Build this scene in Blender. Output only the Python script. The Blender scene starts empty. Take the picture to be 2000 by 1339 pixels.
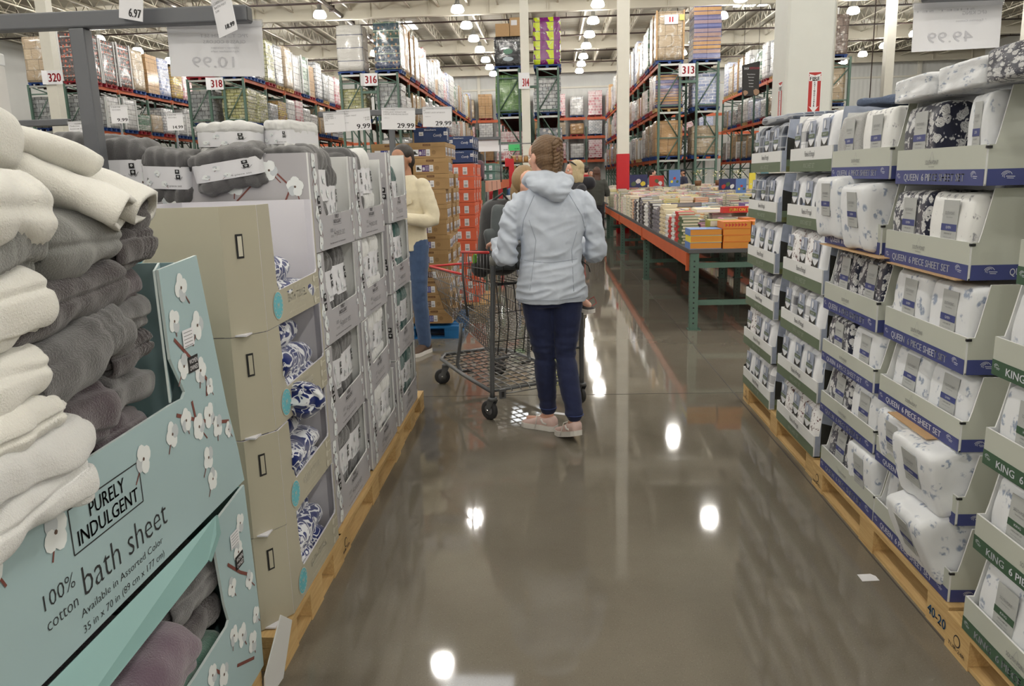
import bpy, bmesh, math, random
from mathutils import Vector, Matrix, noise
PI = math.pi
SC = bpy.context.scene
COL = SC.collection
# ------------------------------------------------------------------ camera
cam_d = bpy.data.cameras.new('camera')
cam_d.sensor_width = 36.0
cam_d.lens = 27.36
cam_d.clip_start = 0.05
cam_d.clip_end = 200
cam = bpy.data.objects.new('camera', cam_d)
COL.objects.link(cam)
CR = ((0.998476, 0.016051, 0.052799), (0.048275, 0.209504, -0.976615), (-0.026737, 0.977676, 0.20841))
M4 = Matrix([list(r) + [0] for r in CR] + [[0, 0, 0, 1]])
M4.translation = (0, 0, 1.5)
cam.matrix_world = M4
SC.camera = cam
# ------------------------------------------------------------------ view, world
SC.view_settings.view_transform = 'Standard'
SC.view_settings.look = 'None'
SC.view_settings.gamma = 1
SC.view_settings.use_curve_mapping = False
SC.view_settings.exposure = 0.85
SC.cycles.use_denoising = True
SC.cycles.max_bounces = 7
SC.cycles.diffuse_bounces = 4
SC.cycles.glossy_bounces = 4
SC.cycles.transmission_bounces = 4
SC.cycles.transparent_max_bounces = 8
SC.cycles.caustics_reflective = False
SC.cycles.caustics_refractive = False
SC.cycles.sample_clamp_indirect = 4.0
W = bpy.data.worlds.new('world')
SC.world = W
W.use_nodes = True
W.node_tree.nodes['Background'].inputs[0].default_value = (0.9, 0.93, 1.0, 1)
W.node_tree.nodes['Background'].inputs[1].default_value = 0.5
LAMP_STRENGTH = 125.0
LAMP_REAR = 42.0
LAMP_Z = 9.3
LAMPS = []
for ix in range(-2, 4):
    for iy in range(-3, 4):
        LAMPS.append((-2.6 + 7.45 * ix, 0.1 + 7.7 * iy if iy < 4 else 0))
LAMPS += [(4.9, 31.0), (-10.9, 31.0), (-24.0, 31.0), (15.2, 31.0)]
for ix in range(-3, 5):
    for y_ in (38.5, 42.45, 46.4, 50.3, 54.6, 58.2, 61.9):
        LAMPS.append((-4.2 + 6.5 * ix, y_))

# ------------------------------------------------------------------ materials
MATS = {}
def s2l(c):
    return tuple(((v / 12.92) if v <= .04045 else ((v + .055) / 1.055) ** 2.4) for v in c)
def rgb(r, g, b):
    return s2l((r / 255, g / 255, b / 255))
class NT:
    def __init__(s, name):
        s.m = bpy.data.materials.new(name); s.m.use_nodes = True
        s.t = s.m.node_tree; s.n = s.t.nodes; s.l = s.t.links
        s.b = s.n['Principled BSDF']; s.out = s.n['Material Output']
    def node(s, typ, **kw):
        nd = s.n.new(typ)
        for k, v in kw.items():
            if k.startswith('i_'):
                key = k[2:]
                key = int(key) if key.isdigit() else key.replace('_', ' ')
                s.set(nd.inputs[key], v)
            else:
                setattr(nd, k, v)
        return nd
    def set(s, inp, v):
        if isinstance(v, bpy.types.NodeSocket): s.l.new(v, inp)
        else:
            if isinstance(v, tuple) and len(v) == 3 and inp.type == 'RGBA': v = (*v, 1)
            inp.default_value = v
    def math(s, op, a, b=0.0, c=None, clamp=False):
        nd = s.n.new('ShaderNodeMath'); nd.operation = op; nd.use_clamp = clamp
        s.set(nd.inputs[0], a); s.set(nd.inputs[1], b)
        if c is not None: s.set(nd.inputs[2], c)
        return nd.outputs[0]
    def mix(s, f, a, b):
        nd = s.n.new('ShaderNodeMix'); nd.data_type = 'RGBA'
        s.set(nd.inputs[0], f); s.set(nd.inputs[6], a); s.set(nd.inputs[7], b)
        return nd.outputs[2]
    def coord(s, rnd=0.0, scale=(1, 1, 1)):
        tc = s.n.new('ShaderNodeTexCoord'); mp = s.n.new('ShaderNodeMapping')
        s.l.new(tc.outputs['Object'], mp.inputs[0]); mp.inputs['Scale'].default_value = scale
        if rnd:
            oi = s.n.new('ShaderNodeObjectInfo')
            cb = s.n.new('ShaderNodeCombineXYZ')
            s.l.new(s.math('MULTIPLY', oi.outputs['Random'], rnd), cb.inputs[0])
            s.l.new(s.math('MULTIPLY', oi.outputs['Random'], rnd * .7), cb.inputs[2])
            s.l.new(cb.outputs[0], mp.inputs['Location'])
        return mp.outputs[0]
    def noise(s, vec, scale, detail=2, rough=.5, dist=0.0, out='Fac'):
        nd = s.node('ShaderNodeTexNoise', i_Scale=scale, i_Detail=detail, i_Roughness=rough, i_Distortion=dist)
        s.l.new(vec, nd.inputs['Vector']); return nd.outputs[0 if out == 'Fac' else 1]
    def voro(s, vec, scale, feature='F1', metric='EUCLIDEAN', rnd=1.0):
        nd = s.node('ShaderNodeTexVoronoi', feature=feature, distance=metric)
        nd.inputs['Scale'].default_value = scale; nd.inputs['Randomness'].default_value = rnd
        s.l.new(vec, nd.inputs['Vector']); return nd
    def step(s, v, lo, hi):
        nd = s.node('ShaderNodeMapRange'); nd.interpolation_type = 'LINEAR'
        s.set(nd.inputs[0], v); nd.inputs[1].default_value = lo; nd.inputs[2].default_value = hi
        return nd.outputs[0]
    def bump(s, h, strength=.3, dist=.01):
        nd = s.node('ShaderNodeBump', i_Strength=strength, i_Distance=dist)
        s.l.new(h, nd.inputs['Height']); s.l.new(nd.outputs[0], s.b.inputs['Normal'])
    def base(s, v): s.set(s.b.inputs['Base Color'], v)
    def pr(s, **kw):
        for k, v in kw.items(): s.set(s.b.inputs[k.replace('_', ' ')], v)

def plain(name, c, rough=.6, metal=0.0, nz=0.0, nscale=20, bump=0.0, bscale=60, spec=.5, coat=0.0, **kw):
    if name in MATS: return MATS[name]
    t = NT(name); t.pr(Roughness=rough, Metallic=metal)
    t.b.inputs['Specular IOR Level'].default_value = spec
    t.b.inputs['Coat Weight'].default_value = coat
    v = t.coord()
    if nz:
        f = t.noise(v, nscale, 3)
        t.base(t.mix(f, tuple(max(0, x * (1 - nz)) for x in c), tuple(min(1, x * (1 + nz)) for x in c)))
    else: t.base(tuple(c))
    if bump: t.bump(t.noise(v, bscale, 3), bump, .01)
    MATS[name] = t.m
    return t.m
def emis(name, c, s):
    t = NT(name); t.base((.8, .8, .8)); t.set(t.b.inputs['Emission Color'], c); t.b.inputs['Emission Strength'].default_value = s
    MATS[name] = t.m; return t.m

# ------------------------------------------------------------------ mesh builder
class MB:
    def __init__(s): s.v = []; s.f = []; s.m = []; s.mats = []; s.sm = []
    def mi(s, m):
        if m not in s.mats: s.mats.append(m)
        return s.mats.index(m)
    def add(s, vs, fs, mat, smooth=False, M=None):
        o = len(s.v); k = s.mi(mat)
        for p in vs:
            s.v.append(tuple(M @ Vector(p)) if M is not None else tuple(p))
        for f in fs:
            s.f.append(tuple(i + o for i in f)); s.m.append(k); s.sm.append(smooth)
    def box(s, a, b, mat, M=None):
        x0, y0, z0 = a; x1, y1, z1 = b
        vs = [(x0, y0, z0), (x1, y0, z0), (x1, y1, z0), (x0, y1, z0), (x0, y0, z1), (x1, y0, z1), (x1, y1, z1), (x0, y1, z1)]
        s.add(vs, [(0, 3, 2, 1), (4, 5, 6, 7), (0, 1, 5, 4), (1, 2, 6, 5), (2, 3, 7, 6), (3, 0, 4, 7)], mat, False, M)
    def prism(s, poly, o, u, w, n, t, mat, mat2=None):
        """polygon (2d) placed at o + a*u + b*w, given thickness t along n"""
        o, u, w, n = Vector(o), Vector(u), Vector(w), Vector(n)
        k = len(poly)
        fr = [o + u * a + w * b for a, b in poly]; bk = [p + n * t for p in fr]
        s.add(fr, [tuple(range(k))], mat)
        s.add(bk, [tuple(reversed(range(k)))], mat2 or mat)
        s.add(fr + bk, [(i, i + k, (i + 1) % k + k, (i + 1) % k) for i in range(k)], mat2 or mat)
    def poly(s, pts, mat): s.add(pts, [tuple(range(len(pts)))], mat)
    def tube(s, pts, r, mat, n=8, closed=False, caps=True):
        pts = [Vector(p) for p in pts]; N = len(pts)
        rs = r if isinstance(r, (list, tuple)) else [r] * N
        vs = []; prev = None
        for i, p in enumerate(pts):
            if closed: t = (pts[(i + 1) % N] - pts[i - 1])
            elif i == 0: t = pts[1] - p
            elif i == N - 1: t = p - pts[i - 1]
            else: t = (pts[i + 1] - p).normalized() + (p - pts[i - 1]).normalized()
            if t.length < 1e-9: t = Vector((0, 0, 1))
            t.normalize()
            if prev is None:
                a = Vector((0, 0, 1)) if abs(t.z) < .9 else Vector((1, 0, 0))
                u = t.cross(a).normalized()
            else:
                u = (prev - t * prev.dot(t))
                u = u.normalized() if u.length > 1e-6 else t.orthogonal().normalized()
            prev = u; w = t.cross(u)
            for k in range(n):
                an = 2 * PI * k / n
                vs.append(p + (u * math.cos(an) + w * math.sin(an)) * rs[i])
        fs = []
        for i in range(N if closed else N - 1):
            j = (i + 1) % N
            for k in range(n):
                fs.append((i * n + k, i * n + (k + 1) % n, j * n + (k + 1) % n, j * n + k))
        if caps and not closed:
            fs.append(tuple(reversed(range(n)))); fs.append(tuple((N - 1) * n + k for k in range(n)))
        s.add(vs, fs, mat, True)
    def lathe(s, prof, mat, n=24, M=None, smooth=True):
        vs = []; fs = []
        for r, z in prof:
            for k in range(n):
                a = 2 * PI * k / n; vs.append((r * math.cos(a), r * math.sin(a), z))
        for i in range(len(prof) - 1):
            for k in range(n):
                fs.append((i * n + k, i * n + (k + 1) % n, (i + 1) * n + (k + 1) % n, (i + 1) * n + k))
        s.add(vs, fs, mat, smooth, M)
    def mesh(s, name):
        me = bpy.data.meshes.new(name)
        me.from_pydata(s.v, [], s.f)
        for m in s.mats: me.materials.append(m)
        me.polygons.foreach_set('material_index', s.m)
        me.polygons.foreach_set('use_smooth', s.sm)
        me.update()
        return me
def tag(o, label=None, cat=None, group=None, kind=None):
    if label: o['label'] = label
    if cat: o['category'] = cat
    if group: o['group'] = group
    if kind: o['kind'] = kind
    return o
def ob(name, mesh, parent=None, loc=(0, 0, 0), rz=0.0, label=None, cat=None, group=None, kind=None, rot=None, bev=0.0):
    if isinstance(mesh, MB): mesh = mesh.mesh(name)
    o = bpy.data.objects.new(name, mesh); COL.objects.link(o)
    if parent is not None: o.parent = parent
    o.location = loc
    o.rotation_euler = rot if rot is not None else (0, 0, rz)
    if bev:
        b = o.modifiers.new('bevel', 'BEVEL'); b.width = bev; b.segments = 2; b.limit_method = 'ANGLE'; b.angle_limit = .7
    return tag(o, label, cat, group, kind)
def empty(name, loc=(0, 0, 0), rz=0.0, label=None, cat=None, group=None, rot=None, kind=None):
    return ob(name, None, None, loc, rz, label, cat, group, kind, rot)
def copy_tree(o, parent=None):
    c = o.copy(); COL.objects.link(c)
    if parent is not None: c.parent = parent
    for ch in list(o.children): copy_tree(ch, c)
    return c
def place(c, loc, rz=None, label=None, group=None, rot=None, scale=None):
    c.location = loc
    if rz is not None: c.rotation_euler = (0, 0, rz)
    if rot is not None: c.rotation_euler = rot
    if scale is not None: c.scale = scale
    if label: c['label'] = label
    if group: c['group'] = group
    return c

# ------------------------------------------------------------------ lettering
_TX = {}
def glyphs(s, thin=0.0):
    if (s, thin) in _TX: return _TX[(s, thin)]
    cu = bpy.data.curves.new('lettering', 'FONT'); cu.body = s; cu.size = 1.0; cu.resolution_u = 2; cu.offset = -thin
    o = bpy.data.objects.new('lettering', cu); COL.objects.link(o)
    dg = bpy.context.evaluated_depsgraph_get()
    me = bpy.data.meshes.new_from_object(o.evaluated_get(dg))
    vs = [(v.co.x, v.co.y) for v in me.vertices]; fs = [tuple(p.vertices) for p in me.polygons]
    bpy.data.objects.remove(o); bpy.data.curves.remove(cu); bpy.data.meshes.remove(me)
    if not vs: vs = [(0, 0)]
    x0 = min(v[0] for v in vs); x1 = max(v[0] for v in vs)
    _TX[(s, thin)] = (vs, fs, x0, x1); return _TX[(s, thin)]
def text(mb, s, o, u, w, size, mat, width=None, align='c', shear=0.0, eps=.001, bold=0.0, light=0.0):
    """size = cap height in metres (font caps are ~.7 of its size)"""
    vs, fs, x0, x1 = glyphs(s, light)
    u = Vector(u).normalized(); w = Vector(w).normalized(); n = u.cross(w); o = Vector(o)
    k = size / .69; kx = k if width is None else width / max(1e-6, x1 - x0)
    off = {'l': x0, 'c': (x0 + x1) / 2, 'r': x1}[align]
    for d in ([0.0] if not bold else [-bold, 0.0, bold]):
        mb.add([o + u * ((x - off) * kx + shear * y * k + d) + w * (y * k) + n * (eps + abs(d) * .02) for x, y in vs], fs, mat)
def disc(mb, o, u, w, r, mat, eps=.001, n=14, sy=1.0, wob=0.0, seed=0):
    u = Vector(u).normalized(); w = Vector(w).normalized(); nn = u.cross(w); o = Vector(o) + nn * eps
    rd = random.Random(seed); pts = []
    for k in range(n):
        a = 2 * PI * k / n; q = r * (1 + wob * (rd.random() - .5))
        pts.append(o + u * math.cos(a) * q + w * math.sin(a) * q * sy)
    mb.poly(pts, mat)
def strip(mb, a, b, wd, o, u, w, mat, eps=.001):
    u = Vector(u).normalized(); w = Vector(w).normalized(); nn = u.cross(w); o = Vector(o) + nn * eps
    dx, dy = b[0] - a[0], b[1] - a[1]; L = math.hypot(dx, dy) or 1; px, py = -dy / L * wd / 2, dx / L * wd / 2
    mb.poly([o + u * p + w * q for p, q in ((a[0] + px, a[1] + py), (a[0] - px, a[1] - py), (b[0] - px, b[1] - py), (b[0] + px, b[1] + py))], mat)
def rect(mb, x0, y0, x1, y1, o, u, w, mat, eps=.001):
    u = Vector(u).normalized(); w = Vector(w).normalized(); nn = u.cross(w); o = Vector(o) + nn * eps
    mb.poly([o + u * a + w * b for a, b in ((x0, y0), (x1, y0), (x1, y1), (x0, y1))], mat)

# ------------------------------------------------------------------ soft goods
def gridcube(n):
    """unit cube surface with n quads a side, welded"""
    idx = {}; vs = []; fs = []
    def vid(i, j, k):
        key = (i, j, k)
        if key not in idx:
            idx[key] = len(vs); vs.append((2 * i / n - 1, 2 * j / n - 1, 2 * k / n - 1))
        return idx[key]
    for a in range(n):
        for b in range(n):
            for fn, fl in ((lambda p, q: (p, q, 0), 1), (lambda p, q: (p, q, n), 0), (lambda p, q: (p, 0, q), 0), (lambda p, q: (p, n, q), 1), (lambda p, q: (0, p, q), 1), (lambda p, q: (n, p, q), 0)):
                q4 = [vid(*fn(a, b)), vid(*fn(a + 1, b)), vid(*fn(a + 1, b + 1)), vid(*fn(a, b + 1))]
                fs.append(tuple(reversed(q4)) if fl else tuple(q4))
    return vs, fs
_GC = {}
def soft(mb, size, r, mat, n=16, amp=.01, freq=8.0, seed=0, M=None, fn=None, squash=0.0):
    """rounded soft block of full size `size`, corner radius r, lumpy by noise; fn(p, nrm)->p may reshape"""
    if n not in _GC: _GC[n] = gridcube(n)
    vs0, fs = _GC[n]; hx, hy, hz = [q / 2 for q in size]
    r = min(r, hx * .98, hy * .98, hz * .98); out = []; sd = Vector((seed * 3.17, seed * 1.31, seed * 7.7))
    for p in vs0:
        q = Vector((p[0] * hx, p[1] * hy, p[2] * hz))
        inn = Vector((max(-hx + r, min(hx - r, q.x)), max(-hy + r, min(hy - r, q.y)), max(-hz + r, min(hz - r, q.z))))
        d = q - inn
        nr = d.normalized() if d.length > 1e-9 else Vector((0, 0, 0))
        q = inn + nr * r
        if amp:
            q = q + nr * (noise.noise(q * freq + sd) * amp + noise.noise(q * freq * 2.7 + sd) * amp * .35)
        if fn: q = fn(q, nr, (p[0], p[1], p[2]))
        out.append(q)
    mb.add(out, fs, mat, True, M)
def apply_mods(o):
    dg = bpy.context.evaluated_depsgraph_get(); dg.update()
    me = bpy.data.meshes.new_from_object(o.evaluated_get(dg))
    old = o.data; o.modifiers.clear(); o.data = me
    return o
def fuse(name, mb, voxel, mat, smooth=6, disp=None, fac=.5):
    """weld overlapping closed lofts into one continuous skin; returns a mesh"""
    me = mb.mesh(name); o = bpy.data.objects.new(name, me); COL.objects.link(o)
    rm = o.modifiers.new('r', 'REMESH'); rm.mode = 'VOXEL'; rm.voxel_size = voxel; rm.use_smooth_shade = True
    if smooth:
        sm = o.modifiers.new('s', 'SMOOTH'); sm.factor = fac; sm.iterations = smooth
    apply_mods(o); me = o.data
    me.materials.clear(); me.materials.append(mat)
    me.polygons.foreach_set('material_index', [0] * len(me.polygons))
    me.polygons.foreach_set('use_smooth', [True] * len(me.polygons))
    if disp:
        nr = [v.normal.copy() for v in me.vertices]
        for v, nn in zip(me.vertices, nr): v.co = v.co + nn * disp(v.co, nn)
        me.update()
    bpy.data.objects.remove(o)
    return me
def loft(mb, rings, mat, n=16, e=2.0):
    """rings: (centre, ux, uy, rx, ry); superellipse sections, closed by caps"""
    vs = []
    for c, ux, uy, rx, ry in rings:
        c, ux, uy = Vector(c), Vector(ux).normalized(), Vector(uy).normalized()
        for k in range(n):
            a = 2 * PI * k / n; ca, sa = math.cos(a), math.sin(a)
            vs.append(c + ux * (math.copysign(abs(ca) ** (2 / e), ca) * rx) + uy * (math.copysign(abs(sa) ** (2 / e), sa) * ry))
    N = len(rings); fs = []
    for i in range(N - 1):
        for k in range(n):
            fs.append((i * n + k, i * n + (k + 1) % n, (i + 1) * n + (k + 1) % n, (i + 1) * n + k))
    fs.append(tuple(reversed(range(n)))); fs.append(tuple((N - 1) * n + k for k in range(n)))
    mb.add(vs, fs, mat, True)
def ball(mb, c, r, mat, n=14, sc=(1, 1, 1)):
    c = Vector(c); prof = [(math.sin(PI * i / (n // 2 + 2)) * r, -math.cos(PI * i / (n // 2 + 2)) * r) for i in range(n // 2 + 3)]
    prof[0] = (r * .02, -r); prof[-1] = (r * .02, r)
    M = Matrix.Translation(c) @ Matrix.Diagonal((*sc, 1)); k0 = len(mb.v)
    mb.lathe(prof, mat, n, M)
    o = k0; mb.f.append(tuple(o + i for i in reversed(range(n)))); mb.m.append(mb.mi(mat)); mb.sm.append(True)
    o = k0 + (len(prof) - 1) * n; mb.f.append(tuple(o + i for i in range(n))); mb.m.append(mb.mi(mat)); mb.sm.append(True)
# ================================================================== shared materials
GREY_STEEL = plain('grey_sign_steel', rgb(98, 100, 104), .45, .2)
BLACK = plain('black', (.012, .012, .013), .5)
INK = plain('ink', rgb(40, 40, 42), .7)
GREYINK = plain('grey_ink', rgb(120, 120, 122), .7)
LGREYINK = plain('light_grey_ink', rgb(158, 158, 160), .7)
WHITE = plain('white_board', rgb(226, 226, 226), .6)
PAPER = plain('white_paper', rgb(232, 232, 236), .5)
GREEN_ST = plain('green_steel', rgb(80, 106, 94), .5, 0, .15, 9)
ORANGE_ST = plain('orange_steel', rgb(198, 94, 52), .5, 0, .15, 5)
DECK = plain('brown_rack_deck', rgb(70, 30, 24), .7)
COLW = plain('cream_painted_steel', rgb(222, 219, 208), .5, 0, .04, 6)
REDP = plain('red_paint', rgb(190, 18, 30), .45)
REDT = plain('red_print', rgb(178, 30, 44), .5)
CHROME = plain('chrome', (.6, .6, .6), .18, 1)
RUBBER = plain('dark_rubber', (.03, .03, .032), .6)
KRAFT = plain('kraft_cardboard', rgb(186, 152, 112), .8, 0, .1, 30)
t = NT('wood_pallet'); v = t.coord(3.0, (3, 3, 3)); v2 = t.coord(3.0, (1.5, 22, 22))
f = t.noise(v2, 3, 5, .6, 1.2); g = t.noise(v, 1.3, 2)
t.base(t.mix(g, t.mix(f, rgb(150, 112, 62), rgb(214, 182, 124)), t.mix(f, rgb(176, 134, 78), rgb(228, 200, 146))))
t.pr(Roughness=.75); t.bump(f, .25, .004); WOOD = t.m
BLUEP = plain('blue_pallet', rgb(30, 110, 170), .6, 0, .2, 12)
REDPAL = plain('red_pallet', rgb(150, 26, 40), .6, 0, .2, 12)
BLUEPAL = plain('dark_blue_pallet', rgb(24, 62, 126), .6, 0, .2, 12)

# ------------------------------------------------------------------ the building
t = NT('polished_concrete'); v = t.coord(0, (1, 1, 1))
big = t.noise(v, .55, 5, .6, .6); mid = t.noise(v, 3.2, 4, .6); spk = t.noise(v, 190, 2, .6); spk2 = t.voro(v, 120).outputs[0]
c = t.mix(big, rgb(100, 94, 84), rgb(131, 125, 113)); c = t.mix(t.math('MULTIPLY', t.step(mid, .35, .75), .5), c, rgb(106, 98, 87))
c = t.mix(t.math('MULTIPLY', t.step(spk, .58, .75), .45), c, rgb(150, 145, 136)); c = t.mix(t.math('MULTIPLY', t.step(spk2, .22, .02), .5), c, rgb(52, 48, 44))
t.base(c); t.pr(Roughness=t.math('ADD', .02, t.math('MULTIPLY', mid, .045)))
t.b.inputs['Specular IOR Level'].default_value = .34
t.bump(t.noise(v, 1.1, 2), .04, .02); FLOORM = t.m
mb = MB(); mb.box((-34, -24, -.2), (34, 70, 0), FLOORM); ob('floor', mb, kind='structure')
JOINT = plain('joint_filler', rgb(70, 66, 62), .8)
mb = MB()
for y in (5.26, 11.2, 17.2, 23.2, 29.2): mb.box((-12, y, 0), (12, y + .006, .0012), JOINT)
for x in (1.24, 7.2, -4.8): mb.box((x, -6, 0), (x + .006, 33, .0011), JOINT)
ob('trim_floor_joint', mb, kind='structure')

t = NT('ceiling_deck'); v = t.coord(0, (1, 1, 1))
wv = t.node('ShaderNodeTexWave', i_Scale=.42, bands_direction='Y'); t.l.new(v, wv.inputs[0])
t.base(t.mix(t.noise(v, .6, 3), rgb(150, 145, 131), rgb(176, 171, 156))); t.pr(Roughness=.7); t.bump(wv.outputs[1], .5, .05); CEILM = t.m
mb = MB(); mb.box((-34, -24, 10.7), (34, 70, 10.9), CEILM); ob('ceiling', mb, kind='structure')
t = NT('wall_panel'); v = t.coord()
wv = t.node('ShaderNodeTexWave', i_Scale=.9, bands_direction='X'); t.l.new(v, wv.inputs[0])
t.base(t.mix(t.noise(v, .5, 2), rgb(206, 207, 204), rgb(224, 225, 222))); t.pr(Roughness=.55); t.bump(wv.outputs[1], .4, .03); WALLM = t.m
mb = MB(); mb.box((-34, 68.2, 0), (34, 68.5, 10.7), WALLM); ob('wall_back', mb, kind='structure')
mb = MB(); mb.box((-34.3, -24, 0), (-34, 68.5, 10.7), WALLM); ob('wall_left', mb, kind='structure')
mb = MB(); mb.box((34, -24, 0), (34.3, 68.5, 10.7), WALLM); ob('wall_right', mb, kind='structure')
mb = MB(); mb.box((-34, -24.3, 0), (34, -24, 10.7), WALLM); ob('wall_front', mb, kind='structure')
mb = MB()
for z in (3.2, 6.2, 8.6): mb.box((-34, 68.02, z), (34, 68.2, z + .14), COLW)
for x in range(-30, 34, 6): mb.box((x, 67.95, 0), (x + .25, 68.2, 10.7), COLW)
ob('trim_wall_girt', mb, kind='structure')
# open-web joists running down the hall, solid girders across it
JST = plain('cream_joist_paint', rgb(196, 190, 174), .55)
mb = MB(); y = 26.0; L0 = 42.0
for z in (10.62, 9.98):
    mb.box((-.05, 0, z), (.05, L0, z + .05), JST)
k = 0
while k < 66:
    a = k * .635; z0, z1 = (10.0, 10.64) if k % 2 else (10.64, 10.0)
    mb.tube([(0, a, z0), (0, a + .635, z1)], .026, JST, 4); k += 1
jm = mb.mesh('ceiling_joist')
for i in range(42):
    x = -31 + i * 1.5
    o = bpy.data.objects.new('ceiling_joist', jm); COL.objects.link(o); o.location = (x, 26.0, 0)
    tag(o, 'cream open-web steel joist under the roof deck', None, 'roof joists', 'structure')
for y in (29.5, 41.8, 53.9, 65.8):
    mb = MB(); mb.box((-34, y - .02, 9.62), (34, y + .02, 10.4), JST); mb.box((-34, y - .14, 9.56), (34, y + .14, 9.62), JST); mb.box((-34, y - .14, 10.4), (34, y + .14, 10.46), JST)
    for x in range(-33, 34, 3): mb.box((x - .02, y - .13, 9.62), (x + .02, y + .13, 10.4), JST)
    ob('ceiling_girder', mb, kind='structure')
# sprinkler mains and a dark conduit
PIPE = plain('dark_pipe', rgb(58, 44, 40), .5); PIPE2 = plain('zinc_pipe', rgb(92, 86, 80), .35, .7)
for y in (39.5, 45.2, 50.8, 57, 62.5):
    mb = MB(); mb.tube([(-33, y, 9.9), (33, y, 9.9)], .05, PIPE, 6)
    for x in range(-32, 33, 3): mb.tube([(x, y, 9.9), (x, y, 10.15)], .02, PIPE, 5)
    ob('sprinkler_pipe', mb, label='dark sprinkler main crossing under the roof joists', cat='pipe', group='sprinkler mains across the roof')
for n_, x in (('nearest the rack marked 316', -10.5), ('farther left, towards the rack marked 320', -17.4)):
    mb = MB(); mb.tube([(x, 26, 9.75), (x, 60, 9.75)], .11, PIPE2, 10)
    for y in range(28, 60, 4): mb.box((x - .14, y - .03, 9.6), (x + .14, y + .03, 9.9), PIPE); mb.tube([(x, y, 9.85), (x, y, 10.65)], .012, PIPE, 4)
    ob('roof_conduit', mb, label='long zinc conduit under the roof, the one ' + n_, cat='pipe')
# skylights
SKYL = emis('skylight_glow', (.93, .97, 1.0), 3.0)
for i, (x, y) in enumerate(((-14.0, 38.0), (-1.3, 39.0), (11.5, 47.0), (16, 52), (-9, 50), (3, 58), (-2, 16), (6, 8), (-8, 8))):
    mb = MB(); mb.box((x - .9, y - 1.2, 10.66), (x + .9, y + 1.2, 10.69), SKYL)
    ob('window_%d' % (i + 1), mb, kind='structure')
# ------------------------------------------------------------------ high-bay lamps
GLOBE = emis('glowing_acrylic', (1.0, .965, .9), LAMP_STRENGTH)
GLOBER = emis('glowing_acrylic_rear', (1.0, .965, .9), LAMP_REAR)
HOUS = plain('lamp_housing', rgb(150, 150, 148), .4, .6)
def lamp_proto():
    r = empty('high_bay_lamp', label='round white high-bay lamp glowing below the roof', cat='lamp')
    mb = MB(); mb.lathe([(.01, -.27), (.2, -.265), (.3, -.24), (.345, -.18), (.33, -.1), (.29, -.02), (.24, .05)], GLOBE, 12); ob('shade', mb, r)
    mb = MB(); mb.lathe([(.235, .05), (.245, .07), (.18, .12), (.12, .16), (.11, .34), (.01, .36)], HOUS, 12); mb.tube([(0, 0, .34), (0, 0, 1.35)], .008, PIPE, 4); ob('housing', mb, r)
    return r
lp = lamp_proto(); GLOBE = GLOBER; lp2 = lamp_proto(); nr_ = 0
for i, (x, y) in enumerate(LAMPS):
    if y > 34: o = lp2 if nr_ == 0 else copy_tree(lp2); nr_ += 1
    else: o = lp if i == 0 else copy_tree(lp)
    row = 'lamps over the front of the hall' if y < 28 else 'lamps over the racks'; k_ = .68 if y < 34 else .9; o.scale = (k_, k_, 1)
    place(o, (x, y, LAMP_Z), 0, 'round white high-bay lamp glowing below the roof ' + ('over the front of the hall' if y < 28 else 'over the racks'), row)
# ------------------------------------------------------------------ columns
def column(name, x, y, w, label, red=False, cat='column'):
    r = empty(name, (x, y, 0), label=label, cat=cat)
    mb = MB(); z0 = 2.0 if red else 0
    mb.box((-w / 2, -w / 2, z0), (w / 2, w / 2, 9.7), COLW); mb.box((-w * .7, -w * .7, 9.6), (w * .7, w * .7, 9.75), COLW); ob('shaft', mb, r)
    if red:
        mb = MB(); q = w * .53
        mb.box((-q, -q, 0), (q, q, 2.0), REDP)
        for k in range(4): mb.box((-q - .006, -q + (k + .35) * q / 2.2, .02), (-q, -q + (k + .5) * q / 2.2, 1.98), REDP); mb.box((-q + (k + .35) * q / 2.2, -q - .006, .02), (-q + (k + .5) * q / 2.2, -q, 1.98), REDP)
        ob('red_guard', mb, r, label='red guard round the foot of the column')
    return r
column('steel_column', 1.86, 20.6, .29, 'white steel column with a red foot beside the book table', True)
column('steel_column', -.95, 33.0, .34, 'white steel column in front of the pair of racks straight ahead')
column('steel_column', -18.7, 30.0, .4, 'white steel column at far left behind the grey sign frame')
column('steel_column', 16.2, 40.0, .4, 'white steel column far right behind the sheet-set cartons')
column('steel_column', 17.3, 30.6, .4, 'white steel column at the right edge of the picture')
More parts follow.
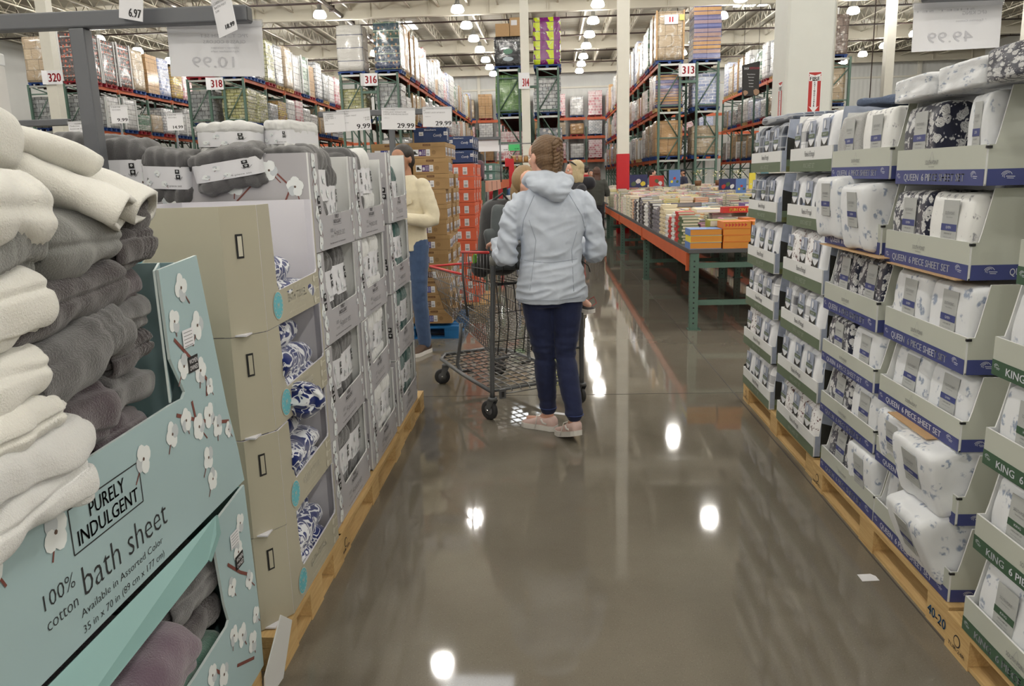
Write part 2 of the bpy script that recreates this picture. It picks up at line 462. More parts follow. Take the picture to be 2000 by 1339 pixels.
# big column with the fire extinguisher signs
FCX0, FCX1, FCY = 3.42, 4.1, 12.0
r = empty('fire_column', ((FCX0 + FCX1) / 2, FCY + .34, 0), label='broad off-white column carrying the fire extinguisher signs', cat='column')
mb = MB(); h = .34; c_ = .035; m_ = plain('off_white_cladding', rgb(206, 208, 202), .5, 0, .05, 3)
pl = [(-h + c_, -h), (h - c_, -h), (h, -h + c_), (h, h), (-h, h), (-h, -h + c_)]
mb.prism(pl, (0, 0, 0), (1, 0, 0), (0, 1, 0), (0, 0, 1), 9.7, m_); ob('shaft', mb, r)
mb = MB()
for x in (-.2, .2):
    for z in (2.0,): mb.lathe([(.02, 0), (.018, .01), (.001, .012)], COLW, 10, Matrix.Translation((x, -h, z)) @ Matrix.Rotation(PI / 2, 4, 'X'))
ob('bolt', mb, r)
def fire_sign(mb, o, u, w):
    W_, H_ = .19, .60; RD = plain('sign_red', rgb(168, 36, 30), .5)
    o = Vector(o); u = Vector(u); w = Vector(w); n = u.cross(w)
    mb.prism([(-W_ / 2, 0), (W_ / 2, 0), (W_ / 2, H_), (-W_ / 2, H_)], o + n * .003, u, w, -n, .003, WHITE)
    rect(mb, -W_ / 2 + .008, .01, W_ / 2 - .008, H_ - .01, o, u, w, RD, .0035)
    rect(mb, -W_ / 2 + .012, H_ - .13, W_ / 2 - .012, H_ - .06, o, u, w, WHITE, .004)
    mb.poly([o + n * .0041 + u * a + w * b for a, b in ((-.072, H_ - .062), (.072, H_ - .062), (.085, H_ - .03), (0, H_ - .055), (-.085, H_ - .03))], WHITE)
    rect(mb, -.036, .09, .036, H_ - .12, o, u, w, WHITE, .004)
    mb.poly([o + n * .0042 + u * a + w * b for a, b in ((-.072, .12), (0, .03), (.072, .12), (.03, .10), (-.03, .10))], WHITE)
    text(mb, 'FIRE', o + w * (H_ - .12), u, w, .048, BLACK, .14, eps=.005, bold=.0025)
    for i, ch in enumerate('EXTINGUISHER'): text(mb, ch, o + w * (H_ - .163 - i * .0295), u, w, .023, BLACK, eps=.005, bold=.0018)
mb = MB(); fire_sign(mb, (.08, -h - .001, 2.27), (1, 0, 0), (0, 0, 1)); s_ = ob('fire_extinguisher_sign', mb, None, r.location); tag(s_, 'red and white FIRE EXTINGUISHER sign on the front of the broad column', 'sign')
mb = MB(); fire_sign(mb, (-h - .001, -.12, 2.17), (0, -1, 0), (0, 0, 1)); s_ = ob('fire_extinguisher_sign', mb, None, r.location); tag(s_, 'FIRE EXTINGUISHER sign seen edge-on on the left flank of the broad column', 'sign')
mb = MB(); mb.box((.0, -h - .12, 1.35), (.2, -h, 1.85), plain('grey_box', rgb(140, 146, 148), .4)); mb.box((.01, -h - .13, 1.36), (.19, -h - .12, 1.84), plain('grey_box2', rgb(152, 158, 160), .4))
s_ = ob('junction_box', mb, None, r.location, bev=.004); tag(s_, 'grey electrical box fixed low on the broad off-white column', 'electrical box')
for x, lb in ((4.2, 'pale'), (4.75, 'dark')):
    mb = MB(); mb.tube([(x, 12.3, 0.0), (x, 12.3, 9.9)], .008, COLW if lb == 'pale' else PIPE, 5); ob('drop_cable', mb, label=lb + ' thin drop cable right of the broad column', cat='cable')
X_, Y_, Z_ = Vector((1, 0, 0)), Vector((0, 1, 0)), Vector((0, 0, 1))
# ================================================================== racks at the back and their pallet loads
def wrapmat(name, c1, c2, mortar=None, bw=.4, bh=.25, off=.5, film_glare=.5, rough=.22, extra=None, esc=6.0, eth=.5):
    if name in MATS: return MATS[name]
    t = NT(name); v = t.coord(0)
    sx = t.node('ShaderNodeSeparateXYZ'); t.l.new(v, sx.inputs[0])
    cb = t.node('ShaderNodeCombineXYZ'); t.l.new(t.math('ADD', sx.outputs[0], sx.outputs[1]), cb.inputs[0]); t.l.new(sx.outputs[2], cb.inputs[1])
    bk = t.node('ShaderNodeTexBrick', offset=off, i_Scale=1.0, i_Color1=(*c1, 1), i_Color2=(*c2, 1), i_Mortar=(*(mortar or tuple(x * .45 for x in c1)), 1))
    bk.inputs['Mortar Size'].default_value = .012; bk.inputs['Brick Width'].default_value = bw; bk.inputs['Row Height'].default_value = bh; bk.inputs['Bias'].default_value = 0
    t.l.new(cb.outputs[0], bk.inputs[0]); col = bk.outputs[0]
    r = t.coord(40.0)
    if extra is not None:
        vv = t.voro(cb.outputs[0], esc, rnd=.35); col = t.mix(t.step(vv.outputs[0], eth, eth - .12), col, extra)
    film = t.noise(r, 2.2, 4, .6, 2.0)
    col = t.mix(t.math('MULTIPLY', t.step(film, .55, .72), film_glare), col, (.75, .76, .76))  # pale reflections of the plastic wrap painted into the base colour
    t.base(col); t.pr(Roughness=rough); t.b.inputs['Coat Weight'].default_value = .6; t.b.inputs['Coat Roughness'].default_value = .12
    vb = t.coord(40.0, (1, 1, 3)); t.bump(t.noise(vb, 3.0, 5, .6, 1.5), .9, .05)
    MATS[name] = t.m; return t.m
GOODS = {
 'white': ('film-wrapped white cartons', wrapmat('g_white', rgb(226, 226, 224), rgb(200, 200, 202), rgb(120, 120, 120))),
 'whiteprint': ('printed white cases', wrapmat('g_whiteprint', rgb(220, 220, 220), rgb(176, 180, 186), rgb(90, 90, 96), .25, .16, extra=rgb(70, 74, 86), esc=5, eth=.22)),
 'kraft': ('brown cardboard cartons', wrapmat('g_kraft', rgb(190, 152, 106), rgb(176, 138, 92), rgb(120, 90, 60), .6, .6, film_glare=.15, rough=.5)),
 'tan': ('cloudy-wrapped tan cartons', wrapmat('g_tan', rgb(184, 166, 140), rgb(170, 150, 124), None, .5, .35, film_glare=.6)),
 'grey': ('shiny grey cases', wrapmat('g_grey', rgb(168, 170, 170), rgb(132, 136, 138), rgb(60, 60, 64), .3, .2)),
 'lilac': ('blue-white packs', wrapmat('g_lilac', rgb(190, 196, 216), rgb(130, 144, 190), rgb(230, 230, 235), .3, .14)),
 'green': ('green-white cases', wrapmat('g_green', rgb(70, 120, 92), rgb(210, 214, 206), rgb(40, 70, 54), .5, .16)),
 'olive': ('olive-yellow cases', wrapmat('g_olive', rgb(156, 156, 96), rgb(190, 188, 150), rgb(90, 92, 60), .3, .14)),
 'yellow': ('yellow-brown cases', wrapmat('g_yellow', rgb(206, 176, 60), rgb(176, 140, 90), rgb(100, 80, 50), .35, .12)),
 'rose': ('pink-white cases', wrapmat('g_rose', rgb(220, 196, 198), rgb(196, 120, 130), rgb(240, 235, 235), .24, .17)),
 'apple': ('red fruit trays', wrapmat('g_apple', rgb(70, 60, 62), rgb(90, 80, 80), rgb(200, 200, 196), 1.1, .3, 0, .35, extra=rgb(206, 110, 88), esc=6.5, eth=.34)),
 'pillow': ('black pillow cartons', wrapmat('g_pillow', rgb(34, 36, 42), rgb(44, 46, 54), rgb(16, 16, 18), .6, 1.1, film_glare=.25)),
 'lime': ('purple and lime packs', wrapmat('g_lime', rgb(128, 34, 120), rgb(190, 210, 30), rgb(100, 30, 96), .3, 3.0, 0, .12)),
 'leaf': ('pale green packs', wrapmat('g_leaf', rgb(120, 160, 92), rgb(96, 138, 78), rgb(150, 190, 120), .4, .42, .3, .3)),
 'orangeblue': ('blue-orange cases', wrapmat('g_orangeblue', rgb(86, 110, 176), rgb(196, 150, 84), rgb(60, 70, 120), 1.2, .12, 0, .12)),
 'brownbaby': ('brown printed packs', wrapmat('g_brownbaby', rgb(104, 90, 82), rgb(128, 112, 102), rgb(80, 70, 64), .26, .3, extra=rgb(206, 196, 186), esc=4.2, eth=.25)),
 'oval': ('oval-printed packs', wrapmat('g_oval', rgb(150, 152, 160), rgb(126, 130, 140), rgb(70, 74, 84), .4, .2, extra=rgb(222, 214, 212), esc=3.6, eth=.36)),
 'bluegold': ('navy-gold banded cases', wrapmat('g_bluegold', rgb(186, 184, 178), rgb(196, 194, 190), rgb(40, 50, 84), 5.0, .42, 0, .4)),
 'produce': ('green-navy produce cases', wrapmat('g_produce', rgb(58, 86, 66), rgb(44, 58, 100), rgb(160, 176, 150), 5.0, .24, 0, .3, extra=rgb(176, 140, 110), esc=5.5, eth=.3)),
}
t = NT('g_lime2'); v = t.coord(0); sx = t.node('ShaderNodeSeparateXYZ'); t.l.new(v, sx.inputs[0])
hx = t.math('FRACT', t.math('ADD', t.math('MULTIPLY', t.math('ADD', sx.outputs[0], sx.outputs[1]), 1.8), .5)); hz = t.math('FRACT', t.math('MULTIPLY', sx.outputs[2], 3.4))
ed = t.math('ADD', t.math('MULTIPLY', hz, -.3), t.math('ADD', .6, t.math('MULTIPLY', t.noise(v, 14, 3), .25)))
pc = t.mix(t.math('GREATER_THAN', hx, ed), rgb(122, 36, 116), rgb(196, 212, 40)); pc = t.mix(t.math('LESS_THAN', hz, .07), pc, rgb(90, 40, 90)); pc = t.mix(t.step(t.noise(t.coord(30.0), 3, 4, .6, 2), .6, .75), pc, (.7, .7, .7))  # last mix paints grey wrap reflections into the pack colour
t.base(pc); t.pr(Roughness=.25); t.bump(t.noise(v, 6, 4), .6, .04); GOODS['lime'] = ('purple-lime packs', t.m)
def goods_mesh(mat, kind, seed):
    mb = MB(); rd = random.Random(seed)
    if kind == 0: soft(mb, (1.12, 1.12, 1.5), .05, mat, 10, .03, 2.2, seed)
    elif kind == 1:
        nz = 5
        for k in range(nz):
            dx, dy = rd.uniform(-.02, .02), rd.uniform(-.02, .02); z = -.75 + k * 1.5 / nz
            for a in (-1, 1): mb.box((dx + (a - 1) * .28, dy - .56, z), (dx + (a + 1) * .28 - .01, dy + .56, z + 1.5 / nz - .008), mat)
    else:
        soft(mb, (1.1, 1.1, 1.5), .03, mat, 8, .012, 3, seed)
        for sx in (-1, 1):
            for sy in (-1, 1): mb.box((sx * .55 - .03, sy * .55 - .03, -.74), (sx * .55 + .03, sy * .55 + .03, .77), KRAFT if seed % 2 else WHITE)
    return mb.mesh('wrapped_goods')
def small_pallet(mat):
    mb = MB()
    for i in range(5): mb.box((-.58, -.5 + i * .22, .115), (.58, -.5 + i * .22 + .12, .14), mat)
    for sx in (-.5, 0, .5):
        mb.box((sx - .06, -.5, 0), (sx + .06, .5, .02), mat)
        for sy in (-.42, 0, .42): mb.box((sx - .06, sy - .07, .02), (sx + .06, sy + .07, .115), mat)
    for sy in (-.5, .42): mb.box((-.58, sy, .09), (.58, sy + .08, .115), mat)
    return mb.mesh('pallet')
PALM = [small_pallet(BLUEPAL), small_pallet(BLUEPAL), small_pallet(REDPAL), small_pallet(WOOD)]
GM = {}
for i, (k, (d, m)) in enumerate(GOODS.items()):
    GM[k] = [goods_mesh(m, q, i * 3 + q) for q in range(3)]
ORD = ['first', 'second', 'third', 'fourth', 'fifth', 'sixth', 'seventh', 'eighth', 'ninth', 'tenth', 'eleventh', 'twelfth', 'thirteenth', 'fourteenth', 'fifteenth', 'sixteenth', 'seventeenth', 'eighteenth', 'nineteenth', 'twentieth', 'twenty-first', 'twenty-second', 'twenty-third', 'twenty-fourth', 'twenty-fifth', 'twenty-sixth']
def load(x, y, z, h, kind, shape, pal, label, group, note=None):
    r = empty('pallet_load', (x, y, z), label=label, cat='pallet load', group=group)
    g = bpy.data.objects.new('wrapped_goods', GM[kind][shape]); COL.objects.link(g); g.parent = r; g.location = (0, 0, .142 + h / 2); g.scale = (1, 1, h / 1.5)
    p = bpy.data.objects.new('pallet', PALM[pal]); COL.objects.link(p); p.parent = r
    if note:
        mb = MB(); note(mb, h); ob('label_sticker', mb, r)
    return r
Y0 = 34.0; BAY = 2.6
LEV = [2.05, 4.0, 5.9]; LEVN = ['lowest shelf', 'middle shelf', 'top shelf']
RNDCOL = ['white', 'whiteprint', 'white', 'kraft', 'tan', 'grey', 'lilac', 'green', 'white', 'grey', 'tan', 'whiteprint', 'yellow', 'white', 'rose']
rd = random.Random(7)
BEAMM = None
def rack(name, xs, nb, title, number=None, faces=(1, 1)):
    """xs: list of (x0,x1) frame depths"""
    cx = (xs[0][0] + xs[-1][1]) / 2
    r = empty('pallet_rack', (cx, Y0, 0), label='green and orange pallet rack ' + title, cat='pallet rack', group=None)
    # upright frame prototype (in XZ)
    for fi, (x0, x1) in enumerate(xs):
        mb = MB(); w = .09
        for x in (x0, x1 - w): mb.box((x - cx, -.05, 0), (x + w - cx, .05, 5.92), GREEN_ST); mb.box((x - cx - .02, -.08, 0), (x + w - cx + .02, .08, .012), GREEN_ST)
        z = .3; k = 0
        while z < 5.9:
            mb.box((x0 - cx + w, -.02, z), (x1 - cx - w, .02, z + .05), GREEN_ST); z2 = min(5.85, z + 1.25)
            a, b = (x0 - cx + w, x1 - cx - w) if k % 2 else (x1 - cx - w, x0 - cx + w)
            mb.tube([(a, 0, z + .03), (b, 0, z2)], .025, GREEN_ST, 4); z += 1.3; k += 1
        fm = mb.mesh('upright_frame')
        for b in range(nb + 1):
            o = bpy.data.objects.new('upright_frame', fm); COL.objects.link(o); o.parent = r; o.location = (0, b * BAY, 0)
        mb = MB(); mb.box((-.03, .05, -.13), (.03, BAY - .05, 0), ORANGE_ST); mb.box((-.045, .02, -.2), (.045, .07, .02), ORANGE_ST); mb.box((-.045, BAY - .07, -.2), (.045, BAY - .02, .02), ORANGE_ST); bm_ = mb.mesh('beam')
        for b in range(nb):
            for z in LEV:
                for x, on in ((x0 + .04, faces[0] and fi == 0), (x1 - .04, faces[1] and fi == len(xs) - 1)):
                    if not on: continue
                    o = bpy.data.objects.new('beam', bm_); COL.objects.link(o); o.parent = r; o.location = (x - cx, b * BAY, z)
        for z in LEV:
            mb = MB(); n_ = nb * 6
            for k in range(n_): mb.box((x0 - cx + .05, .15 + k * BAY / 6, z - .06), (x1 - cx - .05, .19 + k * BAY / 6, z - .01), DECK)
            mb.box((x0 - cx + .08, .05, z - .012), (x1 - cx - .08, nb * BAY, z - .002), DECK)
            mb.box((x0 - cx + .09, -.04, z - .1), (x1 - cx - .09, -.01, z - .02), plain('pale_steel', rgb(170, 172, 168), .4, .5)); ob('deck', mb, r)
    if number:
        xa = xs[0][1]; xb = xs[1][0] if len(xs) > 1 else xa + .4
        mb = MB(); zc = 5.45; mb.box((xa - cx, -.07, zc - .35), (xb - cx, -.02, zc - .25), GREEN_ST); ob('tie_bar', mb, r)
    return r
def aisle_sign(x, z, y, txt, label, w=.56, h=.5):
    mb = MB(); o = Vector((x, y, z))
    mb.prism([(-w / 2, 0), (w / 2, 0), (w / 2, h), (-w / 2, h)], o, (1, 0, 0), (0, 0, 1), (0, 1, 0), .02, PAPER)
    text(mb, txt, o + Vector((0, 0, .1)), (1, 0, 0), (0, 0, 1), .3, plain('number_red', rgb(178, 16, 36), .5), w * .84, bold=.012, eps=.004)
    mb.prism([(-.18, 0), (0, 0), (0, h), (-.18, h)], o + Vector((-w / 2, 0, 0)), (.75, -.66 * -1, 0), (0, 0, 1), (.66, .75, 0), .02, PAPER)
    ob('aisle_sign', mb, label=label, cat='sign')
R320 = rack('a', [(-22.4, -21.4), (-20.8, -19.8)], 5, 'at the far left, behind the grey sign frame', True, (0, 1))
R318 = rack('a', [(-15.4, -14.4), (-13.85, -12.9)], 7, 'second from the left, above the white towel packs', True, (0, 1))
R316 = rack('a', [(-8.8, -7.85), (-7.25, -6.3)], 12, 'third from the left, above the three price cards', True, (0, 1))
R31C = rack('a', [(-2.17, -1.2), (-.52, .43)], 12, 'straight ahead, behind the woman in the pale jacket', True, (1, 1))
R313 = rack('a', [(4.5, 5.45), (6.05, 7.0)], 12, 'fifth from the left, behind the book table', True, (1, 0))
R31R = rack('a', [(11.0, 12.3)], 7, 'half hidden behind the broad off-white column', None, (1, 0))
aisle_sign(-18.47, 5.35, 29.7, '320', 'white plate with red number 320 beside the far left column')
aisle_sign(-14.05, 5.45, 33.88, '318', 'white plate with red number 318, between the frames of the second rack')
aisle_sign(-7.45, 5.4, 33.88, '316', 'white plate with red number 316, nearest the price cards')
aisle_sign(5.72, 5.35, 33.88, '313', 'white plate with red number 313, right of the red-footed column')
aisle_sign(-.93, 4.95, 32.75, '314', 'small number plate on the white column straight ahead', .3, .62)
def fill(cx, nb, levels, title, grp, first, skip0=False, seed=0):
    rd = random.Random(seed)
    for li in levels:
        for i in range(nb * 2):
            y = Y0 + (i // 2) * BAY + (.68 if i % 2 == 0 else 1.9)
            h = rd.uniform(1.5, 2.05) if li == 2 else rd.uniform(.85, 1.5)
            kind = rd.choice(RNDCOL); sh = rd.choice([0, 0, 0, 1, 2]); pal = rd.choice([0, 0, 1, 2, 2, 3])
            key = (li, i)
            if key in first: kind, h, sh, pal = first[key]
            load(cx + rd.uniform(-.03, .03), y, LEV[li] + .003, h, kind, sh, pal, 'pallet of %s, %s along the %s of %s' % (GOODS[kind][0], ORD[i], LEVN[li], title), grp)
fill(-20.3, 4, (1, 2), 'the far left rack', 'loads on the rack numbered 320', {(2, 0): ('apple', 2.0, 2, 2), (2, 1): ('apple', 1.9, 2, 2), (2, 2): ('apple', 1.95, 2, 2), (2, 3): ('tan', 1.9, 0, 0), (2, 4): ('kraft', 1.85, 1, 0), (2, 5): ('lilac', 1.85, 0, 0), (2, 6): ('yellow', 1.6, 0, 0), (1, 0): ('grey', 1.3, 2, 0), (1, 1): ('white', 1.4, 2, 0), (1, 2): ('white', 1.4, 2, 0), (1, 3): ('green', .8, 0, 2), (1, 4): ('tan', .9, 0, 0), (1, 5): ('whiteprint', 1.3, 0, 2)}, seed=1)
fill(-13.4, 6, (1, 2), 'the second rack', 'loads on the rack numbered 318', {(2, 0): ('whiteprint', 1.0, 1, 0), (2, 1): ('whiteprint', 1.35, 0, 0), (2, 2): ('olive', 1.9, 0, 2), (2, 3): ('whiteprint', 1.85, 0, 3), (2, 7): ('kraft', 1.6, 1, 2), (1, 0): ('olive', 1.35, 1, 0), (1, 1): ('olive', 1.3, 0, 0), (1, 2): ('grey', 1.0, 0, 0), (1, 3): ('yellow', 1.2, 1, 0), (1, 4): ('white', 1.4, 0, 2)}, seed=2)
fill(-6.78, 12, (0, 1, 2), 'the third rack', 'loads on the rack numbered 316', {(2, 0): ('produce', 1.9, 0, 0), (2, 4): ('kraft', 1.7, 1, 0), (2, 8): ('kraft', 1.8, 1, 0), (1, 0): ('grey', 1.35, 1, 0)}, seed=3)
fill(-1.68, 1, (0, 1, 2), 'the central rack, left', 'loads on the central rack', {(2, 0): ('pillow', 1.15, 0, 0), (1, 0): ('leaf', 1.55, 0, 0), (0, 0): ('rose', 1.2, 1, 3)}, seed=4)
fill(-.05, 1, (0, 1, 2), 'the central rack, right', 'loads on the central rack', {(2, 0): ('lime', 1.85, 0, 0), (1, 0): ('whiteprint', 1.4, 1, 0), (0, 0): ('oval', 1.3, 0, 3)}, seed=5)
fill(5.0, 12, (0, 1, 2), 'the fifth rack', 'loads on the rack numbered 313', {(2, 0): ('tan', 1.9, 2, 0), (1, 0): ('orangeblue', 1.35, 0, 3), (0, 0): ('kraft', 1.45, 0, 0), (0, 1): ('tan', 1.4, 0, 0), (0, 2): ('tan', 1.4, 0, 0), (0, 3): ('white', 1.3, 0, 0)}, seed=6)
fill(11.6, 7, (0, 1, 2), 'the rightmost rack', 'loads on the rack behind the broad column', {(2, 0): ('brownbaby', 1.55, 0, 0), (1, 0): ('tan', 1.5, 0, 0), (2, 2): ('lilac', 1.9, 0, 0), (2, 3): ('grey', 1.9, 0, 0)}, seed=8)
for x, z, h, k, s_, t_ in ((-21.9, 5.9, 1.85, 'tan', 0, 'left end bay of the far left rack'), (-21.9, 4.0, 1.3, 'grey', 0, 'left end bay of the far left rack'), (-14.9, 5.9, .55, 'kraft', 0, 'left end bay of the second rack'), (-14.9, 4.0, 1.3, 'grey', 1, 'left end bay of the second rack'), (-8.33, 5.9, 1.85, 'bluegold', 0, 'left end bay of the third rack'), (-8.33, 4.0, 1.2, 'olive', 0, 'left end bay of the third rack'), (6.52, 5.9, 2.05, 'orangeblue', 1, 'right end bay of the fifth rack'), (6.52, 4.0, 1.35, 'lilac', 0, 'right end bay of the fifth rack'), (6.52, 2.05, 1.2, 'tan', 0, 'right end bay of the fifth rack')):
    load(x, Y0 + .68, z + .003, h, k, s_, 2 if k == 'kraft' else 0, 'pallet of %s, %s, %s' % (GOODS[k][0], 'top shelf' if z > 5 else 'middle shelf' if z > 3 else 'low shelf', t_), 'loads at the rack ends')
# kraft cartons riding on the pillow load, printed words on its front
r = empty('kraft_carton', (-1.68, 34.68, 7.2), label='opened brown cartons on top of the black pillow load', cat='carton')
mb = MB(); mb.box((-.5, -.55, 0), (.08, .5, .5), KRAFT); mb.box((.1, -.55, 0), (.56, .5, .72), KRAFT); mb.box((.15, -.56, .42), (.4, -.55, .62), PAPER); ob('body', mb, r)
mb = MB(); o = Vector((-1.68, 34.09, 6.98))
text(mb, 'DOWN ALTERNATIVE', o, (1, 0, 0), (0, 0, 1), .085, PAPER, .96); text(mb, 'PILLOWS', o - Vector((0, 0, .13)), (1, 0, 0), (0, 0, 1), .085, PAPER, .42)
disc(mb, o - Vector((0, 0, .38)), (1, 0, 0), (0, 0, 1), .2, plain('pale_green_print', rgb(110, 150, 130), .6), sy=.55)
disc(mb, o - Vector((0, 0, .68)), (1, 0, 0), (0, 0, 1), .22, plain('pale_blue_print', rgb(190, 204, 214), .6), sy=.4); ob('printed_sleeve', mb, label='lettered sleeve on the front of the black pillow load', cat='print')
mb = MB(); o = Vector((5.0, 34.08, 7.45)); rect(mb, -.25, -.02, .3, .34, o, (1, 0, 0), (0, 0, 1), PAPER, .002); rect(mb, -.06, .06, .0, .26, o, (1, 0, 0), (0, 0, 1), REDT, .004); rect(mb, .05, .06, .11, .26, o, (1, 0, 0), (0, 0, 1), REDT, .004)
rect(mb, .36, .12, .55, .34, o, (1, 0, 0), (0, 0, 1), plain('yellow_note', rgb(214, 214, 120), .6), .004); ob('shipping_paper', mb, label='white shipping paper on the big brown carton above the number 313', cat='paper')
# rack along the back wall
mb_up = MB(); mb_up.box((-.05, -.5, 0), (.05, -.4, 5.4), GREEN_ST); mb_up.box((-.05, .4, 0), (.05, .5, 5.4), GREEN_ST); um = mb_up.mesh('upright_frame')
r = empty('pallet_rack', (0, 67.0, 0), label='long pallet rack across the back wall of the hall', cat='pallet rack')
for i in range(15):
    o = bpy.data.objects.new('upright_frame', um); COL.objects.link(o); o.parent = r; o.location = (-21 + i * 3.0, 0, 0)
for z in (2.75, 4.65, 6.15):
    for i in range(14):
        mb = MB(); mb.box((-21 + i * 3 + .05, -.5, z - .22), (-18 + i * 3 - .05, -.44, z), ORANGE_ST); ob('beam', mb, r)
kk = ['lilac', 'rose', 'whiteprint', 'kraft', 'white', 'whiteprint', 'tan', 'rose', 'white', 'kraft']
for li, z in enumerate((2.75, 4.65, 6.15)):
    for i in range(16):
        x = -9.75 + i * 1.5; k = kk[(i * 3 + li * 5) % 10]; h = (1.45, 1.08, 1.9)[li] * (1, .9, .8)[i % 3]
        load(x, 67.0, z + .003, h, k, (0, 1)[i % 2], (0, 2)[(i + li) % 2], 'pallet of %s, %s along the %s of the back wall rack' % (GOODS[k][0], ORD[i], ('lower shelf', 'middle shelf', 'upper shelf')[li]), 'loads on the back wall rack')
# black web-shop banner
mb = MB(); o = Vector((5.62, 24.0, 3.62)); u = Vector((.97, .24, 0)); w = Vector((-.03, 0, 1)).normalized()
mb.prism([(0, 0), (.52, .02), (.56, .98), (0, .86)], o, u, w, u.cross(w) * -1, .01, plain('banner_black', rgb(30, 28, 28), .5))
text(mb, 'SHOP', o + u * .06 + w * .74, u, w, .06, PAPER, .15, 'l', eps=.004); text(mb, 'COSTCO.COM', o + u * .23 + w * .75, u, w, .06, plain('banner_red', rgb(180, 50, 70), .5), .3, 'l', eps=.004)
for i, s in enumerate(('Home Delivery', 'Electronics', 'Furniture', 'Outdoor', 'Grocery')): text(mb, s, o + u * .28 + w * (.6 - i * .085), u, w, .028, PAPER, None, 'c', eps=.004)
disc(mb, o + u * .44 + w * .12, u, w, .09, plain('banner_tan', rgb(150, 120, 96), .6), .005, wob=.4); disc(mb, o + u * .1 + w * .1, u, w, .07, MATS['banner_tan'], .005, wob=.5)
for a in (.04, .5): mb.tube([o + u * a + w * .86, o + u * a + Z_ * 7.0], .006, BLACK, 4)
ob('banner', mb, label='black hanging banner with white list, before the rack behind the broad column', cat='banner')
# ================================================================== cloth patterns
def fabric(t, rough=.85, sheen=.3, b=.15, v=None):
    t.pr(Roughness=rough); t.b.inputs['Sheen Weight'].default_value = sheen; t.b.inputs['Specular IOR Level'].default_value = .25
    t.bump(t.noise(v or t.coord(), 9, 4, .6), b, .02)
def film(t):  # thin clear bag over the cloth
    t.b.inputs['Coat Weight'].default_value = .35; t.b.inputs['Coat Roughness'].default_value = .2
def m_navyfloral():
    t = NT('navy_floral'); v = t.coord(9.0)
    dv = t.node('ShaderNodeVectorMath', operation='ADD'); t.l.new(v, dv.inputs[0])
    sc = t.node('ShaderNodeVectorMath', operation='SCALE'); t.l.new(t.noise(v, 38, 2, out='Color'), sc.inputs[0]); sc.inputs['Scale'].default_value = .028; t.l.new(sc.outputs[0], dv.inputs[1])
    d = t.voro(dv.outputs[0], 30, rnd=.9).outputs[0]
    fl = t.math('MULTIPLY', t.step(d, .50, .42), t.math('SUBTRACT', 1.0, t.step(t.math('ABSOLUTE', t.math('SINE', t.math('MULTIPLY', d, 26))), .35, .2)))
    lf = t.step(t.voro(dv.outputs[0], 75, rnd=1).outputs[0], .34, .27)
    lf = t.math('MULTIPLY', lf, t.step(t.noise(v, 22, 1), .44, .5))
    t.base(t.mix(t.math('MAXIMUM', fl, lf), rgb(30, 33, 54), rgb(206, 206, 206))); fabric(t); film(t); return t.m
def m_whitefloral():
    t = NT('white_floral'); v = t.coord(9.0)
    n = t.noise(v, 16, 3, .6); g = t.noise(v, 60, 2); d = t.voro(v, 20, rnd=1).outputs[0]
    f = t.math('MULTIPLY', t.step(d, .42, .3), t.step(g, .46, .58)); f = t.math('MULTIPLY', f, t.step(n, .4, .48))
    t.base(t.mix(t.math('MULTIPLY', f, .85), rgb(222, 224, 227), rgb(120, 136, 164))); fabric(t); film(t); return t.m
def m_diamond():
    t = NT('diamond_motif'); v = t.coord(0, (1, 1, .8))
    a = t.voro(v, 22, metric='MANHATTAN', rnd=0.0).outputs[0]; g = t.noise(v, 120, 1)
    f = t.math('MULTIPLY', t.step(a, .36, .28), t.step(g, .4, .56))
    t.base(t.mix(t.math('MULTIPLY', f, .8), rgb(228, 228, 226), rgb(120, 120, 128))); fabric(t); film(t); return t.m
def m_heather():
    t = NT('heather_grey'); v = t.coord(5.0, (1, 1, 3)); t.base(t.mix(t.noise(v, 160, 2), rgb(120, 120, 118), rgb(186, 186, 184))); fabric(t); film(t); return t.m
def m_plaid(name, dark, light, mid):
    t = NT(name); v = t.coord(6.0, (1, 1, 1)); sx = t.node('ShaderNodeSeparateXYZ'); t.l.new(v, sx.inputs[0])
    def bars(o, f, th): return t.step(t.math('FRACT', t.math('MULTIPLY', o, f)), th, th + .04)
    a = bars(t.math('ADD', sx.outputs[0], t.math('MULTIPLY', sx.outputs[1], .0)), 9, .55); b = bars(sx.outputs[2], 9, .55)
    c = bars(sx.outputs[0], 18, .86); d = bars(sx.outputs[2], 18, .86)
    s = t.math('MULTIPLY', t.math('ADD', a, b), .5); col = t.mix(s, light, dark)
    t.base(t.mix(t.math('MULTIPLY', t.math('MAXIMUM', c, d), .5), col, mid)); fabric(t, .95, .5); return t.m
def m_leaf():
    t = NT('leaf_print'); v = t.coord(9.0, (1, 1, .62)); vv = t.voro(v, 20, rnd=.95)
    on = t.step(vv.outputs[0], .34, .30); big = t.node('ShaderNodeSeparateColor'); t.l.new(vv.outputs[1], big.inputs[0])
    pick = t.math('GREATER_THAN', big.outputs[0], .35); dk = t.mix(t.math('GREATER_THAN', big.outputs[1], .55), rgb(150, 160, 184), rgb(62, 66, 78))
    t.base(t.mix(t.math('MULTIPLY', on, pick), rgb(228, 229, 233), dk)); fabric(t, .95, .5); return t.m
def m_speckle():
    t = NT('berry_print'); v = t.coord(9.0); g = t.noise(v, 55, 4, .65, .6); h = t.noise(v, 30, 2)
    f = t.math('MULTIPLY', t.step(g, .545, .58), t.step(h, .42, .5))
    t.base(t.mix(f, rgb(232, 230, 230), t.mix(t.noise(v, 14, 1), rgb(52, 44, 46), rgb(120, 60, 60)))); fabric(t, .95, .5); return t.m
